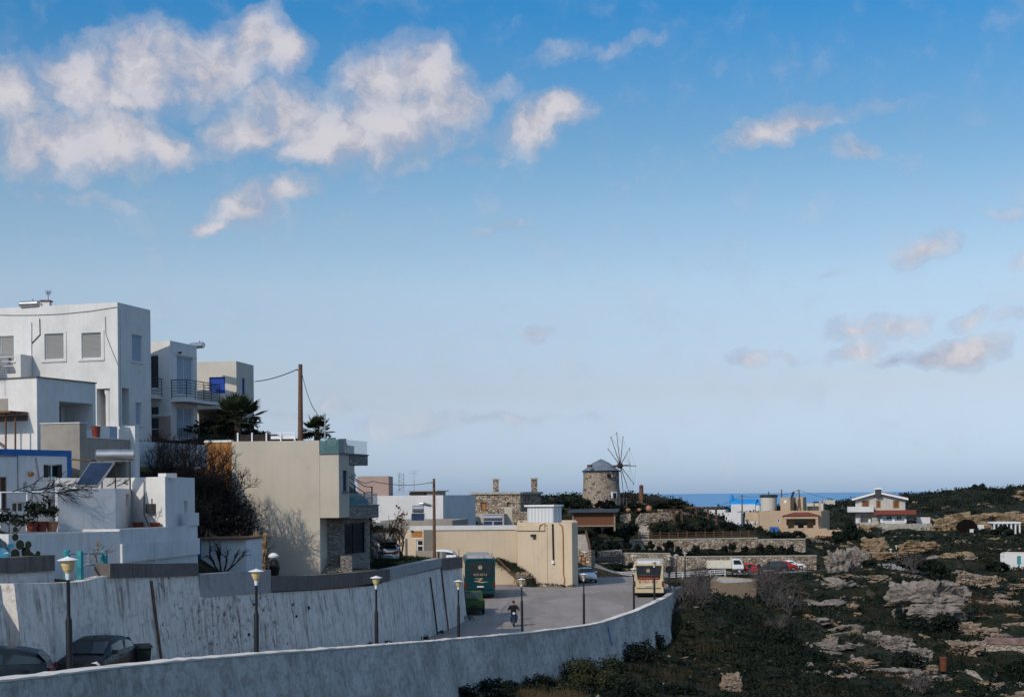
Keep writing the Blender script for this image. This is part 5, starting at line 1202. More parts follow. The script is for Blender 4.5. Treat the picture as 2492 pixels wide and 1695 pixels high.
# wooden shelter with reed wall
sh_ = thing('garden_shelter', 'brown wooden garden shelter with a reed screen wall', 'shelter', P(1440, 1290, 225)); s = Seg(P(1393, 1270, 225), P(1497, 1270, 224))
z0, z1 = Zp(1450, 1277, 225), Zp(1450, 1246, 225)
m = MB(); m.obox(s.a, s.A, s.B, .2, s.L - .25, 0, .12, z0, z1); m.build('reed_screen', MT['reed'], sh_)
for u in (0, s.L - .22):
    m = MB(); m.obox(s.a, s.A, s.B, u, u + .25, -.12, .16, Zp(1450, 1291, 225), z1 + .1); m.build('post', MT['bark_pale'], sh_)
m = MB(); m.hexa([s.w(-.6, -.8, z1 - .02), s.w(s.L + .5, -.8, z1 - .02), s.w(s.L + .5, 3.2, z1 + .35), s.w(-.6, 3.2, z1 + .35), s.w(-.6, -.8, z1 + .16), s.w(s.L + .5, -.8, z1 + .16), s.w(s.L + .5, 3.2, z1 + .53), s.w(-.6, 3.2, z1 + .53)]); m.build('roof', MT['darkmetal'], sh_)
m = MB(); m.obox(s.a, s.A, s.B, 0, s.L, -.14, .2, z0 - .2, z0 - .003); m.build('bench_rail', MT['bark_pale'], sh_)
# pergolas of dark posts
def pergola(label, pts, ytop, ybot, beam=.16):
    o = thing('pergola', label, 'pergola', P(pts[0][0], ybot, pts[0][1]), 'dark wooden pergolas in the mill garden'); b = MB(); pr = None
    for px, d in pts:
        m = MB(); a = P(px, ybot, d); e = P(px, ytop, d); m.box(a.x - .17, a.x + .17, a.y - .17, a.y + .17, a.z - 1, e.z); m.build('post', MT['wood'], o)
        if pr: b.tube(pr, e, beam, n=4)
        for k in range(3): b.tube(e + Vector((-.6 + .6 * k, -.8, .15)), e + Vector((-.6 + .6 * k, 1.6, .15)), .08, n=4)
        pr = e
    b.build('beam', MT['wood'], o)
pergola('dark wooden pergola on the ridge right of the mill garden', [(1660, 247), (1694, 245), (1723, 244), (1743, 243)], 1235, 1268)
pergola('lower brown timber frame in front of the rubble garden wall', [(1615, 241), (1641, 240.5), (1659, 240)], 1241, 1270)
picket('garden_fence', 'brown slatted garden fence on the upper terrace', ground_pts([(1530, 1310, 232.5), (1585, 1310, 232.5), (1650, 1310, 233), (1760, 1308, 233), (1843, 1306, 233)]), 1.15, 1.3, 'wood', 3, .06, wd=.2)
m = MB(); m.path([P(1572, 1300, 234), P(1578, 1282, 237), P(1585, 1270, 239)], .09, 5); m.path([P(1580, 1300, 234), P(1587, 1282, 237), P(1592, 1272, 239)], .09, 5)
for a in ((1572, 1300, 234, 12), (1577, 1285, 236, 11), (1584, 1273, 239, 10), (1580, 1300, 234, 12), (1586, 1284, 236, 11)): q = P(*a[:3]); m.tube(q - Vector((0, 0, 1)), q + Vector((0, 0, .3)), .1, n=5)
tag(m.build('stair_rail', MT['wood'], at=P(1572, 1310, 234)), 'brown wooden stair rails climbing the mill garden path', 'handrail')
m = MB()
for k in range(7): a, b = P(1556, 1298 - 4 * k, 233 + k), P(1580, 1298 - 4 * k, 233 + k); m.box(a.x, b.x, a.y, a.y + 1.4, a.z - 1, a.z)
tag(m.build('garden_steps', MT['paving'], at=P(1565, 1300, 233)), 'pale stone steps inside the mill garden', 'stairs')
for i, (px, y, d, s_) in enumerate(((1529, 1241, 239, .6), (1556, 1240, 240, .52), (1579, 1237, 240, .85))):
    q = P(px, y, d); m = MB(); m.lathe([(.3, -.5), (.62, -.2), (.7, .1), (.5, .4), (.3, .52), (.34, .56)], n=14); o = m.build('clay_jar', MT['clay'] if 'clay' in MT else MT['terra'], smooth=40); put(o, q, 0, s_)
    if i == 2: o.rotation_euler = (R(0), R(65), R(20))
    tag(o, ('small clay jar standing on the broken rubble wall', 'small clay jar standing between the two rubble walls', 'large clay jar lying on the high rubble wall')[i], 'jar', 'clay jars in the mill garden')
# guard rails along the far road
def guard(label, pts, h=1.0, rails=3, mat='frame', every=2.4, r=.065):
    pts = [Vector((p.x, p.y, Gz(p.x, p.y) + .04)) for p in pts]
    o = thing('guard_rail', label, 'railing', pts[0], 'metal guard rails along the far road'); pm = MB(); rm_ = MB()
    for a, b in zip(pts[:-1], pts[1:]):
        a, b = Vector(a), Vector(b); n = max(1, round((b - a).length / every))
        for k in range(n + 1): q = a.lerp(b, k / n); pm.tube(q - Vector((0, 0, .4)), q + Vector((0, 0, h)), r * 1.2, n=5)
        for k in range(rails): z = h * (k + 1) / rails - .02; rm_.tube(a + Vector((0, 0, z)), b + Vector((0, 0, z)), r, n=5)
    pm.build('post', MT[mat], o); rm_.build('rail', MT[mat], o)
guard('grey metal guard rail left of the cream bus', ground_pts([(1481, 1400, 196), (1545, 1399, 197)]), .85)
guard('grey metal guard rail between the cream bus and the small truck', ground_pts([(1630, 1397, 199), (1692, 1398, 200), (1765, 1400, 201)]), .95)
guard('dark railing in front of the parked cars', ground_pts([(1768, 1401, 201), (1860, 1399, 203), (1930, 1395, 206), (2055, 1390, 211)]), 1.0, 2, 'bark', .9, .045)

# ------------------------------------------------------------------ far houses on the right
ch = thing('blue_church', 'white chapel with bright blue roof far off by the sea', 'church', P(1815, 1248, 345)); s = Seg(P(1780, 1240, 346), P(1838, 1240, 344))
z0, z1, z2_ = Zp(1810, 1262, 345), Zp(1810, 1226, 345), Zp(1810, 1214, 345)
m = MB(); m.obox(s.a, s.A, s.B, -.1, s.L, 0, 6, z0, z1); m.build('wall', MT['white_far'], ch)
m = MB(); 
pr = [(0, 0), (.8, .45), (2, .85), (3, 1), (4, .85), (5.2, .45), (6, 0)]
for (w0, h0), (w1, h1) in zip(pr[:-1], pr[1:]):
    m.quad(s.w(-.2, w0, z1 + .003 + h0 * (z2_ - z1)), s.w(s.L + .05, w0, z1 + .003 + h0 * (z2_ - z1)), s.w(s.L + .05, w1, z1 + .003 + h1 * (z2_ - z1)), s.w(-.2, w1, z1 + .003 + h1 * (z2_ - z1)))
for u in (-.2, s.L + .05): m.add([s.w(u, w_, z1 + .003 + h * (z2_ - z1)) for w_, h in pr], [tuple(range(7))])
m.build('vault_roof', MT['churchblue'], ch)
q = P(1846, 1238, 344); m = MB(); m.lathe([(.68, z0), (.66, Zp(1846, 1228, 344))], (q.x, q.y, 0), 16); m.build('apse', MT['white_far'], ch, smooth=40); m = MB(); m.lathe([(.72, Zp(1846, 1228, 344) + .003), (.6, Zp(1846, 1225.5, 344)), (.3, Zp(1846, 1222, 344)), (.03, Zp(1846, 1220, 344))], (q.x, q.y, 0), 16); m.build('dome', MT['churchblue'], ch, smooth=40)
q = P(1784, 1220, 346.5); m = MB(); m.lathe([(.55, z1 - 1), (.5, Zp(1784, 1208, 346)), (.25, Zp(1784, 1203, 346)), (.03, Zp(1784, 1200, 346))], (q.x, q.y + 2, 0), 10); m.build('belfry', MT['churchblue'], ch, smooth=40)
rt_ = thing('round_tower', 'round stone tower with a flat dark roof, an old mill stump beyond the tan house', 'tower', P(1871, 1245, 330)); q = P(1871, 1240, 332)
m = MB(); m.lathe([(19.0 / F * 332, Zp(1871, 1255, 332)), (19.6 / F * 332, Zp(1871, 1209, 332))], (q.x, q.y, 0), 28); m.build('wall', MT['cream'], rt_, smooth=40)
m = MB(); zr = Zp(1871, 1209, 332); m.lathe([(2.05, zr + .003), (2.1, zr + .5), (1.6, zr + .62)], (q.x, q.y, 0), 28); m.tube((q.x, q.y, zr + .6), (q.x, q.y, zr + 1.3), .12, n=6); m.build('roof', MT['darkmetal'], rt_)
W1 = dict(mull=0, sill=False, depth=.1, fw=.12)
house('stone_tower_house', 'square tan house with a panel on its roof right of the round tower', 'house', [(1899, 326), (1923, 325), (1936, 331)], (1915, 1210, 325), -9, MT['tan'], back=None, par=.3, holes={0: [(1907, 1215, 1914, 1223, 'win', dict(W1, mat=MT['whitepaint']))]})
house('stone_tower_house', 'second tan house block with grey shaded end behind the utility pole', 'house', [(1937, 329), (1954, 328), (1962, 333)], (1950, 1209, 328), -9, MT['tan'], back=None, par=.3)
q0, q1 = P(1924, 1210, 326), P(1930, 1210, 326); m = MB(); m.hexa([q0, q1, q1 + Vector((.55, .8, 1.2)), q0 + Vector((.55, .8, 1.2)), q0 + Vector((0, 0, .08)), q1 + Vector((0, 0, .08)), q1 + Vector((.55, .8, 1.28)), q0 + Vector((.55, .8, 1.28))]); m.tube(q1 + Vector((.3, .9, 1.3)), q0 + Vector((.9, .9, 1.3)), .2, n=10)
tag(m.build('solar_water_heater', MT['solar'], at=q0), 'dark panel seen edge on, on the square tan house roof', 'water heater', 'solar water heaters')
house('white_cube_far', 'plain white cube building left of the far pole, below the chapel', 'building', [(1764, 292), (1803, 290), (1808, 296)], (1785, 1247, 290), -9, MT['white_far'], back=None, par=.3, holes={0: [(1771, 1250, 1774, 1253, 'void', dict(deep=.2))]})
house('low_white_house', 'low white house under the left end of the chapel', 'house', [(1728, 330), (1765, 329)], (1745, 1240, 330), -9, MT['white_far'], back=5)
house('low_cream_house', 'low cream house on the horizon behind the dark pergola', 'house', [(1694, 335), (1727, 334)], (1710, 1239, 335), -9, MT['cream'], back=5)
house('orange_house_strip', 'orange edged veranda roof left of the tan house', 'house', [(1813, 298), (1846, 296)], (1830, 1246, 297), -5.9, MT['tan'], back=4)
house('white_low_block', 'white boxes and low walls behind the orange veranda', 'house', [(1812, 305), (1845, 304)], (1830, 1258, 304), -9, MT['white_far'], back=3)
house('cream_far_house', 'cream house beyond the tan house with a dark veranda', 'house', [(1963, 345), (2003, 344)], (1983, 1224, 345), -9, MT['cream'], back=6, holes={0: [(1964, 1231, 1998, 1243, 'void', dict(deep=2))]})
house('hill_hut', 'tiny pale hut on the far green hillside', 'house', [(2010, 400), (2032, 400)], (2020, 1216, 400), -4, MT['cream'], back=4)
# tan house with the red porch
th, sgt, zt2 = house('tan_house', 'wide tan house with a small red tiled porch roof', 'house', [(1847, 287), (1998, 285), (2018, 292)], (1920, 1243, 286), -11, MT['tan'], back=None, par=.35, drop=.4,
    holes={0: [(1892, 1261, 1898, 1271, 'win', dict(W1, sill=False)), (1913, 1262, 1984, 1284, 'void', dict(deep=2.2)), (1958, 1296, 1966, 1304, 'door', dict(mat=MT['whitepaint'], sill=False)), (1969, 1295, 1985, 1304, 'door', dict(mat=MT['whitepaint'])), (1990, 1295, 1997, 1304, 'door', dict(mat=MT['whitepaint']))]})
f = sgt[0]
m = MB(); ua, ub = f.px(1903, 1250)[0], f.px(1995, 1250)[0]; za, zb_ = f.px(1950, 1253.5)[1], f.px(1950, 1245.5)[1]
A_ = [f.w(ua, -2, za), f.w(ub, -2, za), f.w(ub, .0, za), f.w(ua, .0, za)]; r0_, r1_ = f.w(ua + 2.4, -.6, zb_), f.w(ub - 2.2, -.6, zb_)
m.add(A_ + [r0_, r1_, f.w(ua + 2.4, -.003, zb_), f.w(ub - 2.2, -.003, zb_)], [(0, 1, 5, 4), (1, 2, 7, 5), (3, 0, 4, 6), (4, 5, 7, 6), (0, 3, 2, 1)]); m.build('porch_roof', MT['tile'], th)
m = MB(); z0 = f.px(1950, 1301)[1]
for a, b in ((1907, 1913), (1984, 1990)): m.obox(f.a, f.A, f.B, f.px(a, 1270)[0], f.px(b, 1270)[0], -1.7, -1.3, f.px(1950, 1290)[1], za - .003)
m.obox(f.a, f.A, f.B, f.px(1907, 1270)[0], f.px(1990, 1270)[0], -1.75, -1.35, f.px(1950, 1261)[1], za - .006); m.build('porch_frame', MT['tan'], th)
m = MB(); zl = f.px(1950, 1285)[1]; zh = f.px(1950, 1277)[1]
m.obox(f.a, f.A, f.B, f.px(1905, 1270)[0], f.px(2012, 1270)[0], -1.9, -.004, z0 - 2, zl)
for a, b in ((1906, 1917), (1932, 1941), (1955, 1963), (1978, 1990)): m.obox(f.a, f.A, f.B, f.px(a, 1270)[0], f.px(b, 1270)[0], -1.93, -1.7, zl + .003, zh)
m.build('porch_parapet', MT['tan'], th)
m = MB(); u0, u1, z0, z1 = f.rect(1873, 1281, 1894, 1293); m.obox(f.a, f.A, f.B, u0, u1, -1.6, -.4, z0 - .3, z1); tag(m.build('water_cistern', MT['bluetrim'], at=f.w(u0, -1, z0 - .3)), 'square blue cistern against the tan house wall', 'cistern')
m = MB(); u0, u1, z0, z1 = f.rect(1993, 1218, 1998, 1244); m.obox(f.a, f.A, f.B, u0, u1, .4, .9, zt2 - .5, z1); m.build('chimney', MT['tan'], th)
m = MB(); u0, u1, z0, z1 = f.rect(1935, 1263, 1965, 1284); m.obox(f.a, f.A, f.B, u0, u1, 2.0, 2.15, z0, z1); m.build('porch_door', MT['glass'], th)
an, sga, za2 = house('tan_house_annex', 'lower tan annex with a rusty roof edge and white garage front', 'house', [(1999, 281), (2044, 280), (2048, 284)], (2020, 1290, 280), -12, MT['tan'], back=None, par=.3, holes={0: [(2012, 1305, 2042, 1314, 'door', dict(mat=MT['whitepaint'], sill=False))]})
f = sga[0]; m = MB(); m.obox(f.a, f.A, f.B, -1.2, f.L - .3, -.9, -.003, f.px(2020, 1306)[1], f.px(2020, 1303)[1]); m.build('garage_roof', MT['tile'], an)
house('tan_house_annex', 'small side veranda wall left of the tan house', 'house', [(1830, 289), (1847, 288)], (1840, 1277, 288), -11, MT['tan'], back=4)
# white house with gable roof
gh = thing('gabled_white_house', 'two storey white house with a low red gable roof on the right hill', 'house', P(2140, 1272, 312)); s = Seg(P(2082, 1270, 313), P(2203, 1270, 310))
z0, ze, zrd = Zp(2140, 1276, 311), Zp(2140, 1212, 311), Zp(2140, 1197, 311); D_ = 9.0
rcs = [s.rect(2097, 1217, 2116, 1237), s.rect(2132, 1217, 2144, 1236), s.rect(2173, 1217, 2189, 1237)]
lo = [s.rect(2094, 1253, 2122, 1271)]
m = MB(); skin(m, s, z0, ze, [(*r_, .3, False) for r_ in rcs] + [(*r_, 1.5, True) for r_ in lo])
um = s.px(2137, 1200)[0]
m.add([s.w(0, 0, ze), s.w(s.L, 0, ze), s.w(um, 0, zrd)], [(0, 1, 2)]); m.add([s.w(0, D_, ze), s.w(s.L, D_, ze), s.w(um, D_, zrd)], [(0, 2, 1)])
for a, b in ((s.w(s.L, 0, 0), s.w(s.L, D_, 0)), (s.w(s.L, D_, 0), s.w(0, D_, 0)), (s.w(0, D_, 0), s.w(0, 0, 0))): m.quad(V(a, z0), V(b, z0), V(b, ze), V(a, ze))
m.build('wall', MT['cream_far'] if 'cream_far' in MT else MT['white_far'], gh)
for r_ in rcs:
    window(s, r_, gh, 'shut', MT['shutbrown'] if 'shutbrown' in MT else MT['wood'], MT['ochre'] if 'ochre' in MT else MT['tan'], .22, 0, .22, False)
for sgn, (ua, ub) in ((-1, (-.7, um)), (1, (s.L + .7, um))):
    za = ze - (zrd - ze) * .7 / abs(um if sgn < 0 else s.L - um)
    m = MB(); t_ = .22
    m.hexa([s.w(ua, -.8, za), s.w(ub, -.8, zrd), s.w(ub, D_ + .5, zrd), s.w(ua, D_ + .5, za), s.w(ua, -.8, za + t_), s.w(ub, -.8, zrd + t_), s.w(ub, D_ + .5, zrd + t_), s.w(ua, D_ + .5, za + t_)]); ro_ = m.build('roof', MT['tile'], gh)
    m = MB(); m.hexa([s.w(ua, -.95, za - .25), s.w(ub, -.95, zrd - .25), s.w(ub, -.803, zrd - .25), s.w(ua, -.803, za - .25), s.w(ua, -.95, za + t_ - .05), s.w(ub, -.95, zrd + t_ - .05), s.w(ub, -.803, zrd + t_ - .05), s.w(ua, -.803, za + t_ - .05)]); m.build('fascia', MT['whitepaint'], ro_)
u0, u1, _, z1 = s.rect(2130, 1190, 2145, 1206); m = MB(); m.obox(s.a, s.A, s.B, u0, u1, -1.0, .6, Zp(2137, 1207, 311), z1); c_ = m.build('chimney', MT['darkmetal'], gh)
m = MB(); m.obox(s.a, s.A, s.B, u0 - .15, u1 + .15, -1.1, .7, z1 + .003, z1 + .35); m.build('chimney_cap', MT['whitepaint'], c_)
m = MB(); u0, u1, z0_, z1_ = s.rect(2063, 1232, 2127, 1245); m.obox(s.a, s.A, s.B, u0, u1, -1.6, -.003, z0_, z1_); m.build('balcony', MT['white_far'], gh)
m = MB(); u0, u1, z0_, z1_ = s.rect(2127, 1242, 2230, 1251); m.hexa([s.w(u0, -2.6, z0_), s.w(u1, -2.6, z0_), s.w(u1, -.004, z1_), s.w(u0, -.004, z1_), s.w(u0, -2.6, z0_ + .15), s.w(u1, -2.6, z0_ + .15), s.w(u1, -.004, z1_ + .15), s.w(u0, -.004, z1_ + .15)]); m.build('veranda_roof', MT['tile'], gh)
m = MB(); u0, u1, z0_, z1_ = s.rect(2146, 1252, 2204, 1270)
m.obox(s.a, s.A, s.B, u0, u1, -1.0, -.005, z0, z1_); ver = m.build('veranda_wall', MT['white_far'], gh)
for a in (2159, 2165, 2183, 2189):
    r_ = s.rect(a, 1255, a + 4.5, 1262); m = MB(); m.obox(s.a, s.A, s.B, r_[0], r_[1], -1.04, -1.003, r_[2], r_[3]); m.build('window_pane', MT['glass'], ver)
tw = rwall('house_terrace', 'pale terrace wall with balustrade posts in front of the gabled white house', [(2086, 1271, 308), (2160, 1272, 307), (2268, 1271, 308)], 1284, mat='paving', cap=None)
for a in (2086, 2116, 2145, 2174, 2203): q = P(a, 1271, 307.5); m = MB(); m.box(q.x - .22, q.x + .22, q.y - .2, q.y + .2, q.z, q.z + .75); m.build('balustrade_post', MT['whitepaint'], tw)
m = MB(); m.tube(P(2086, 1265, 307.5), P(2232, 1265, 307.5), .05, n=4); m.build('balustrade_rail', MT['wood'], tw)
house('terrace_white_wall', 'white wall end right of the gabled white house', 'wall', [(2230, 311), (2263, 310)], (2245, 1258, 310), -8, MT['white_far'], back=.5, par=.1, drop=.05)
# cave house: white slab porch and sheds
cvp = thing('cave_porch', 'white flat porch roof on slim posts in front of the cave cliff', 'porch', P(2450, 1300, 303)); a, b = P(2415, 1273, 303), P(2484, 1272, 302)
m = MB(); m.box(a.x, b.x, 302, 306, a.z - .05, a.z + .35); m.build('roof', MT['whitepaint'], cvp)
for k in range(7): x = a.x + (b.x - a.x - .3) * k / 6; m = MB(); m.box(x, x + .28, 302.1, 302.4, Zp(2450, 1302, 303), a.z - .053); m.build('post', MT['whitepaint'], cvp)
m = MB(); m.box(a.x + .3, b.x - .2, 304.6, 305, Zp(2450, 1302, 303), a.z - .06); m.build('back_wall', MT['cement'], cvp)
house('small_white_box', 'small white shed at the foot of the dark cave', 'shed', [(2359, 300.5), (2368, 300)], (2363, 1287, 300), -10.5, MT['white_far'], back=1.2, par=.1, drop=.05)
house('cave_white_wall', 'white wall pieces right of the dark cave mouth', 'wall', [(2374, 303), (2394, 302.5)], (2384, 1276, 303), -10.5, MT['white_far'], back=1, par=.1, drop=.05)
house('white_hut', 'white hut with a green door on the hillside at the right edge', 'house', [(2433, 216), (2560, 213)], (2470, 1346, 215), -13, MT['white_far'], back=5, par=.2, drop=.15, holes={0: [(2475, 1352, 2485, 1373, 'door', dict(mat=MT['teal'], fmat=MT['teal'], deep=.1)), (2440, 1352, 2443, 1356, 'void', dict(deep=.2))]})
q = P(2279, 1259, 326); m = MB(); m.lathe([(.5, -.5), (.52, .25), (.4, .45)], q, 14); tag(m.build('blue_barrel', MT['bluetrim'], at=q), 'blue barrel on the slope above the sandy cliff', 'barrel')
# ruins and cistern
house('stone_cistern', 'flat topped stone cistern block among the grey shrubs', 'ruin', [(1727, 157), (1752, 150), (1838, 151.5)], (1780, 1415, 152), -14, MT['cisternstone'] if 'cisternstone' in MT else MT['tan'], back=[(1840, 157), (1738, 163)], par=.5, drop=.08, roofmat=MT['paving'])
rw_, _s, _z = house('field_wall_ruin', 'pale dressed stone field wall at the lower right edge', 'wall', [(2396, 131), (2640, 128)], (2450, 1568, 130), -16.8, MT['blockwall'] if 'blockwall' in MT else MT['paving'], back=1.2, par=.3, drop=.05)
f = _s[0]; m = MB(); m.obox(f.a, f.A, f.B, f.px(2396, 1570)[0] + .01, f.L, -.1, 1.3, _z + .003, _z + .5); m.build('red_capping', MT['capred'] if 'capred' in MT else MT['paving'], rw_)
m = MB(); a = P(2296, 1620, 119); m.lathe([(.3, -.4), (.31, .75), (.26, .78)], a, 14); tag(m.build('rusty_drum', MT['rust'] if 'rust' in MT else MT['wood'], at=a, smooth=40), 'rusty red drum on the path below the ruins', 'drum')
rwall('ruin_wall', 'yellowish ruined rubble wall between the pale rocks', [(2026, 1540, 128), (2060, 1534, 131), (2098, 1530, 132)], 1600, mat='yrubble' if 'yrubble' in MT else 'rubble', cap=None)
pole('utility_pole', 'thin pole left of the chapel roof', 1806, 1204, 1270, 300, .16)
t5 = pole('utility_pole', 'leaning pole in front of the tan blocks', 1949, 1191, 1243, 300, .16, -5)
t4 = P(1806, 1205, 300); pole('utility_pole', 'short pole with a strut on the round tower side', 1902, 1190, 1212, 335, .15)
pole('utility_pole', 'short dark pole right of the tan blocks', 1981, 1219, 1244, 300, .13)
t6 = P(1902, 1192, 335)
cable('power_cable', [P(1700, 1248, 330), t4, P(1850, 1207, 320), t6 + Vector((0, 0, -1)), t5], .04, 'wires strung between the far poles over the chapel', 'cable', sag=.25)
cable('power_cable', [t5, P(2030, 1213, 320)], .035, 'thin wire leaving the leaning pole to the right', 'cable', sag=.3)
m = MB(); p = P(1628, 1385, 130.6); m.tube(p, p + Vector((0, .03, 0)), .36, n=20); m.build('sign_face', MT['black'])
o = bpy.data.objects[m and 'sign_face']; tag(o, 'back of a dark round road sign right of the cream bus', 'road sign'); o.name = 'road_sign'
me = o.data; me.transform(Matrix.Translation(-p)); o.location = p
# bank: wooden plank / pipe on the grass bank
m = MB(); m.tube(P(1212, 1361, 137.2), P(1243, 1390, 135.6), .1, n=6); tag(m.build('plank', MT['polewood'], at=P(1212, 1361, 137.2)), 'pale plank lying on the grassy bank by the teal coach', 'plank')
for i, (px, y) in enumerate(((1095, 1340), (1117, 1336), (1197, 1345))):
    d = 137.0; a = P(px, y + 18, d); m = MB(); m.tube(a, P(px, y, d), .03, n=5); tag(m.build('iron_stake', MT['darkmetal'], at=a), ('thin iron stake left of the teal coach roof', 'thin iron stake directly above the teal coach roof', 'thin iron stake on the bank right of the teal coach')[i], 'stake', 'iron stakes')
# ------------------------------------------------------------------ vehicles
def M_paint(name, col, rough=.30, spec=.25):
    m, t = newmat(name); setp(t, rough, spec); t.b.inputs['Coat Weight'].default_value = .05; t.b.inputs['Coat Roughness'].default_value = .08
    n = t.noise(t.co, 2.5, 4); t.l(t.ramp(n, [(.3, sc(col, .88)), (.7, sc(col, 1.1))]), t.b.inputs['Base Color'])
    t.l(t.ramp(t.noise(t.co, 5, 4), [(.4, rough), (.75, min(1, rough + .25))]), t.b.inputs['Roughness'])
    return m
CP = {'black': M_paint('black_car_paint', (.005, .006, .008)), 'navy': M_paint('dark_blue_car_paint', (.006, .011, .018)), 'sky': M_paint('turquoise_car_paint', (.03, .20, .29)), 'silver': M_paint('silver_car_paint', (.25, .27, .30), .3),
      'red': M_paint('red_car_paint', (.38, .025, .018)), 'white': M_paint('white_car_paint', (.70, .71, .73)), 'grey': M_paint('dark_grey_car_paint', (.03, .035, .042)), 'lime': M_paint('green_car_paint', (.045, .095, .028), .4)}
MT['lens'] = M_basic('clear_headlight', (.62, .60, .55), .12, .1, 9, .6); MT['amber'] = M_basic('amber_lens', (.62, .22, .02), .2, .1, 9, .5); MT['redlens'] = M_basic('red_tail_lens', (.13, .008, .007), .2, .1, 9, .5)
MT['carglass'] = M_glass('car_glass', (.018, .030, .036), .05); MT['plate'] = M_basic('number_plate', (.55, .55, .53), .5, .1)
HATCH = dict(L=3.75, W=1.68, st=[(1.87, .30, .62, .80, None), (1.84, .30, .70, .90, None), (1.70, .28, .80, .955, None), (1.30, .26, .92, .985, None), (.95, .25, .99, 1.0, None), (.30, .25, 1.02, 1.0, 1.40), (-.30, .25, 1.03, 1.0, 1.50), (-.95, .25, 1.04, .995, 1.47), (-1.45, .26, 1.05, .98, 1.36), (-1.74, .28, 1.02, .95, None), (-1.86, .30, .80, .92, None), (-1.88, .32, .60, .88, None)], cab=(4, 9))
SEDAN = dict(L=4.3, W=1.74, st=[(2.15, .30, .60, .80, None), (2.10, .28, .70, .90, None), (1.90, .26, .78, .96, None), (1.40, .25, .88, .99, None), (.90, .25, .94, 1.0, None), (.20, .25, .97, 1.0, 1.36), (-.40, .25, .98, 1.0, 1.43), (-1.0, .25, .99, .995, 1.38), (-1.55, .26, .99, .98, None), (-2.0, .28, .98, .95, None), (-2.12, .30, .80, .92, None), (-2.15, .32, .60, .88, None)], cab=(4, 8))
SUV = dict(L=4.3, W=1.8, st=[(2.15, .36, .74, .82, None), (2.11, .34, .86, .91, None), (1.95, .32, .96, .96, None), (1.45, .30, 1.05, .99, None), (1.0, .30, 1.09, 1.0, None), (.35, .30, 1.12, 1.0, 1.56), (-.40, .30, 1.13, 1.0, 1.64), (-1.2, .30, 1.14, .995, 1.60), (-1.75, .30, 1.14, .98, 1.46), (-2.05, .32, 1.10, .95, None), (-2.13, .34, .86, .92, None), (-2.15, .36, .66, .88, None)], cab=(4, 9))
def wheel(parent, x, y, r=.30, w=.19):
    m = MB(); s_ = 1 if y > 0 else -1
    n = 20; pr = [(r * .62, -w / 2), (r * .94, -w / 2), (r, -w / 2 + .03), (r, w / 2 - .03), (r * .94, w / 2), (r * .62, w / 2)]
    def rev(m, pr):
        vs = []
        for a, b in pr:
            for i in range(n): t = 2 * math.pi * i / n; vs.append((x + a * math.cos(t), y + b * s_, r + a * math.sin(t)))
        fs = [(j * n + i, j * n + (i + 1) % n, (j + 1) * n + (i + 1) % n, (j + 1) * n + i) for j in range(len(pr) - 1) for i in range(n)]; m.add(vs, fs)
    rev(m, pr + [pr[0]]); o = m.build('wheel', MT['rubber'], parent, smooth=40)
    m = MB(); rev(m, [(.02, w / 2 - .03), (.07, w / 2 - .01), (r * .5, w / 2 - .035), (r * .63, w / 2 - .01), (r * .63, -w / 2 + .02), (.02, -w / 2 + .02)]); m.build('rim', MT['steel'], o, smooth=40)
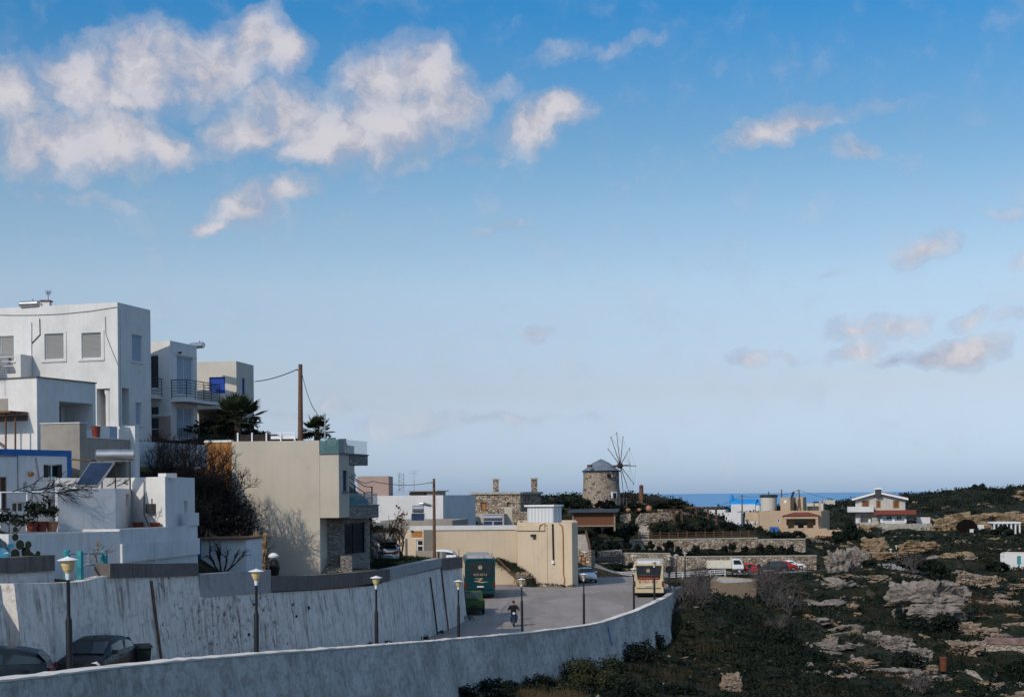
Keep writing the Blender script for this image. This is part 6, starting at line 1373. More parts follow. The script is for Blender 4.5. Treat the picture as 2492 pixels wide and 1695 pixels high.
def make_car(label, style, paint, cat='car', group=None, tailgate_open=False, details=True):
    t = local_thing('parked_car', label, cat, group); S = style; hw_ = S['W'] / 2; sts = S['st']; pm = CP[paint]
    def sect(x, zs, zb, wf, zr):
        w = hw_ * wf
        if zr is None: up = [(w * .90, zb), (w * .80, zb + .012), (w * .45, zb + .03), (0, zb + .035)]
        else: up = [(w * .93, zb), (w * .80, zr - .09), (w * .68, zr - .015), (0, zr + .02)]
        return [(w * .88, zs), (w * .985, zs + .10), (w, (zs + zb) * .5 + .04), (w * .985, zb - .07)] + up
    m = MB(); rows = []
    for q in sts:
        h = sect(*q); row = [(q[0], y, z) for y, z in h] + [(q[0], -y, z) for y, z in h[-2::-1]]; rows.append(row)
    n = len(rows[0])
    vs = [p for r_ in rows for p in r_]; fs = []
    for i in range(len(rows) - 1):
        for j in range(n - 1): fs.append((i * n + j, (i + 1) * n + j, (i + 1) * n + j + 1, i * n + j + 1))
    fs.append(tuple(range(n))); k0 = (len(rows) - 1) * n; fs.append(tuple(range(k0 + n - 1, k0 - 1, -1)))
    m.add(vs, fs); body = m.build('body', pm, t, smooth=38)
    a, b = S['cab']
    def pt(i, s_, f_, v):       # station (fractional) i, side s_, along belt(0)..roof edge(1)
        i0 = int(math.floor(i)); i0 = min(i0, len(sts) - 2); fr = i - i0
        h0 = sect(*sts[i0]); h1 = sect(*sts[i0 + 1])
        def at(q, h): y = h[4][0] * (1 - v) + h[5][0] * v; z = h[4][1] * (1 - v) + h[5][1] * v; return Vector((q[0], y, z))
        p = at(sts[i0], h0).lerp(at(sts[i0 + 1], h1), fr); p.y = (p.y + .014) * s_; return p
    mid_ = (a + 1 + b - 1) / 2
    for s_ in (1, -1):          # side windows
        for i0, i1 in ((a + .62, mid_ - .06), (mid_ + .06, b - 1.05 + .5)):
            m = MB(); k = 5; lo = [pt(i0 + (i1 - i0) * q / k, s_, 0, .10) for q in range(k + 1)]; hi = [pt(max(i0 + (i1 - i0) * q / k, a + 1.0 if q > 0 else i0 + .30), s_, 0, .86) for q in range(k + 1)]
            for q in range(k): m.quad(lo[q], lo[q + 1], hi[q + 1], hi[q])
            m.build('side_window', MT['carglass'], t, smooth=60)
    def screen(i0, i1, name):
        h0, h1 = sect(*sts[i0]), sect(*sts[i1]); x0, x1 = sts[i0][0], sts[i1][0]; m = MB()
        z0, z1 = sts[i0][2] + .03, sts[i1][4]; w0, w1 = h0[4][0] * .94, h1[6][0] * 1.08; dx = .02 if x0 > x1 else -.02
        P_ = lambda v, f_: Vector((x0 + (x1 - x0) * v + dx, (w0 + (w1 - w0) * v) * f_, z0 + (z1 - z0) * v + .018))
        for f0, f1 in ((-1, -.5), (-.5, 0), (0, .5), (.5, 1)): m.quad(P_(.08, f0), P_(.08, f1), P_(.93, f1), P_(.93, f0))
        return m.build(name, MT['carglass'], t)
    screen(a, a + 1, 'windscreen')
    if not tailgate_open: screen(b, b - 1, 'rear_window')
    xf = sts[0][0]; xr = sts[-1][0]; zf = sts[2][2]; zr_ = sts[-3][2]
    for s_ in (1, -1):
        m = MB(); x0, x1 = sts[1][0], sts[3][0] + .12   # swept headlight wrapped round the wing
        m.add([(x0 + .015, s_ * hw_ * .52, zf - .19), (x0 - .03, s_ * hw_ * .90, zf - .19), (x1 + .12, s_ * (hw_ * .985), zf - .02), (x1 + .15, s_ * hw_ * .87, zf + .085), (sts[2][0] - .06, s_ * hw_ * .66, zf + .035),
               (x0 - .2, s_ * hw_ * .6, zf - .15), (x1, s_ * hw_ * .8, zf - .1)], [(0, 1, 2, 3, 4), (0, 5, 1), (1, 6, 2), (2, 6, 3), (3, 5, 4), (4, 5, 0), (5, 6, 1), (3, 6, 5)])
        h = m.build('headlight', MT['lens'], t)
        m = MB(); m.box(x0 - .32, x0 - .12, min(s_ * hw_ * .86, s_ * hw_ * .945), max(s_ * hw_ * .86, s_ * hw_ * .945), zf - .16, zf - .09); m.build('indicator', MT['amber'], h)
        m = MB(); m.box(xr - .012, xr + .05, min(s_ * hw_ * .66, s_ * hw_ * .895), max(s_ * hw_ * .66, s_ * hw_ * .895), zr_ - .24, zr_ - .06); m.build('tail_light', MT['redlens'], t)
        m = MB(); c = sts[a][0] - .32; m.tube((c, s_ * hw_ * .98, sts[a][2] + .05), (c, s_ * (hw_ + .14), sts[a][2] + .08), .03, n=5); m.box(c - .06, c + .06, min(s_ * (hw_ + .02), s_ * (hw_ + .2)), max(s_ * (hw_ + .02), s_ * (hw_ + .2)), sts[a][2] + .03, sts[a][2] + .16); m.build('wing_mirror', pm, t)
        m = MB(); c = (sts[a][0] + sts[b][0]) / 2
        for x in (c + .05, c - .85): m.box(x, x + .14, min(s_ * hw_ * .975, s_ * (hw_ + .02)), max(s_ * hw_ * .975, s_ * (hw_ + .02)), .88, .91)
        m.build('door_handle', pm, t)
        for x in (xf - .75, xr + .68):
            m = MB(); n_ = 14; cx_, r_ = x, .355; vs = [(cx_, s_ * (hw_ * .93), .30)]
            for i in range(n_ + 1): a_ = math.pi * i / n_ * 1.16 - .25; vs.append((cx_ + r_ * math.cos(a_), s_ * (hw_ * 1.004), .30 + r_ * math.sin(a_)))
            m.add(vs, [(0, i + 1, i + 2) for i in range(n_)]); m.build('wheel_arch', MT['rubber'], t)
            wheel(t, x, s_ * (hw_ - .085))
    m = MB(); m.box(xf - .06, xf + .02, -hw_ * .78, hw_ * .78, .30, .44); m.box(xf - .02, xf + .015, -hw_ * .42, hw_ * .42, .52, .60); m.build('front_bumper', MT['rubber'], t)
    m = MB(); m.box(xr - .03, xr + .08, -hw_ * .84, hw_ * .84, .34, .50); m.build('rear_bumper', pm if paint in ('white', 'silver') else MT['rubber'], t)
    m = MB(); m.box(xf + .021, xf + .035, -.26, .26, .46, .57); m.build('number_plate', MT['plate'], t)
    m = MB(); m.box(xr - .05, xr - .03, -.26, .26, .62, .73); m.build('number_plate', MT['plate'], t)
    if tailgate_open:
        zt_ = sts[b - 1][4]; x = sts[b - 1][0]
        m = MB(); m.hexa([(x, -.6, zt_), (x, .6, zt_), (x - .85, .62, zt_ + .22), (x - .85, -.62, zt_ + .22), (x, -.6, zt_ + .05), (x, .6, zt_ + .05), (x - .85, .62, zt_ + .29), (x - .85, -.62, zt_ + .29)]); m.build('tailgate', CP['grey'], t)
        m = MB(); m.hexa([(xr + .0, -.62, .72), (xr + .0, .62, .72), (x - .02, .56, zt_ - .06), (x - .02, -.56, zt_ - .06), (xr - .04, -.62, .74), (xr - .04, .62, .74), (x - .1, .56, zt_ - .03), (x - .1, -.56, zt_ - .03)]); m.build('boot_opening', MT['black'], t)
    return t
def gz(x, y):
    if left_edge(y) < x < right_edge(y) and y < 150: return float(zroad(y))
    return Gz(x, y)
def park(o, px, d, deg, z=None, dz=0):
    q = XY(px, d); put(o, (q.x, q.y, (gz(q.x, q.y) if z is None else z) + dz), R(deg)); return o
c = make_car('black hatchback facing the camera, parked against the retaining wall', HATCH, 'black'); park(c, 226, 46.5, -96)
c = make_car('dark blue hatchback cut off by the left edge of the picture', HATCH, 'navy'); park(c, -42, 40.0, 193)
c = make_car('turquoise car nose showing above the dark coping at the left edge', SEDAN, 'sky'); park(c, -52, 49.4, -64, -2.62)
c = make_car('silver car with its tailgate wide open under the leafy tree', HATCH, 'silver', tailgate_open=True); park(c, 938, 103, 100, Zp(945, 1366, 103) - .1)
c = make_car('white car roof peeping over the yard wall below the dark pole', HATCH, 'white'); park(c, 1060, 121.5, 178, Zp(1060, 1337, 121) - 1.5)
c = make_car('pale car nose poking out behind the corner of the sandy building', SEDAN, 'white'); park(c, 1423, 141, -84)
zc_ = lambda px, py, d: Zp(px, py, d)
for lb, st_, pa, px, d, deg in (('bright red hatchback beside the small white truck', HATCH, 'red', 1828, 214, -4), ('dark grey car between the red and the white car', SUV, 'grey', 1880, 213, 175), ('white car at the right end of the parked row', SEDAN, 'white', 1924, 219, -6), ('second red car half hidden behind the dark grey car', HATCH, 'red', 1909, 216, -6)):
    c = make_car(lb, st_, pa, group='cars parked by the terraces'); q = XY(px, d); put(c, (q.x, q.y, Gz(q.x, q.y) + .1), R(deg))
# green pickup seen from behind
pk_ = local_thing('pickup_truck', 'small green open pickup behind the teal coach, half hidden by the wall', 'pickup')
m = MB(); m.box(-2.0, .1, -.82, .82, .42, .62); [m.box(*b) for b in ((-2.0, .1, .76, .82, .623, 1.02), (-2.0, .1, -.82, -.76, .623, 1.02), (-2.0, -1.94, -.757, .757, .623, 1.02))]; m.build('cargo_bed', CP['lime'], pk_)
m = MB(); m.hexa([(.12, -.8, .42), (1.9, -.8, .42), (1.9, .8, .42), (.12, .8, .42), (.12, -.8, 1.0), (1.85, -.8, .95), (1.85, .8, .95), (.12, .8, 1.0)]); m.hexa([(.12, -.76, 1.003), (1.2, -.76, 1.003), (1.2, .76, 1.003), (.12, .76, 1.003), (.2, -.64, 1.6), (.85, -.64, 1.6), (.85, .64, 1.6), (.2, .64, 1.6)]); m.build('cab', CP['lime'], pk_)
m = MB(); m.hexa([(.105, -.6, 1.08), (.115, -.6, 1.08), (.115, .6, 1.08), (.105, .6, 1.08), (.155, -.55, 1.5), (.165, -.55, 1.5), (.165, .55, 1.5), (.155, .55, 1.5)]); m.build('rear_window', MT['carglass'], pk_)
m = MB(); m.box(-2.06, -1.99, -.8, .8, .34, .52); m.box(-2.03, -2.003, -.25, .25, .56, .68); m.build('rear_bumper', MT['black'], pk_)
for s_ in (1, -1):
    m = MB(); m.box(-2.02, -1.99, min(s_ * .62, s_ * .8), max(s_ * .62, s_ * .8), .60, .76); m.build('tail_light', MT['redlens'], pk_)
    for x in (-1.25, 1.2): wheel(pk_, x, s_ * .72, .31)
park(pk_, 1149, 107.5, 93)
# small white flatbed truck
tk = local_thing('flatbed_truck', 'small cream truck with slatted cargo sides on the far road', 'truck')
m = MB(); m.box(-2.6, 1.0, -.95, .95, .75, .88)
for y in (-.95, .89): m.box(-2.6, 1.0, y, y + .06, .883, 1.32)
m.box(-2.6, -2.54, -.887, .887, .883, 1.32); m.build('cargo_bed', MT['creampaint'], tk)
m = MB()
for y in (-.95, .89):
    for z in (1.40, 1.60, 1.78): m.box(-2.6, 1.0, y, y + .06, z, z + .10)
    for k in range(7): m.box(-2.6 + .59 * k, -2.52 + .59 * k, y - .01, y + .07, 1.323, 1.88)
m.build('slatted_side', MT['creampaint'], tk)
m = MB(); m.add([(1.1, s_ * .9, z) for s_ in (-1,) for z in ()] , [])
prof = [(1.1, .55), (2.75, .55), (2.78, 1.0), (2.70, 1.25), (2.25, 2.12), (1.1, 2.15)]
vs = [(x, -.9, z) for x, z in prof] + [(x, .9, z) for x, z in prof]; k = len(prof)
m.add(vs, [tuple(range(k)), tuple(range(2 * k - 1, k - 1, -1))] + [(i, (i + 1) % k, k + (i + 1) % k, k + i) for i in range(k)]); m.build('cab', CP['white'], tk)
m = MB(); m.box(.98, 1.09, -.9, .9, .9, 2.4); m.build('headboard', MT['creampaint'], tk)
for s_ in (1, -1):
    m = MB(); y = s_ * .905; m.add([(1.3, y, 1.3), (2.55, y, 1.3), (2.2, y, 1.95), (1.3, y, 1.95)], [(0, 1, 2, 3)]); m.build('side_window', MT['carglass'], tk)
    for x in (-1.7, 2.1): wheel(tk, x, s_ * .78, .36, .24)
m = MB(); m.quad((2.70, -.8, 1.3), (2.70, .8, 1.3), (2.29, .78, 2.06), (2.29, -.78, 2.06)); m.build('windscreen', MT['carglass'], tk)
m = MB(); m.box(-2.5, 2.6, -.4, .4, .45, .74); m.build('chassis', MT['black'], tk)
q = XY(1761, 212.5); put(tk, (q.x, q.y, Gz(q.x, q.y) + .1), R(-3))

# ------------------------------------------------------------------ coaches
def rbox(L_, W_, z0, z1, r, x0=0):
    prof = []
    for (cy, cz, a0) in ((W_ / 2 - r, z1 - r, 0), (-W_ / 2 + r, z1 - r, 90)):
        for k in range(5): a = R(a0 + 90 * k / 4); prof.append((cy + r * math.cos(a), cz + r * math.sin(a)))
    prof += [(-W_ / 2 + .03, z0), (W_ / 2 - .03, z0)]
    k = len(prof); m = MB(); vs = []; xs = [(0, .0), (.10, .02), (.22, .0)]
    st = [(-L_ / 2, .07), (-L_ / 2 + .06, .03), (-L_ / 2 + .2, 0), (L_ / 2 - .2, 0), (L_ / 2, .08)]
    for x, s_ in st: vs += [(x + x0, y * (1 - s_ * .5), z0 + (z - z0) * (1 - s_ * .35)) for y, z in prof]
    fs = [tuple(range(k)), tuple(range(len(st) * k - 1, (len(st) - 1) * k - 1, -1))]
    for i in range(len(st) - 1): fs += [(i * k + j, i * k + (j + 1) % k, (i + 1) * k + (j + 1) % k, (i + 1) * k + j) for j in range(k)]
    m.add(vs, fs); return m
def coach(label, body, trim, L_, W_, H_, win, roofbox=False):
    t = local_thing('coach', label, 'bus'); m = rbox(L_, W_, .42, H_, .22); m.build('body', body, t, smooth=40)
    xr = -L_ / 2
    m = rbox(L_ - .5, W_ - .25, .18, .415, .02); m.build('underbody', MT['black'], t)
    zb, zt_ = win; yb, yt = W_ * .36, W_ * .43
    m = MB(); m.hexa([(xr - .045, -yb, zb), (xr + .05, -yb, zb), (xr + .05, yb, zb), (xr - .045, yb, zb), (xr - .03, -yt, zt_), (xr + .06, -yt, zt_), (xr + .06, yt, zt_), (xr - .03, yt, zt_)]); m.build('rear_window', MT['busglass'], t)
    for s_ in (1, -1):
        m = MB(); y = s_ * (W_ / 2 + .004)
        m.hexa([(xr + .9, min(y, y - s_ * .05), H_ * .52), (L_ / 2 - .5, min(y, y - s_ * .05), H_ * .52), (L_ / 2 - .5, max(y, y - s_ * .05), H_ * .52), (xr + .9, max(y, y - s_ * .05), H_ * .52),
                (xr + .7, min(y, y - s_ * .05), H_ * .86), (L_ / 2 - .5, min(y, y - s_ * .05), H_ * .86), (L_ / 2 - .5, max(y, y - s_ * .05), H_ * .86), (xr + .7, max(y, y - s_ * .05), H_ * .86)]); m.build('side_windows', MT['carglass'], t)
        for k, z in enumerate((.95, 1.10, 1.25)):
            m = MB(); m.box(xr - .02, xr + .1, min(s_ * (W_ * .43), s_ * (W_ * .495)), max(s_ * (W_ * .43), s_ * (W_ * .495)), z, z + .13); m.build('tail_light', MT['redlens'], t)
        for x in (xr + 2.6, L_ / 2 - 2.4): wheel(t, x, s_ * (W_ / 2 - .16), .48, .28)
    m = MB(); m.box(xr - .09, xr + .25, -W_ * .485, W_ * .485, .44, .74); m.build('bumper', body, t)
    m = MB(); m.box(xr - .07, xr - .0, -.27, .27, .98, 1.10); m.build('number_plate', MT['plate'], t)
    m = MB(); m.box(xr - .06, xr - .004, -W_ * .40, W_ * .40, .80, .83); m.build('engine_hatch_gap', MT['black'], t)
    if roofbox:
        m = MB(); m.hexa([(xr + .6, -W_ * .42, H_ - .02), (L_ / 2 - 1, -W_ * .42, H_ - .02), (L_ / 2 - 1, W_ * .42, H_ - .02), (xr + .6, W_ * .42, H_ - .02), (xr + .75, -W_ * .38, H_ + .22), (L_ / 2 - 1, -W_ * .38, H_ + .22), (L_ / 2 - 1, W_ * .38, H_ + .22), (xr + .75, W_ * .38, H_ + .22)]); m.build('roof_unit', MT['coping_light'], t)
    return t
MT['busglass'] = M_glass('bus_rear_glass', (.012, .018, .022), .15); MT['coachteal'] = M_paint('teal_coach_paint', (.002, .036, .043), .3); MT['coachcream'] = M_paint('cream_coach_paint', (.52, .42, .27), .35)
MT['gold'] = M_basic('pale_gold_lettering', (.42, .33, .20), .5, .1); MT['orange'] = M_basic('orange_red_lettering', (.62, .13, .04), .5, .1)
def rear_text(t, body, size, y, z, L_, mat, name='lettering', sx=1.0, off=.055, shear=0):
    return text(body, size, Vector((-L_ / 2 - off, y, z)), R(-90), mat, t, name, .006, 'CENTER', sx, shear)
LT = 9.5
tc = coach('teal green coach seen from behind, parked by the retaining wall end', MT['coachteal'], None, LT, 2.5, 3.35, (1.92, 3.08), True)
rear_text(tc, 'ΚΟΙ·ΑΕ12', .26, 0, 2.02, LT, MT['gold'], off=.06)
m = MB(); a = Vector((-LT / 2 - .055, 0, 2.62)); m.tube(a, a + Vector((-.012, 0, 0)), .17, n=20); m.build('emblem', MT['gold'], tc)
rear_text(tc, '7', .22, 0, 2.62, LT, MT['black'], 'emblem_mark', off=.075)
m = MB()
zq = [(.50, 1.72), (-.05, 1.74), (-.18, 1.62), (.22, 1.44), (.55, 1.40)]      # the swoosh like a long Z
pts = [(.52, 1.66), (-.02, 1.70), (-.10, 1.66), (.18, 1.47), (.56, 1.42), (.05, 1.38), (-.62, 1.44), (-.02, 1.45), (.02, 1.50), (-.22, 1.66), (-.06, 1.78)]
x = -LT / 2 - .03
for seg_ in (((.48, 1.70), (-.16, 1.75), (-.22, 1.68), (.40, 1.67)), ((-.22, 1.70), (.10, 1.46), (.30, 1.46), (-.06, 1.68)), ((.56, 1.50), (.30, 1.53), (.0, 1.42), (.10, 1.38)), ((.30, 1.46), (-.70, 1.43), (-.20, 1.36), (.12, 1.37))):
    vs = [(x - .01, y, z) for y, z in seg_] + [(x + .03, y, z) for y, z in seg_]; m.add(vs, [(0, 1, 2, 3), (7, 6, 5, 4), (0, 4, 5, 1), (1, 5, 6, 2), (2, 6, 7, 3), (3, 7, 4, 0)])
m.build('swoosh_emblem', MT['gold'], tc)
rear_text(tc, 'TOURS', .12, -.05, 1.20, LT, MT['gold'], off=.075) if False else None
q = XY(1163, 122.0); put(tc, (q.x, q.y, float(zroad(122))), R(93)); 
LC = 9.5
cc = coach('cream coach seen from behind with orange red lettering, by the road end', MT['coachcream'], None, LC, 2.5, 2.85, (1.55, 2.66), False)
m = MB(); m.box(-LC / 2 + .06, -LC / 2 + 1.2, -.92, .92, 2.84, 3.0); m.build('roof_spoiler', CP['white'], cc)
for s_ in (1, -1): m = MB(); m.box(-LC / 2 + .05, -LC / 2 + .2, min(s_ * .95, s_ * 1.12), max(s_ * .95, s_ * 1.12), 2.78, 2.9); m.build('marker_light', MT['amber'], cc)
rear_text(cc, 'ΚΤΕΛ ΚΩ', .36, .05, 1.38, LC, MT['orange'], sx=1.0, off=.04)
m = MB(); a = Vector((-LC / 2 - .04, .03, 2.25)); m.tube(a, a + Vector((-.012, 0, 0)), .15, n=20); m.build('emblem', MT['gold'], cc); rear_text(cc, 'K', .2, .03, 2.25, LC, MT['black'], 'emblem_mark', off=.058)
m = MB(); m.box(-LC / 2 - .052, -LC / 2 - .02, -.80, .80, 1.635, 1.675); m.build('orange_stripe', MT['orange'], cc)
m = MB(); m.box(-LC / 2 - .050, -LC / 2 - .02, -.82, .82, 1.86, 1.93); m.build('red_band', MT['rust'], cc)
q = XY(1579, 121.6); put(cc, (q.x, q.y, float(zroad(121.6))), R(83.5))
# light-coloured wheelie bin behind the black hatchback
bn = local_thing('wheelie_bin', 'dark green wheelie bin between the black hatchback and the wall', 'bin'); m = MB()
m.hexa([(-.24, -.24, .08), (.24, -.24, .08), (.24, .24, .08), (-.24, .24, .08), (-.29, -.31, .98), (.29, -.31, .98), (.29, .31, .98), (-.29, .31, .98)]); m.build('body', MT['bin'], bn)
m = MB(); m.hexa([(-.34, -.36, .985), (.34, -.36, .985), (.34, .36, .985), (-.34, .36, .985), (-.30, -.32, 1.07), (.30, -.32, 1.07), (.30, .32, 1.07), (-.30, .32, 1.07)]); m.tube((-.3, .38, .95), (.3, .38, .95), .025, n=6); m.build('lid', MT['bin'], bn)
for s_ in (-1, 1): wheel(bn, s_ * .2, .28, .10, .06)
q = XY(338, 48.5); put(bn, (q.x, q.y, float(zroad(48.5))), R(20), 1.15)

# ------------------------------------------------------------------ people
def skin_body(name, joints, bones, parent, mat, root='pelvis', sub=2):
    me = bpy.data.meshes.new(name); ks = list(joints); me.from_pydata([joints[k][0] for k in ks], [(ks.index(a), ks.index(b)) for a, b in bones], []); me.materials.append(mat)
    o = bpy.data.objects.new(name, me); C.objects.link(o); bpy.context.view_layer.objects.active = o
    md = o.modifiers.new('skin', 'SKIN'); 
    if not me.skin_vertices: me.attributes
    sv = me.skin_vertices[0].data if me.skin_vertices else None
    if sv is None:
        bm = bmesh.new(); bm.from_mesh(me); bm.verts.layers.skin.verify(); bm.to_mesh(me); bm.free(); sv = me.skin_vertices[0].data
    for i, k in enumerate(ks): r_ = joints[k][1]; sv[i].radius = r_ if isinstance(r_, tuple) else (r_, r_); sv[i].use_root = (k == root)
    md.use_smooth_shade = True; s_ = o.modifiers.new('sub', 'SUBSURF'); s_.levels = sub; s_.render_levels = sub
    bpy.context.view_layer.update()
    m2 = bpy.data.meshes.new_from_object(o.evaluated_get(bpy.context.evaluated_depsgraph_get())); bpy.data.objects.remove(o); 
    o = bpy.data.objects.new(name, m2); C.objects.link(o); o.parent = parent; return o
def add_fingers(J, Bn, side, wrist, palm, dirv, upv):
    dirv = Vector(dirv).normalized(); acr = dirv.cross(Vector(upv)).normalized()
    for k in range(4):
        b = Vector(palm) + acr * (.032 - .021 * k); n = f'{side}f{k}'; L_ = (.075, .085, .08, .062)[k]
        J[n + 'a'] = (b + dirv * L_ * .5, .0095); J[n + 'b'] = (b + dirv * L_ * .8 - Vector(upv) * .035, .008); Bn += [(side + 'palm', n + 'a'), (n + 'a', n + 'b')]
    J[side + 'th'] = (Vector(palm) + acr * .05 - dirv * .02 - Vector(upv) * .02, .010); J[side + 'tb'] = (Vector(palm) + acr * .055 + dirv * .03 - Vector(upv) * .03, .008); Bn += [(side + 'palm', side + 'th'), (side + 'th', side + 'tb')]
def person(label, cloth_top, cloth_leg, sitting=False, hood=False, rz=0.0):
    t = local_thing('person', label, 'person')
    if sitting:     # astride a motorbike, facing +x
        J = dict(pelvis=((-.12, 0, .84), (.15, .17)), waist=((-.10, 0, 1.0), (.17, .20)), chest=((-.02, 0, 1.22), (.18, .24)), neckb=((.02, 0, 1.40), (.09, .11)), neck=((.05, 0, 1.46), .058), head0=((.08, 0, 1.54), (.085, .075)), head1=((.08, 0, 1.64), (.10, .085)), crown=((.06, 0, 1.71), (.06, .055)))
        B = [('pelvis', 'waist'), ('waist', 'chest'), ('chest', 'neckb'), ('neckb', 'neck'), ('neck', 'head0'), ('head0', 'head1'), ('head1', 'crown')]
        for s_, n in ((1, 'l'), (-1, 'r')):
            J.update({n + 'sh': ((0, s_ * .23, 1.35), .10), n + 'el': ((.18, s_ * .36, 1.13), .078), n + 'wr': ((.42, s_ * .32, 1.04), .048), n + 'palm': ((.50, s_ * .30, 1.045), (.036, .022)), n + 'hip': ((-.08, s_ * .12, .82), .105), n + 'kn': ((.30, s_ * .22, .70), .092), n + 'an': ((.10, s_ * .17, .30), .052), n + 'to': ((.26, s_ * .18, .25), .045)})
            B += [('chest', n + 'sh'), (n + 'sh', n + 'el'), (n + 'el', n + 'wr'), (n + 'wr', n + 'palm'), ('pelvis', n + 'hip'), (n + 'hip', n + 'kn'), (n + 'kn', n + 'an'), (n + 'an', n + 'to')]
            add_fingers(J, B, n, None, J[n + 'palm'][0], (.6, s_ * -.3, -.3), (0, 0, 1))
    else:
        J = dict(pelvis=((0, 0, .93), (.12, .16)), waist=((0, 0, 1.08), (.115, .145)), chest=((.01, 0, 1.30), (.125, .19)), neckb=((0, 0, 1.46), (.08, .10)), neck=((.01, 0, 1.52), .055), head0=((.025, 0, 1.60), (.085, .072)), head1=((.015, 0, 1.69), (.098, .08)), crown=((0, 0, 1.76), (.06, .05)))
        B = [('pelvis', 'waist'), ('waist', 'chest'), ('chest', 'neckb'), ('neckb', 'neck'), ('neck', 'head0'), ('head0', 'head1'), ('head1', 'crown')]
        for s_, n in ((1, 'l'), (-1, 'r')):
            J.update({n + 'sh': ((0, s_ * .20, 1.42), .072), n + 'el': ((-.03, s_ * .27, 1.14), .05), n + 'wr': ((.08, s_ * .25, .90), .036), n + 'palm': ((.11, s_ * .245, .82), (.022, .036)), n + 'hip': ((0, s_ * .095, .90), .10), n + 'kn': ((.03 * s_ + .02, s_ * .10, .50), .072), n + 'an': ((.02 * s_ - .02, s_ * .11, .09), .05), n + 'to': ((.02 * s_ + .13, s_ * .125, .045), .042)})
            B += [('chest', n + 'sh'), (n + 'sh', n + 'el'), (n + 'el', n + 'wr'), (n + 'wr', n + 'palm'), ('pelvis', n + 'hip'), (n + 'hip', n + 'kn'), (n + 'kn', n + 'an'), (n + 'an', n + 'to')]
            add_fingers(J, B, n, None, J[n + 'palm'][0], (.15, 0, -1), (1, 0, 0))
    o = skin_body('body', J, B, t, MT['skin'])
    # one continuous surface; clothes are colour regions of the same mesh
    me = o.data; me.materials.append(cloth_top); me.materials.append(cloth_leg); me.materials.append(MT['rubber'])
    hz_ = J['pelvis'][0][2] + .06; nz = J['neck'][0][2] - .02
    for p in me.polygons:
        c = p.center; wr = min((Vector(J[n + 'palm'][0]) - c).length for n in 'lr'); an = min((Vector(J[n + 'an'][0]) - c).length for n in 'lr'); to = min((Vector(J[n + 'to'][0]) - c).length for n in 'lr')
        if c.z > nz: mi = 0
        elif wr < .105: mi = 0
        elif to < .10 or (an < .09 and not sitting): mi = 3
        elif sitting and ((c - Vector(J['lkn'][0])).length < .34 or (c - Vector(J['rkn'][0])).length < .34 or c.z < .78): mi = 2
        elif c.z < hz_: mi = 2
        else: mi = 1
        p.material_index = mi
    h = Vector(J['head1'][0])
    m = MB()                                     # face: nose, brow, mouth, ears and eyes modelled as small relief pieces
    f0 = h + Vector((.092, 0, -.03)); m.hexa([f0 + Vector(v) for v in ((-.02, -.016, -.03), (.026, -.012, -.028), (.026, .012, -.028), (-.02, .016, -.03), (-.02, -.008, .03), (.004, -.006, .03), (.004, .006, .03), (-.02, .008, .03))])
    for s_ in (1, -1): e = h + Vector((-.01, s_ * .083, -.02)); m.tube(e - Vector((0, 0, .028)), e + Vector((0, 0, .03)), .014, n=6)
    m.build('face', MT['skin'], t)
    m = MB()
    for s_ in (1, -1): e = h + Vector((.088, s_ * .033, .005)); m.tube(e, e + Vector((.008, 0, 0)), .011, n=7)
    e = h + Vector((.083, 0, -.075)); m.box(e.x, e.x + .008, -.022, .022, e.z - .004, e.z + .004); m.build('eyes_and_mouth', MT['black'], t)
    m = MB(); k = 1.22 if hood else 1.12; vs = []
    for j in range(7):
        th = math.pi * .5 * j / 6 if not hood else math.pi * .60 * j / 6
        for i in range(16): a = 2 * math.pi * i / 16; vs.append((h.x - .022 + .105 * k * math.sin(th) * math.cos(a), h.y + .088 * k * math.sin(th) * math.sin(a), h.z + .005 + .10 * k * math.cos(th)))
    fs = [(j * 16 + i, j * 16 + (i + 1) % 16, (j + 1) * 16 + (i + 1) % 16, (j + 1) * 16 + i) for j in range(6) for i in range(16) if not (hood is False and j >= 5 and math.cos(2 * math.pi * (i + .5) / 16) > .35)]
    m.add(vs, fs); m.build('helmet' if hood else 'hair', MT['black'] if hood else MT['hair'], t, smooth=60)
    return t
MT['skin'] = M_basic('skin', (.36, .21, .14), .6, .1, 8); MT['hair'] = M_basic('dark_hair', (.02, .014, .01), .7, .2); MT['jacket'] = M_basic('black_jacket_cloth', (.012, .013, .015), .9, .3, 12); MT['jeans'] = M_basic('blue_denim', (.06, .10, .17), .9, .3, 14); MT['darkcloth'] = M_basic('dark_trousers', (.03, .032, .04), .9, .3, 12)
MT['navycloth'] = M_basic('navy_coat', (.012, .014, .022), .9, .3)
rx, ry = XY(1247, 97.5).x, 97.5
hd_ = math.atan2(-ry, -rx * .2 - .5)
rp = person('rider in black jacket and jeans riding a small motorbike towards the camera', MT['jacket'], MT['jeans'], True, True); put(rp, (rx, ry, float(zroad(ry)) + .02), R(-88), 1.0)
mb_ = local_thing('motorbike', 'small blue and black motorbike coming down the road', 'motorbike')
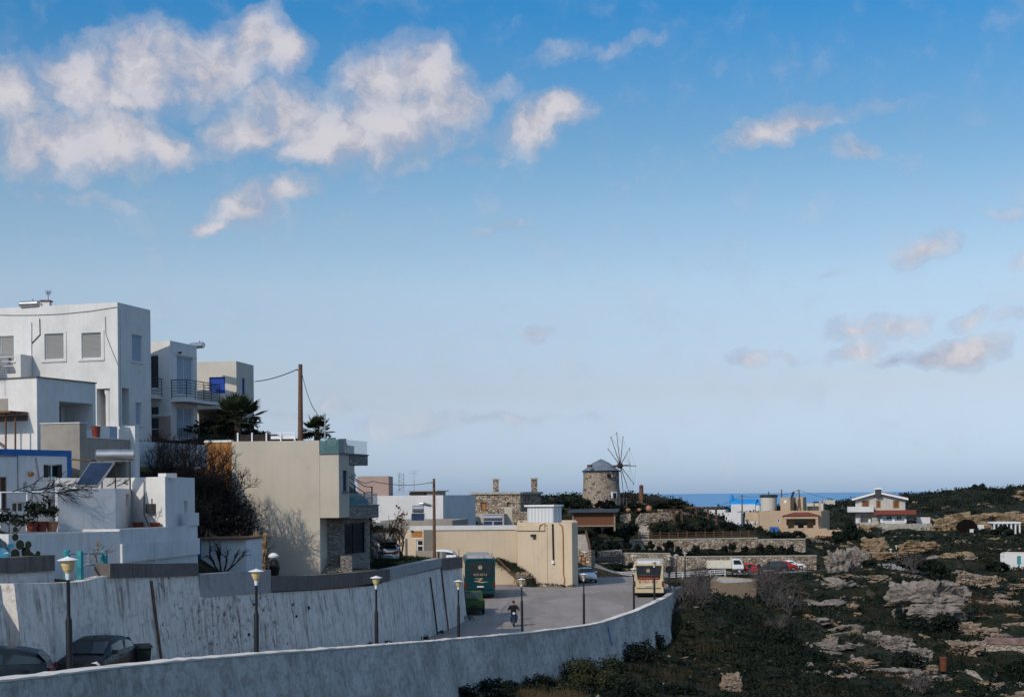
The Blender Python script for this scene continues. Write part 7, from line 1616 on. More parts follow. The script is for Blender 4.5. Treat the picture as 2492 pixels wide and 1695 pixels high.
def bwheel(x, r=.29, w=.10):
    m = MB(); n = 22; vs = []; pr = [(r - .05, -w / 2), (r - .01, -w / 2 * .8), (r, 0), (r - .01, w / 2 * .8), (r - .05, w / 2), (r - .07, 0)]
    for a, b in pr: vs += [(x + a * math.cos(2 * math.pi * i / n), b, r + a * math.sin(2 * math.pi * i / n)) for i in range(n)]
    k = len(pr); m.add(vs, [(j * n + i, j * n + (i + 1) % n, ((j + 1) % k) * n + (i + 1) % n, ((j + 1) % k) * n + i) for j in range(k) for i in range(n)]); o = m.build('wheel', MT['rubber'], mb_, smooth=50)
    m = MB(); m.tube((x, -.05, r), (x, .05, r), .06, n=10)
    for i in range(8): a = 2 * math.pi * i / 8; m.tube((x, 0, r), (x + (r - .06) * math.cos(a), 0, r + (r - .06) * math.sin(a)), .012, n=4)
    m.build('rim', MT['steel'], o)
bwheel(.62); bwheel(-.62)
m = MB()
for s_ in (1, -1): m.tube((.62, s_ * .075, .29), (.44, s_ * .075, .88), .026, n=6)
m.tube((.46, 0, .80), (-.05, 0, .55), .05, n=6); m.tube((-.05, 0, .55), (-.62, .09, .29), .04, n=6); m.tube((-.05, 0, .55), (-.62, -.09, .29), .04, n=6); m.build('frame', MT['darkmetal'], mb_)
m = MB(); m.hexa([(-.10, -.10, .28), (.26, -.10, .28), (.26, .10, .28), (-.10, .10, .28), (-.10, -.13, .54), (.22, -.13, .54), (.22, .13, .54), (-.10, .13, .54)]); m.build('engine', MT['darkmetal'], mb_)
m = MB(); m.hexa([(.30, -.16, .36), (.42, -.17, .36), (.42, .17, .36), (.30, .16, .36), (.40, -.20, .86), (.50, -.16, .86), (.50, .16, .86), (.40, .20, .86)]); m.build('leg_shield', MT['motoblue'], mb_)
m = MB(); m.hexa([(-.72, -.10, .62), (.12, -.11, .60), (.12, .11, .60), (-.72, .10, .62), (-.75, -.12, .76), (.05, -.10, .70), (.05, .10, .70), (-.75, .12, .76)]); m.build('saddle', MT['jacket'], mb_)
m = MB(); m.path([(.40, -.36, 1.03), (.46, -.20, 1.0), (.44, 0, .95), (.46, .20, 1.0), (.40, .36, 1.03)], .018, 6); m.build('handlebar', MT['darkmetal'], mb_)
m = MB(); m.lathe([(.09, 0), (.085, .05)], n=14); h_ = m.build('headlight', MT['lens'], mb_); h_.rotation_euler = (0, R(90), 0); h_.location = (.52, 0, .93)
for s_ in (1, -1): m = MB(); m.tube((.42, s_ * .30, 1.03), (.38, s_ * .34, 1.16), .01, n=4); m.tube((.38, s_ * .34, 1.17), (.39, s_ * .34, 1.17), .05, n=10); m.build('mirror', MT['darkmetal'], mb_)
m = MB()
for k in range(7): a0, a1 = R(20 + 20 * k), R(40 + 20 * k); m.hexa([(.62 + .32 * math.cos(a0), -.07, .29 + .32 * math.sin(a0)), (.62 + .32 * math.cos(a1), -.07, .29 + .32 * math.sin(a1)), (.62 + .32 * math.cos(a1), .07, .29 + .32 * math.sin(a1)), (.62 + .32 * math.cos(a0), .07, .29 + .32 * math.sin(a0)), (.62 + .34 * math.cos(a0), -.07, .29 + .34 * math.sin(a0)), (.62 + .34 * math.cos(a1), -.07, .29 + .34 * math.sin(a1)), (.62 + .34 * math.cos(a1), .07, .29 + .34 * math.sin(a1)), (.62 + .34 * math.cos(a0), .07, .29 + .34 * math.sin(a0))])
m.build('mudguard', MT['motoblue'], mb_)
put(mb_, (rx, ry, float(zroad(ry)) + .004), R(-88))
for px, d, lb, rz in ((1822, 206.5, 'person in dark coat and pale trousers standing at the railing by the red car', -80), (1845, 206.8, 'person in dark clothes bending at the railing right of the red car', -120)):
    o = person(lb, MT['navycloth'], MT['jeans'] if px < 1830 else MT['darkcloth']); q = XY(px, d); put(o, (q.x, q.y, Gz(q.x, q.y) + .08), R(rz), 1.0)
# white dog-like planter statue: small black and white letter box on the bank below the beige house
# ------------------------------------------------------------------ vegetation kit
rg = np.random.default_rng(11)
def leaf_quads(cen, nrm, size, asp=.55):
    """cen (n,3): one leaf card each, random turn"""
    n = len(cen); a = rg.normal(size=(n, 3)); a -= (a * nrm).sum(1, keepdims=True) * nrm; a /= np.linalg.norm(a, axis=1, keepdims=True) + 1e-9
    b = np.cross(nrm, a); s = (size * rg.uniform(.6, 1.3, n))[:, None]
    V = np.stack([cen - a * s, cen + b * s * asp, cen + a * s, cen - b * s * asp], 1).reshape(-1, 3)
    return V, np.arange(4 * n, dtype=np.int32).reshape(-1, 4)
def blob_points(n, rad, clumps=14, spread=.34, fill=.35, flat=0.0):
    rad = np.array(rad); k = rg.normal(size=(clumps, 3)); k /= np.linalg.norm(k, axis=1, keepdims=True); k *= rg.uniform(.45, .95, (clumps, 1)); k[:, 2] = np.abs(k[:, 2]) * .95 - .25 * rg.uniform(0, 1, clumps)
    w = rg.uniform(.5, 1.3, clumps); idx = rg.choice(clumps, n, p=w / w.sum())
    d = rg.normal(size=(n, 3)); d /= np.linalg.norm(d, axis=1, keepdims=True); r = spread * rg.uniform(.2, 1, (n, 1)) ** .5 * w[idx][:, None] ** .5
    p = k[idx] + d * r
    nr = d * .6 + k[idx] * .5 + rg.normal(size=(n, 3)) * .45; nr /= np.linalg.norm(nr, axis=1, keepdims=True)
    p *= rad; p[:, 2] = np.maximum(p[:, 2], -rad[2] * .72)
    return p, nr
def bush(label, c, rad, n=1500, leaf=.09, mat='leaf', group=None, name='bush', cat='bush', clumps=14, stem=True, spread=.38, parent_c=None):
    """crown of leaf cards in clumps over a few short stems; c is the ground point"""
    c = Vector(c); o = thing(name, label, cat, c, group); rad = tuple(rad)
    p, nr = blob_points(n, rad, clumps, spread); p[:, 2] += rad[2] * .75
    V, Q = leaf_quads(p + np.array(c), nr, leaf); np_mesh('foliage', V, Q, MT[mat], o)
    if stem:
        m = MB()
        for k in range(5):
            a = 2 * math.pi * k / 5 + .4; m.tube(c + Vector((.06 * math.cos(a), .06 * math.sin(a), -.3)), c + Vector((rad[0] * .5 * math.cos(a), rad[1] * .5 * math.sin(a), rad[2] * .95)), .05 * rad[2], .018 * rad[2], 5)
        m.build('stem', MT['bark'], o)
    return o
def tubes_np(segs):
    """segs: list of (p, q, r0, r1) -> three-sided prisms"""
    p = np.array([s[0] for s in segs]); q = np.array([s[1] for s in segs]); r0 = np.array([s[2] for s in segs])[:, None]; r1 = np.array([s[3] for s in segs])[:, None]
    d = q - p; d /= np.linalg.norm(d, axis=1, keepdims=True) + 1e-9; t = np.where(np.abs(d[:, 2:3]) < .9, np.array([[0, 0, 1.]]), np.array([[1., 0, 0]]))
    a = np.cross(d, t); a /= np.linalg.norm(a, axis=1, keepdims=True); b = np.cross(d, a); vs = []
    for cc_, rr in ((p, r0), (q, r1)):
        for k in range(3): th = 2 * math.pi * k / 3; vs.append(cc_ + a * rr * math.cos(th) + b * rr * math.sin(th))
    V = np.stack(vs, 1).reshape(-1, 3); n = len(segs); base = (np.arange(n) * 6)[:, None]
    Q = np.concatenate([base + np.array([[k, (k + 1) % 3, 3 + (k + 1) % 3, 3 + k]]) for k in range(3)], 0).astype(np.int32)
    return V, Q
def grow(base, d, L_, r, depth, segs, up=.12, spread=.55, kids=(2, 4), shrink=.68, wob=.18):
    p = Vector(base); d = Vector(d).normalized(); n = 3
    for k in range(n):
        d = (d + Vector((rnd.gauss(0, wob), rnd.gauss(0, wob), rnd.gauss(0, wob) + up * .4))).normalized(); q = p + d * (L_ / n); segs.append((tuple(p), tuple(q), r * (1 - .12 * k), r * (1 - .12 * (k + 1))))
        p = q
        if depth > 0 and k > 0:
            for _ in range(rnd.randint(*kids) - 1):
                nd = (d + Vector((rnd.gauss(0, spread), rnd.gauss(0, spread), rnd.gauss(0, spread * .7) + up))).normalized(); grow(p, nd, L_ * shrink * rnd.uniform(.75, 1.15), r * .6, depth - 1, segs, up, spread, kids, shrink, wob)
    return segs
def bare(label, c, stems, H_, depth, mat, name='bare_bush', cat='bush', r=.05, spread=.5, up=.12, group=None, lean=(0, 0, 0), kids=(2, 3), fan=.7, shrink=.68):
    c = Vector(c); o = thing(name, label, cat, c, group); segs = []
    for k in range(stems):
        a = rnd.uniform(0, 6.28); f = rnd.uniform(.15, fan); b = c + Vector((math.cos(a) * .25 * f, math.sin(a) * .25 * f, -.2))
        grow(b, Vector((math.cos(a) * f + lean[0], math.sin(a) * f + lean[1], 1 + lean[2])), H_ * .45 * rnd.uniform(.8, 1.15), r, depth, segs, up, spread, kids, shrink)
    V, Q = tubes_np(segs); np_mesh('branches', V, Q, MT[mat], o); return o, segs
def at_ground(px, d, dz=0.0): q = XY(px, d); return Vector((q.x, q.y, gz(q.x, q.y) + dz))
def at_px(px, py, d): return P(px, py, d)

# the big dark leafless bush between the houses: several stems in one thicket
bb = thing('bare_bush', 'huge dark leafless bush filling the slope left of the beige house', 'bush', P(490, 1290, 68)); segs = []
for px, py, d, h, ln in ((395, 1215, 67, 2.6, -.2), (440, 1230, 68, 3.0, -.1), (480, 1260, 68.5, 3.3, 0), (520, 1280, 68.5, 3.3, .12), (556, 1300, 69, 3.0, .22), (585, 1325, 69.5, 2.6, .35), (410, 1160, 69, 2.2, -.2), (460, 1170, 70, 2.6, 0), (510, 1200, 70.5, 2.8, .15), (548, 1235, 70.5, 2.6, .3), (600, 1370, 69.5, 1.8, .3), (380, 1130, 69.5, 1.6, -.2), (440, 1300, 65.5, 2.2, 0), (500, 1330, 66, 2.0, .1)):
    for k in range(7): grow(P(px + rnd.uniform(-16, 16), py, d), (rnd.gauss(ln, .35), rnd.gauss(-.1, .3), 1), h * .42, .04, 4, segs, .10, .5, (2, 3), .68)
V, Q = tubes_np(segs); np_mesh('branches', V, Q, MT['twig'], bb)
p, nr = [], []
for px, py, d, s_ in ((430, 1260, 68.5, 1.5), (490, 1285, 69, 1.7), (550, 1310, 69.4, 1.5), (400, 1200, 69.5, 1.3), (470, 1210, 70.5, 1.5), (530, 1240, 71, 1.4)):
    a, b = blob_points(4200, (s_ * 1.1, s_ * .8, s_ * 1.12), 20, .5); p.append(a + np.array(P(px, py, d))); nr.append(b)
V, Q = leaf_quads(np.concatenate(p), np.concatenate(nr), .10, .3); np_mesh('inner_twigs', V, Q, MT['twig'], bb)

# palms
def palm(label, c, R_, th, nf=26, trunk=True):
    o = thing('palm', label, 'palm', c, 'palms by the beige house roof'); c = Vector(c); top = c + Vector((0, 0, th)); m = MB(); m.tube(c - Vector((0, 0, .3)), top, .22, .18, 8); m.build('trunk', MT['bark'], o)
    m = MB()
    for i in range(nf):
        a = 2.4 * i; e = R(78) - R(95) * (i / nf); d = Vector((math.cos(a) * math.cos(e), math.sin(a) * math.cos(e), math.sin(e))); L_ = R_ * rnd.uniform(.8, 1.05); hub_ = top + d * L_ * .55; m.tube(top, hub_, .022, .015, 4)
        sd = d.cross(Vector((0, 0, 1))).normalized(); up_ = sd.cross(d)
        for k in range(17):                 # fan of stiff leaflets
            t_ = (k - 8) / 8 * R(105); dd = (d * math.cos(t_) + sd * math.sin(t_) + up_ * .06 * math.cos(t_ * 3)).normalized(); ll = L_ * .52 * (1 - .25 * abs(t_)); tip = hub_ + dd * ll - Vector((0, 0, .12 * ll)); w_ = dd.cross(up_).normalized() * .035 * R_
            mid_ = hub_ + dd * ll * .5; m.add([hub_, mid_ + w_, tip, mid_ - w_], [(0, 1, 2, 3)])
    m.build('fronds', MT['leaf_palm'], o); return o
palm('larger fan palm in front of the blue shutter house', P(578, 1062, 78.5), 1.75, .9, 34); palm('smaller fan palm right of the tall wooden pole', P(772, 1072, 88), 1.25, .55, 26)
bush('dark shrub mass below the larger palm', P(545, 1068, 79.3), (2.1, 1.2, .75), 1500, .10, 'leaf_dark'); bush('low dark shrub right of the larger palm', P(622, 1070, 84.5), (1.0, .8, .45), 700, .08, 'leaf_dark')
bush('low shrub at the foot of the smaller palm', P(765, 1074, 88.5), (1.2, .8, .4), 700, .08, 'leaf_dark')
# garden trees in the yard right of the beige house
tr_, sg_t = bare('bare forked tree with a few rusty leaves beside the open car', P(981, 1352, 106), 5, 3.1, 4, 'bark', 'bare_tree', 'tree', .09, .42, .16, fan=.75)
tips_ = np.array([s[1] for s in sg_t if s[3] < .02]); sel = tips_[rg.choice(len(tips_), 60)]; V, Q = leaf_quads(sel, rg.normal(size=(60, 3)) / 1.7, .11); np_mesh('dry_leaves', V, Q, MT['leaf_dry'], tr_)
tr2, sg_t = bare('slim tree with rusty brown leaf clusters beside the beige house', P(926, 1362, 99), 4, 3.9, 3, 'bark', 'rusty_tree', 'tree', .06, .45, .25, fan=.5)
tips_ = np.array([s[1] for s in sg_t if s[3] < .03]); tips_ = tips_[tips_[:, 2] > Zp(926, 1320, 99)]; sel = np.repeat(tips_[rg.choice(len(tips_), 70)], 5, 0) + rg.normal(size=(350, 3)) * .13; V, Q = leaf_quads(sel, rg.normal(size=(350, 3)) / 1.7, .11); np_mesh('dry_leaves', V, Q, MT['leaf_dry'], tr2)
bush('dark overhanging creeper right of the beige house', P(925, 1305, 112), (1.5, .8, .5), 900, .10, 'leaf_dark', stem=False, name='creeper')
bush('reddish shrub behind the open car', P(915, 1350, 109), (.8, .6, .6), 500, .08, 'leaf_dry')
pt_, sg_t = bare('thin pale leafless tree between the turquoise posts', P(236, 1398, 50.3), 1, 2.3, 4, 'bark_pale', 'pale_tree', 'tree', .055, .5, .08, fan=.16)
# grape vine on a frame over the yard, left
vn = thing('grape_vine', 'dark leafless grape vine on a frame over the left yard', 'vine', P(60, 1200, 53)); segs = []
for k in range(9): grow(P(30 + 16 * k, 1197 - rnd.uniform(0, 6), 53.2), (1, rnd.uniform(-.3, .3), rnd.uniform(-.1, .12)), .7, .022, 2, segs, .02, .5)
for px in (100, 112, 150): grow(P(px, 1190, 53.4), (.9, .1, .45), .42, .03, 2, segs, .05, .5)
for px in (165, 260, 285): grow(P(px, 1182, 55.5), (.9, .1, .25), .3, .025, 2, segs, .05, .5)
V, Q = tubes_np(segs); np_mesh('branches', V, Q, MT['twig'], vn)
m = MB(); m.tube(P(-30, 1198, 53), P(145, 1196, 54), .035, n=5); m.tube(P(67, 1198, 53.2), P(66, 1290, 53.2), .05, n=6); m.tube(P(2, 1198, 52.6), P(2, 1290, 52.6), .04, n=5); m.build('frame', MT['white_old'], vn)
for i, (px, s_, lb, fol) in enumerate(((78, .42, 'leafy plant in a dark pot, leftmost on the yard wall', 1), (101, .5, 'leafy plant in a pot in the middle of the yard wall', 1), (127, .36, 'terracotta pot with a spiky plant beside the white cube annex', 0))):
    b = P(px, 1293, 52.0 + .3 * i); o = thing('potted_plant', lb, 'plant', b, 'potted plants on the yard wall'); m = MB(); m.lathe([(.16, 0), (.21, .32), (.23, .33), (.23, .38), (.19, .38)], b, 14); m.build('pot', MT['clay'] if i == 2 else MT['red'], o, smooth=40)
    p, nr = blob_points(260, (s_, s_, s_ * 1.1), 8, .42); p[:, 2] += .38 + s_ * .8; V, Q = leaf_quads(p + np.array(b), nr, .07 if fol else .12, .5 if fol else .16); np_mesh('leaves', V, Q, MT['leaf'], o)
bush('dark hedge of shrubs at the left edge below the wooden shutters', P(20, 1300, 51), (1.3, .6, .55), 900, .07, 'leaf_dark')
ct_o = thing('cactus', 'dark prickly pear cactus in front of the yard wall', 'cactus', P(58, 1362, 46.6)); m = MB()
for (dx, z, r_, t_) in ((-.25, .2, .17, .1), (-.12, .5, .16, -.3), (-.28, .75, .12, .3), (.05, .25, .18, .5), (.22, .12, .15, -.2), (.12, .5, .12, .2), (.40, .08, .13, .4), (-.3, 1.0, .09, 0), (.5, .22, .08, 0)):
    c = P(58, 1362, 46.6) + Vector((dx, rnd.uniform(-.1, .1), z)); vs = []; n = 14
    for side_ in (-.03, .03): vs += [c + Vector((r_ * .8 * math.cos(2 * math.pi * i / n + t_), side_, r_ * math.sin(2 * math.pi * i / n + t_))) for i in range(n)]
    m.add(vs, [tuple(range(n)), tuple(range(2 * n - 1, n - 1, -1))] + [(i, (i + 1) % n, n + (i + 1) % n, n + i) for i in range(n)])
m.build('pads', MT['leaf_dark'], ct_o)
# espalier on the store shed
es = thing('climbing_shrub', 'dark bare climbing shrub against the white store shed', 'shrub', P(535, 1398, 61.8)); segs = []
for a in (-.8, -.35, .25, .7): grow(P(540, 1398, 61.8), (a, 0, .7), .75, .05, 2, segs, .12, .45)
V, Q = tubes_np(segs); np_mesh('branches', V, Q, MT['twig'], es)
# turquoise posts with rails (gap in the coping)
for i, (px, d, lb) in enumerate(((163, 48.9, 'leftmost of the three turquoise posts, behind the nearest street lamp'), (195, 47.9, 'dark turquoise post right of the nearest street lamp'), (254, 50.0, 'turquoise post at the left end of the long dark coping'))):
    b = P(px, 1408, d); t_ = P(px, 1336 + (3 if i == 1 else 0), d); m = MB(); m.lathe([(.125, 0), (.125, t_.z - b.z - .06), (.10, t_.z - b.z - .02), (.02, t_.z - b.z)], b, 8 if i != 1 else 6); o = m.build('bollard_post', MT['teal'], at=b, smooth=30); tag(o, lb, 'post', 'turquoise posts')
m = MB(); m.tube(P(170, 1346, 48.6), P(250, 1345, 49.9), .04, n=6); m.tube(P(204, 1374, 48.4), P(248, 1371, 49.8), .045, n=6); m.tube(P(215, 1346, 48.9), P(215, 1373, 48.9), .03, n=5); o = m.build('pipe_rail', MT['steel'], at=P(170, 1346, 48.6)); tag(o, 'grey pipe rail between the turquoise posts', 'railing')
# small guard dog ornament below the beige house
b = P(668, 1392, 66.8); dg = thing('dark_planter_bag', 'black and white bundle on the slope below the beige house', 'bag', b); m = MB(); m.lathe([(.20, -.1), (.26, .25), (.2, .55), (.1, .62)], b, 10); m.build('lower_bag', MT['black'], dg); m = MB(); m.lathe([(.14, .625), (.24, .72), (.24, .8), (.12, .9), (.05, .92)], b + Vector((-.04, 0, 0)), 12); m.build('upper_bag', MT['whitepaint'], dg)
# weeds growing out of the walls
wd_list = [(705, 1470, 64.6), (715, 1500, 64.8), (745, 1478, 66), (538, 1500, 58.6), (1073 - 5, 1428, 94.5), (984, 1450, 83.5), (600, 1545, 60), (690, 1565, 63.5), (512, 1465, 57.6), (614, 1470, 60.5)]
p, nr = [], []
for px, py, d in wd_list:
    k_ = rnd.uniform(.05, .13); a, b = blob_points(34, (k_, k_, k_ * 1.7), 4, .5); q = P(px, py, d); q.x += .12; p.append(a + np.array(q)); nr.append(b)
for px in list(range(480, 1120, 22)):
    d = rwd_at(px); x = float(np.interp(d, rwd, rwx)) + .5; k = rnd.uniform(.10, .30)
    if rnd.random() < .75: a, b = blob_points(int(90 * k / .2), (k * 1.6, k * 1.6, k), 5, .5); p.append(a + np.array((x, d, float(zroad(d)) + k * .5))); nr.append(b)
for px in range(1255, 1395, 8):
    d = 137.6 if px < 1258 else 136.2 - (px - 1258) / 133 * 3.8; k = rnd.uniform(.15, .38); q = XY(px, d - .25); a, b = blob_points(60, (k * 1.5, k, k), 5, .5); p.append(a + np.array((q.x, q.y, float(zroad(d)) + k * .5))); nr.append(b)
V, Q = leaf_quads(np.concatenate(p), np.concatenate(nr), .055); tag(np_mesh('wall_weeds', V, Q, MT['leaf_dark']), kind='stuff')

# ------------------------------------------------------------------ trees and bushes around the mill and the terraces
def pxbush(label, px, py0, py1, w, d, mat='leaf_dark', n=1100, group=None, name='bush', cat='bush', depth=.8, leaf=None, clumps=14):
    """bush standing with its foot at row py1, top at py0, w pixels wide"""
    c = P(px, py1, d); h = (py1 - py0) / F * d; rx_ = w / 2 / F * d
    return bush(label, c, (rx_ * .92, rx_ * depth, h * .60), n, leaf or max(.05, .0009 * d), mat, group, name, cat, clumps)
for a in ((1128, 1218, 1256, 46, 222, 'dark round tree left of the stone house'), (1358, 1207, 1243, 52, 226, 'round dark bush right of the stone house'), (1413, 1206, 1247, 62, 232, 'wide dark bush left of the windmill foot'), (1461, 1216, 1240, 26, 236, 'small round bush in front of the windmill, the left of two'), (1483, 1215, 1240, 28, 236.5, 'small round bush in front of the windmill, the right of two')): pxbush(a[5], *a[:5], n=1300)
bare('thin sparse tree at the corner of the stone house', P(1329, 1228, 236), 3, 2.3, 2, 'leaf_dark', 'sparse_tree', 'tree', .06, .4, .2)
bare('bare little tree on the ridge right of the windmill', P(1660, 1219, 249), 3, 1.3, 3, 'twig_grey', 'bare_tree', 'tree', .05, .5, .15)
rows_ = [(1550, 1332, 20), (1528, 1327, 18), (1583, 1328, 24), (1604, 1335, 12), (1651, 1338, 18), (1692, 1337, 22), (1732, 1340, 16), (1762, 1335, 20), (1783, 1331, 22), (1813, 1338, 20), (1851, 1335, 24), (1875, 1336, 24), (1902, 1337, 20), (1925, 1337, 20)]
names_ = ['second clipped shrub from the left on the terrace between the stone walls', 'leftmost clipped shrub on the terrace between the stone walls', 'third clipped shrub from the left on the terrace', 'tiny clipped shrub, fourth from the left on the terrace', 'fifth clipped shrub from the left on the terrace, behind the lamp heads', 'sixth clipped shrub from the left on the terrace', 'small clipped shrub, seventh from the left on the terrace', 'eighth clipped shrub from the left on the terrace', 'tall clipped shrub, ninth from the left on the terrace', 'tenth clipped shrub from the left, above the truck cab', 'fourth clipped shrub from the right end of the terrace', 'third clipped shrub from the right end of the terrace', 'second clipped shrub from the right end of the terrace', 'last clipped shrub at the right end of the terrace']
pb = None
for (px, cy, w_), lb in zip(rows_, names_):
    pxbush(lb, px, cy - w_ * .55, cy + w_ * .62, w_ * 1.05, 226.5, 'leaf_dark', 420, 'clipped shrubs on the stone terrace', 'clipped_shrub', 'shrub', 1.0, .17, 16)
pxbush('taller dark small tree with visible trunk on the terrace', 1627, 1311, 1345, 28, 226.5, n=700, name='small_tree', cat='tree'); pxbush('dark tree rising in front of the upper terrace wall', 1521, 1284, 1335, 32, 228, n=900, name='small_tree', cat='tree')
hedge = [(1500, 1552, 1336, 1346, 224.5), (1545, 1640, 1337, 1347, 224.6), (1640, 1760, 1341, 1354, 224.7), (1760, 1900, 1341, 1354, 224.7), (1900, 1965, 1342, 1354, 224.8)]
hl = ['first stretch of the low dark hedge on the lower stone wall, above the sign', 'second stretch of the low dark hedge, above the cream coach roof', 'third stretch of the low dark hedge on the lower stone wall', 'fourth stretch of the low dark hedge, above the parked cars', 'right end of the low dark hedge on the lower stone wall']
for (x0, x1, y0, y1, d), lb in zip(hedge, hl):
    o = thing('low_hedge', lb, 'hedge', P((x0 + x1) / 2, y1, d), 'low hedges on the stone wall'); n = int((x1 - x0) * 11); u = rg.uniform(0, 1, n); cp_ = np.stack([np.array(P(x0 + (x1 - x0) * t_, y1, d)) for t_ in u]); cp_ += np.stack([rg.normal(size=n) * .15, rg.uniform(-.6, .6, n), rg.uniform(0, (y1 - y0) / F * d, n) * (.6 + .4 * np.sin(u * 40) ** 2)], -1)
    nr = rg.normal(size=(n, 3)); nr /= np.linalg.norm(nr, axis=1, keepdims=True); V, Q = leaf_quads(cp_, nr, .17); np_mesh('foliage', V, Q, MT['leaf_dark'], o)
big = [(1610, 1272, 1305, 60, 236, 'dark shrub below the high curved garden wall'), (1660, 1268, 1306, 66, 236, 'dark shrub in the middle of the upper garden bank'), (1715, 1262, 1304, 70, 238, 'large dark shrub under the ridge pergola'), (1765, 1266, 1306, 62, 240, 'dark shrub at the right end of the garden bank'), (1815, 1280, 1308, 44, 244, 'low dark shrub beside the tan house path'), (1845, 1274, 1312, 40, 250, 'spiky dark shrub at the left foot of the tan house'), (1900, 1292, 1314, 70, 236, 'dark bramble above the stepped terrace wall end'), (1940, 1290, 1314, 50, 236, 'dark bramble in front of the white garage front'),
       (1440, 1284, 1312, 60, 226, 'dark shrub under the garden shelter'), (1490, 1280, 1312, 56, 228, 'dark shrub right of the garden shelter legs'), (1530, 1268, 1312, 46, 231, 'dark shrub left of the garden stairs'), (1460, 1312, 1345, 54, 223, 'dark shrub above the hotel sign'), (1437, 1322, 1362, 30, 220, 'dark shrub left of the hotel sign'), (1490, 1318, 1340, 40, 224, 'dark shrub behind the hotel sign wall'),
       (1480, 1369, 1386, 90, 219, 'low dark hedge bush in front of the hotel sign'), (1545, 1369, 1386, 60, 219.5, 'low dark hedge bush left of the cream coach roof'), (1547, 1218, 1242, 40, 243, 'scrubby bush on the slope below the windmill'), (1640, 1213, 1238, 60, 246, 'dark scrub bush on the ridge end'), (1600, 1218, 1238, 50, 245, 'dark scrub bush under the picket fence'), (1500, 1228, 1252, 50, 240, 'dark scrub bush below the mill fence')]
for a in big: pxbush(a[5], *a[:5], n=900)
ridge = [(2075, 1268, 1335, 70, 268, 'big dark tree left of the gabled white house'), (2040, 1290, 1335, 40, 262, 'dark tree at the right end of the tan house'), (2110, 1290, 1330, 60, 266, 'dark tree below the terrace of the gabled white house'), (2377, 1174, 1212, 54, 425, 'lone dark domed tree on the far ridge'), (2425, 1362, 1397, 70, 207, 'purplish dark bush below the white hut'), (2220, 1345, 1398, 90, 200, 'brownish dark bush beside the road bend'), (2270, 1360, 1400, 60, 198, 'dark bush right of the road bend'), (2388, 1284, 1312, 40, 300, 'dark bush below the cave mouth'), (2445, 1280, 1308, 66, 299, 'dark bush in front of the cave porch'), (2110, 1360, 1392, 50, 203, 'dark bush at the foot of the grey cliff')]
for a in ridge: pxbush(a[5], *a[:5], n=1500, mat='leaf_dark', name='tree' if 'tree' in a[5] else 'bush', cat='tree' if 'tree' in a[5] else 'bush', leaf=.0011 * a[4])
# foreground: shrubs below the parapet wall
fg = [(1130, 1668, 1722, 90, 75, 'leaf_dark', 1300, 'dark bush at the bottom edge, leftmost below the parapet wall'), (1255, 1655, 1705, 80, 81.5, 'leaf_dark', 1200, 'small dark bush below the parapet wall, left of the olive bush'), (1500, 1598, 1660, 90, 97, 'leaf_dark', 1400, 'dark bush at the right shoulder of the olive bush'), (1380, 1655, 1720, 110, 83, 'leaf_olive', 1500, 'low olive bush at the bottom edge in front of the larger olive bush'), (1540, 1650, 1712, 120, 88, 'leaf_dark', 1600, 'dark bush at the bottom edge right of the large olive bush'), (1640, 1655, 1705, 110, 92, 'leaf_dark', 1400, 'dark bush at the bottom edge left of the upright brown stone'), (1452, 1590, 1694, 185, 91, 'leaf_olive', 3800, 'large olive green bush in front of the parapet wall'), (1200, 1652, 1712, 120, 78.5, 'leaf_dark', 1500, 'dark low bush at the foot of the parapet wall, bottom edge'), (1310, 1636, 1696, 90, 85, 'leaf_dark', 1200, 'dark bush between the olive bush and the parapet wall'), (1555, 1556, 1632, 130, 103, 'leaf_dark', 1800, 'dark bush at the slanted end of the parapet wall'), (1600, 1540, 1604, 66, 108.5, 'leaf_dark', 900, 'dark spiky shrub against the end of the parapet wall'),
      (1720, 1455, 1560, 150, 128, 'leaf_dark', 3000, 'broad dark green bush right of the grey shrubs'), (1800, 1475, 1570, 170, 127, 'leaf_dark', 3000, 'broad dark green bush in the middle of the slope'), (1890, 1520, 1600, 150, 120, 'leaf_dark', 2600, 'broad dark green bush at the lower middle of the slope'), (1740, 1550, 1620, 150, 113, 'leaf_dark', 2400, 'dark green bush low on the near slope'), (1960, 1570, 1630, 110, 113, 'leaf_dark', 1800, 'dark green bush beside the leaning pale rock slab'), (1660, 1600, 1660, 120, 104, 'leaf_dark', 1800, 'dark tangled bush on the near slope'), (1700, 1432, 1480, 70, 142, 'leaf_dark', 1200, 'dark bush in front of the stone cistern'),
      (2122, 1588, 1640, 60, 118, 'leaf_dark', 1500, 'dark round bush below the yellow ruin'), (2080, 1600, 1635, 50, 119, 'leaf_dark', 900, 'small dark bush left of the round bush below the ruin'), (2215, 1585, 1640, 90, 118, 'leaf_dark', 1600, 'dark bush at the foot of the pale rocks'), (2300, 1490, 1555, 90, 143, 'leaf_dark', 1800, 'dark bush under the big cliff rock'), (2235, 1500, 1545, 110, 146, 'leaf_dark', 1800, 'dark bush between the two rock groups'), (2310, 1555, 1590, 80, 132, 'leaf_dark', 1100, 'dark low bush right of the path'), (2185, 1548, 1585, 46, 134, 'leaf_dark', 800, 'small dark bush growing on the grey rocks'), (2340, 1430, 1470, 60, 175, 'leaf_dark', 1000, 'dark bush behind the big cliff rock'), (2480, 1600, 1650, 80, 118, 'leaf_dark', 1000, 'dark bush in front of the field wall ruin')]
for a in fg: pxbush(a[7], *a[:5], mat=a[5], n=a[6], leaf=.0009 * a[4] + .01, clumps=22)
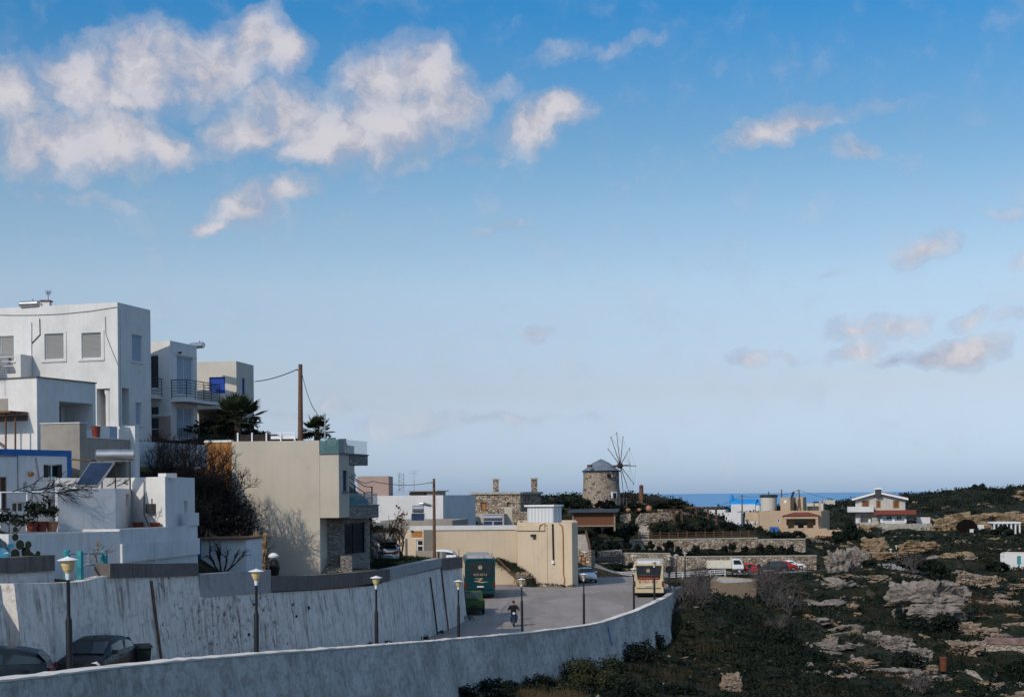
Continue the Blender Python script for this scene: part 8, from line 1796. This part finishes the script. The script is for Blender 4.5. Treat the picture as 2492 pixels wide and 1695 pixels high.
for i, (px, py, d, st_, h, lb) in enumerate(((1665, 1500, 119, 16, 4.0, 'large grey leafless shrub behind the parapet wall end'), (1700, 1440, 128, 10, 2.6, 'grey leafless shrub above the parapet wall end'), (1640, 1540, 115, 9, 2.4, 'grey leafless shrub leaning on the end of the parapet wall'), (1872, 1470, 142, 14, 4.2, 'big grey leafless shrub right of the stone cistern'), (1925, 1490, 140, 9, 2.8, 'grey leafless shrub on the slope, right of the bigger one'), (1890, 1545, 128, 8, 2.2, 'low grey leafless shrub on the slope'), (2240, 1690, 103, 10, 1.8, 'grey leafless shrub at the bottom edge'), (2225, 1392, 196, 10, 3.2, 'brownish leafless shrub beside the road bend'))):
    bare(lb, P(px, py, d), st_, h, 4, 'twig_grey', 'grey_shrub', 'shrub', .05, .55, .06, 'leafless grey shrubs', fan=.9)

# ------------------------------------------------------------------ rocks
def M_rock(name, c0, c1, stain, seed=0.0):
    m, t = newmat(name); setp(t, .95, .08); co = t.mapping(t.co, loc=(seed, seed, seed)); n = t.noise(t.mapping(co, scale=(1, 1, 2.4)), .9, 8, .65); n2 = t.noise(co, 4, 7, .7); n3 = t.noise(t.mapping(co, scale=(.6, .6, 4.0)), 1.0, 4)
    c = t.ramp(n, [(.3, c0), (.68, c1)]); c = t.mix(t.math('MULTIPLY', t.ramp(n2, [(.48, 0.0), (.66, 1.0)]), .75), c, stain); c = t.mix(t.math('MULTIPLY', t.ramp(n3, [(.56, 0.0), (.68, 1.0)]), .5), c, stain); t.l(c, t.b.inputs['Base Color']); bump(t, t.math('ADD', t.math('ADD', n, n3), n2), .18, .9); return m
MT['rock'] = M_rock('grey_limestone', (.15, .125, .11), (.33, .285, .25), (.07, .058, .052)); MT['rocktan'] = M_rock('tan_sandstone', (.19, .13, .075), (.36, .265, .165), (.09, .06, .035), 4); MT['rockwarm'] = M_rock('warm_pale_stone', (.19, .14, .105), (.37, .29, .22), (.10, .072, .055), 7)
def rock(label, x0, y0, x1, y1, d, mat='rock', seed=0, box=.55, depth=.7, group=None, name='rock', sub=5, rough=.22, lean=0.0, cat='rock'):
    bm = bmesh.new(); bmesh.ops.create_icosphere(bm, subdivisions=sub, radius=1.0); cpt = P((x0 + x1) / 2, (y0 + y1) / 2, d); hx = (x1 - x0) / 2 / F * d; hz_ = (y1 - y0) / 2 / F * d; S = Vector((seed * 3.7, seed * 1.3, seed * 2.1)); mx = max(hx, hz_)
    for v in bm.verts:
        p = v.co.copy(); q = Vector([math.copysign(abs(c_) ** box, c_) for c_ in p]); q.normalize(); k = 1 / max(abs(p.x), abs(p.y), abs(p.z)); p = p * (1 + (k - 1) * (1 - box) * .9)
        n1_ = mnoise.fractal(p * 1.3 + S, 1.0, 2.0, 5); cell = mnoise.cell(p * 2.3 + S) ; st_ = math.sin((p.z + .25 * mnoise.noise(p * 1.5 + S)) * 9) * .035
        f = 1 + rough * 1.25 * n1_ + .20 * (cell - .5) + .10 * (mnoise.cell(p * 4.6 - S) - .5) + st_ * 1.4
        w = Vector((p.x * f * hx, p.y * f * hx * depth, p.z * f * hz_)); w.x += lean * w.z; v.co = w
    me = bpy.data.meshes.new(name); bm.to_mesh(me); bm.free(); me.materials.append(MT[mat]); me.polygons.foreach_set('use_smooth', [True] * len(me.polygons)); me.set_sharp_from_angle(angle=R(32))
    o = bpy.data.objects.new(name, me); C.objects.link(o); o.location = cpt + Vector((0, hx * depth * .55, -hz_ * .12)); tag(o, label, cat, group); return o
RK = [('big pale cliff rock with two dark hollows on the right slope', 2178, 1408, 2342, 1512, 152, 'rock', 1, .3, .6), ('shadowed right shoulder of the big cliff rock', 2318, 1425, 2366, 1470, 156, 'rock', 2, .5, .7), ('leaning pale rock slab at the edge of the near slope', 1996, 1545, 2040, 1640, 122, 'rock', 3, .35, .5), ('grey boulder right of the yellow ruined wall', 2100, 1534, 2160, 1592, 130, 'rock', 4, .5, .8), ('long grey rock ridge beside the path', 2140, 1545, 2235, 1600, 129, 'rock', 5, .6, .6), ('low grey rock end above the rusty drum', 2215, 1575, 2275, 1622, 126, 'rock', 6, .6, .7),
      ('pale layered rock on the right edge slope', 2392, 1458, 2492, 1502, 165, 'rockwarm', 7, .6, .6), ('sunlit rock block right of the rock groups', 2336, 1512, 2385, 1556, 145, 'rockwarm', 8, .4, .8), ('long sloping pale rock in the right middle', 2375, 1525, 2448, 1558, 144, 'rockwarm', 9, .6, .6), ('pale rock ledge at the right edge', 2440, 1512, 2520, 1545, 150, 'rockwarm', 10, .6, .6), ('pale rock knob above the big cliff rock', 2332, 1393, 2378, 1422, 186, 'rockwarm', 11, .5, .7), ('pale pointed rock right of the knob', 2378, 1398, 2430, 1430, 184, 'rockwarm', 12, .6, .7),
      ('flat pale stone ledge left of the field wall ruin', 2314, 1560, 2396, 1600, 128, 'rockwarm', 13, .35, .8), ('grey rounded cliff beside the road bend', 2015, 1330, 2075, 1408, 200, 'rock', 14, .5, .7), ('grey cliff shoulder right of the terrace wall end', 2060, 1332, 2114, 1404, 203, 'rock', 15, .5, .7), ('sandy cliff face above the road bend', 2098, 1306, 2160, 1350, 240, 'rocktan', 16, .4, .5), ('sandy ledge above the road bend', 2120, 1340, 2215, 1366, 226, 'rocktan', 17, .4, .5), ('sandy bank right of the road bend', 2190, 1315, 2290, 1345, 240, 'rocktan', 18, .6, .5),
      ('low sandy outcrop in the right middle distance', 2270, 1345, 2360, 1375, 226, 'rocktan', 19, .6, .6), ('sandy cliff left of the cave', 2268, 1258, 2335, 1302, 305, 'rocktan', 20, .45, .5), ('sandy cliff band above the cave', 2300, 1246, 2420, 1300, 309, 'rocktan', 21, .4, .4), ('sandy cliff band above the porch at the right edge', 2400, 1244, 2530, 1300, 311, 'rocktan', 22, .4, .4), ('sandy ledge below the cave', 2340, 1300, 2420, 1316, 294, 'rocktan', 23, .5, .5), ('pale scree patch high on the far hillside', 2215, 1208, 2265, 1228, 402, 'rocktan', 24, .7, .5), ('second pale scree patch on the far hillside', 2290, 1196, 2330, 1216, 414, 'rocktan', 25, .7, .5), ('upright brown stone on the near slope', 1758, 1636, 1805, 1690, 95, 'rockwarm', 26, .35, .45), ('brown rock foot beside the beige house', 600, 1288, 652, 1400, 67.5, 'rocktan', 27, .55, .7), ('rock wall behind the white store shed', 560, 1290, 615, 1395, 69, 'rocktan', 28, .5, .6), ('brown rock at the foot of the grassy bank', 1255, 1388, 1296, 1424, 134.5, 'rockwarm', 29, .6, .7), ('pale rock hump on the mill ridge', 1590, 1222, 1650, 1238, 246.5, 'rocktan', 30, .6, .5), ('fallen pale slabs on the slope below the railing', 2115, 1398, 2170, 1418, 170, 'rockwarm', 31, .6, .6), ('white ledge at the right edge below the white hut', 2462, 1420, 2540, 1432, 190, 'rockwarm', 32, .4, .6), ('lower pale rocks at the bottom right', 2180, 1640, 2240, 1665, 111, 'rockwarm', 33, .6, .6), ('pale rounded stone in the bottom right corner', 2465, 1680, 2530, 1720, 100, 'rockwarm', 34, .7, .7), ('small pale rock by the field path', 2255, 1615, 2285, 1640, 115, 'rockwarm', 35, .6, .7)]
for a in RK: rock(*a[:6], mat=a[6], seed=a[7], box=a[8], depth=a[9])
# cave mouth: closed rough-edged lump, the cave's darkness put into its near-black colour
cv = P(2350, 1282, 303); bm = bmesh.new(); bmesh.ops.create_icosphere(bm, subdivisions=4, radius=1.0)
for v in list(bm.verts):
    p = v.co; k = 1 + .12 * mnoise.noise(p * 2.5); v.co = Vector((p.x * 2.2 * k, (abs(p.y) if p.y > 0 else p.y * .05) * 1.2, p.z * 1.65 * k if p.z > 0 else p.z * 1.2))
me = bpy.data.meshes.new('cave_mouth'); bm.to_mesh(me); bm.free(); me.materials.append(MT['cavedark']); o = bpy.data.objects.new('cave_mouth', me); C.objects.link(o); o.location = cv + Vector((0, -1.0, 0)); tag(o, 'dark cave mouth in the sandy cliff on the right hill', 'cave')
path_m = M_basic('dusty_path', (.30, .24, .18), .95, .3, 2, bmp=.03); m = MB()
strip(m, [(2272, 1600, 124), (2310, 1618, 120), (2350, 1628, 118), (2384, 1634, 116.5)], [2.2, 2.6, 3.0, 2.5], .14); m.build('path', path_m)['kind'] = 'structure'

# ------------------------------------------------------------------ ground cover: scrub, dry grass, loose stones
def scatter(n, pxr, dr, keep):
    px = rg.uniform(*pxr, n); d = np.exp(rg.uniform(math.log(dr[0]), math.log(dr[1]), n)); x = (px - CX) / F * d; ok = (side(x, d) < .5) & ~((x > left_edge(d) - .6) & (x < right_edge(d) + .5) & (d < 151)) & ~((d > 197) & (d < 222) & (x > 5) & (x < 50)) & ~((d > 203) & (d < 224) & (x > 48) & (x < 62)) & ~((d > 219) & (d < 236) & (x > 8) & (x < 50)) & ~((d > 148) & (d < 200) & (x > 6) & (x < 24))
    x, d = x[ok], d[ok]; s = np.array([keep(a, b) for a, b in zip(x, d)]); x, d, s = x[s > 0], d[s > 0], s[s > 0]; return x, d, H(x, d), s
def tufts(name, n, pxr, dr, keep, mat, per, rad, leaf, tall=.6, asp=.5):
    x, y, z, s = scatter(n, pxr, dr, keep); k = len(x); sz = np.interp(y, [80, 200, 430], [1.0, 1.7, 2.9]) * s
    p = rg.normal(size=(k, per, 3)) * .5; p[..., 2] = np.abs(p[..., 2]) * tall; p *= (rad * sz)[:, None, None]; cpt = np.stack([x, y, z - .02], -1)[:, None] + p
    nr = rg.normal(size=(k * per, 3)); nr[:, 2] = np.abs(nr[:, 2]) * .7; nr /= np.linalg.norm(nr, axis=1, keepdims=True)
    sizes = np.repeat(leaf * sz, per); V, Q = leaf_quads(cpt.reshape(-1, 3), nr, sizes, asp); o = np_mesh(name, V, Q, MT[mat]); tag(o, kind='stuff'); return o
nz = lambda x, y, s, o=0: mnoise.noise((x * s + o, y * s - o, o * .7))
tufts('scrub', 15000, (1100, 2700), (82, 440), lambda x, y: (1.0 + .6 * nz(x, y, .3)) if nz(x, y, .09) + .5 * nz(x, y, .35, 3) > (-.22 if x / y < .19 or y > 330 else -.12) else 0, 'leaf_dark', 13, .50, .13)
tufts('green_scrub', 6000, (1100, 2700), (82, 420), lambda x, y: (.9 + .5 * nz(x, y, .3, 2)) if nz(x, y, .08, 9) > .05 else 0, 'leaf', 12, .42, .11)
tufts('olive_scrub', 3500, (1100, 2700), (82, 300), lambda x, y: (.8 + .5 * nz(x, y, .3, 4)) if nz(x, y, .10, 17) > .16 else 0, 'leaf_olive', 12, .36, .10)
def upright(name, n, pxr, dr, keep, mat, per, rad, h):
    x, y, z, s = scatter(n, pxr, dr, keep); k = len(x); sz = np.interp(y, [80, 200, 430], [1.0, 1.6, 2.4]) * s
    b = np.stack([x, y, z - .05], -1)[:, None] + rg.normal(size=(k, per, 3)) * (rad * sz)[:, None, None] * np.array([1, 1, 0]); t_ = b + rg.normal(size=(k, per, 3)) * (.22 * h * sz)[:, None, None] + np.array([0, 0, 1]) * (h * sz * rg.uniform(.6, 1.2, k))[:, None, None]
    w = np.zeros_like(b); w[..., 0] = .022; w[..., 1] = .012; w *= sz[:, None, None]
    V = np.stack([b - w, b + w, t_], 2).reshape(-1, 3); o = np_mesh(name, V, np.arange(len(V), dtype=np.int32).reshape(-1, 3), MT[mat]); tag(o, kind='stuff')
upright('dry_grass', 2600, (1150, 2600), (82, 260), lambda x, y: (.8 + .5 * nz(x, y, .3, 6)) if nz(x, y, .12, 29) > .12 or (y < 90 and .01 < x / y < .05) else 0, 'grassdry', 26, .28, .55)
upright('green_grass', 5200, (1150, 2600), (82, 240), lambda x, y: (.7 + .4 * nz(x, y, .3, 5)) if nz(x, y, .09, 41) > -.05 else 0, 'leaf', 22, .30, .34)
# grass on the bank beside the sandy building and on the yard edge
def patch_grass(name, pts, n, mat, h=.3):
    P3 = []
    for _ in range(n):
        a, b, c_ = rnd.choice(pts), rnd.choice(pts), rnd.choice(pts); u, v = rnd.random(), rnd.random(); px = a[0] + (b[0] - a[0]) * u * .7 + (c_[0] - a[0]) * v * .3; d = a[1] + (b[1] - a[1]) * u * .7 + (c_[1] - a[1]) * v * .3; q = XY(px, d); P3.append((q.x, q.y, Gz(q.x, q.y) - .04))
    b = np.repeat(np.array(P3), 9, 0) + rg.normal(size=(n * 9, 3)) * np.array([.25, .25, 0]); t_ = b + rg.normal(size=b.shape) * h * .3 + np.array([0, 0, h]); w = np.zeros_like(b); w[:, 0] = .03
    V = np.stack([b - w, b + w, t_], 1).reshape(-1, 3); tag(np_mesh(name, V, np.arange(len(V), dtype=np.int32).reshape(-1, 3), MT[mat]), kind='stuff')
patch_grass('bank_grass', [(1297, 133.6), (1255, 137.5), (1205, 146.5), (1285, 136.6), (1215, 138.5), (1160, 139.5), (1240, 141)], 1500, 'leaf', .28); patch_grass('yard_grass', [(900, 82), (1000, 96), (1040, 104), (935, 100), (960, 108)], 900, 'leaf', .2); patch_grass('dry_clump', [(1270, 79), (1400, 82), (1330, 77), (1390, 78)], 420, 'grassdry', .55); patch_grass('verge_grass', [(1440, 150), (1550, 150), (1600, 190), (1440, 190), (1700, 160), (1660, 150)], 1300, 'grassdry', .35)
x, y, z, s = scatter(1500, (1150, 2600), (84, 330), lambda a, b: 1 if nz(a, b, .07, 53) + .4 * nz(a, b, .4, 3) > .12 else 0); k = len(x); base = np.array([(1, 0, 0), (-1, 0, 0), (0, 1, 0), (0, -1, 0), (0, 0, 1), (0, 0, -1.)]); V = base[None] * rg.uniform(.5, 1.2, (k, 6, 1)); V *= (np.interp(y, [80, 330], [.16, .55]) * rg.uniform(.4, 1.3, k))[:, None, None] * np.array([1.3, 1, .7]); V += rg.normal(size=V.shape) * .02; V += np.stack([x, y, z + .05], -1)[:, None]
T = np.array([(0, 2, 4), (2, 1, 4), (1, 3, 4), (3, 0, 4), (2, 0, 5), (1, 2, 5), (3, 1, 5), (0, 3, 5)]); Q = (np.arange(k)[:, None, None] * 6 + T[None]).reshape(-1, 3); tag(np_mesh('loose_stones', V.reshape(-1, 3), Q, MT['rockwarm']), kind='stuff')

def scree(name, n, pxr, dr, keep, mat, smin, smax, sub_=2):
    x, y, z, s = scatter(n, pxr, dr, keep); bm = bmesh.new(); bmesh.ops.create_icosphere(bm, subdivisions=sub_, radius=1.0); B_ = np.array([v.co[:] for v in bm.verts]); T_ = np.array([[v.index for v in f.verts] for f in bm.faces]); bm.free()
    Vs, Qs = [], []; o_ = 0
    for i in range(len(x)):
        S = Vector(rg.uniform(-50, 50, 3)); f = np.array([1 + .5 * mnoise.noise(Vector(b) * 1.3 + S) + .55 * (mnoise.cell(Vector(b) * 1.5 + S) - .5) + .25 * mnoise.noise(Vector(b) * 3.5 + S) for b in B_]); r = rg.uniform(smin, smax) * np.interp(y[i], [90, 330], [.8, 1.7]) * (1 if rg.uniform() < .8 else 1.8)
        W_ = B_ * f[:, None] * np.array([r * rg.uniform(1.0, 2.4), r * rg.uniform(.8, 1.3), r * rg.uniform(.35, .75)]); a = rg.uniform(-.5, .5); W_ = np.stack([W_[:, 0] * math.cos(a) - W_[:, 1] * math.sin(a), W_[:, 0] * math.sin(a) + W_[:, 1] * math.cos(a), W_[:, 2] + W_[:, 0] * rg.uniform(-.25, .25)], -1)
        Vs.append(W_ + np.array([x[i], y[i], z[i] + r * .12])); Qs.append(T_ + o_); o_ += len(B_)
    o = np_mesh(name, np.concatenate(Vs), np.concatenate(Qs), MT[mat]); tag(o, kind='stuff'); return o
right_ = lambda x, y: x / y > .20
scree('scree', 260, (1950, 2560), (105, 330), lambda x, y: 1 if right_(x, y) and nz(x, y, .06, 3) + .5 * nz(x, y, .3, 8) > -.05 else 0, 'rock', .22, .65, 3)
scree('tan_scree', 240, (1950, 2560), (105, 420), lambda x, y: 1 if right_(x, y) and nz(x, y, .06, 13) + .5 * nz(x, y, .3, 18) > -.02 else 0, 'rocktan', .22, .62, 3)
scree('pale_rubble', 120, (1560, 2100), (95, 190), lambda x, y: 1, 'rockwarm', .10, .28, 1)
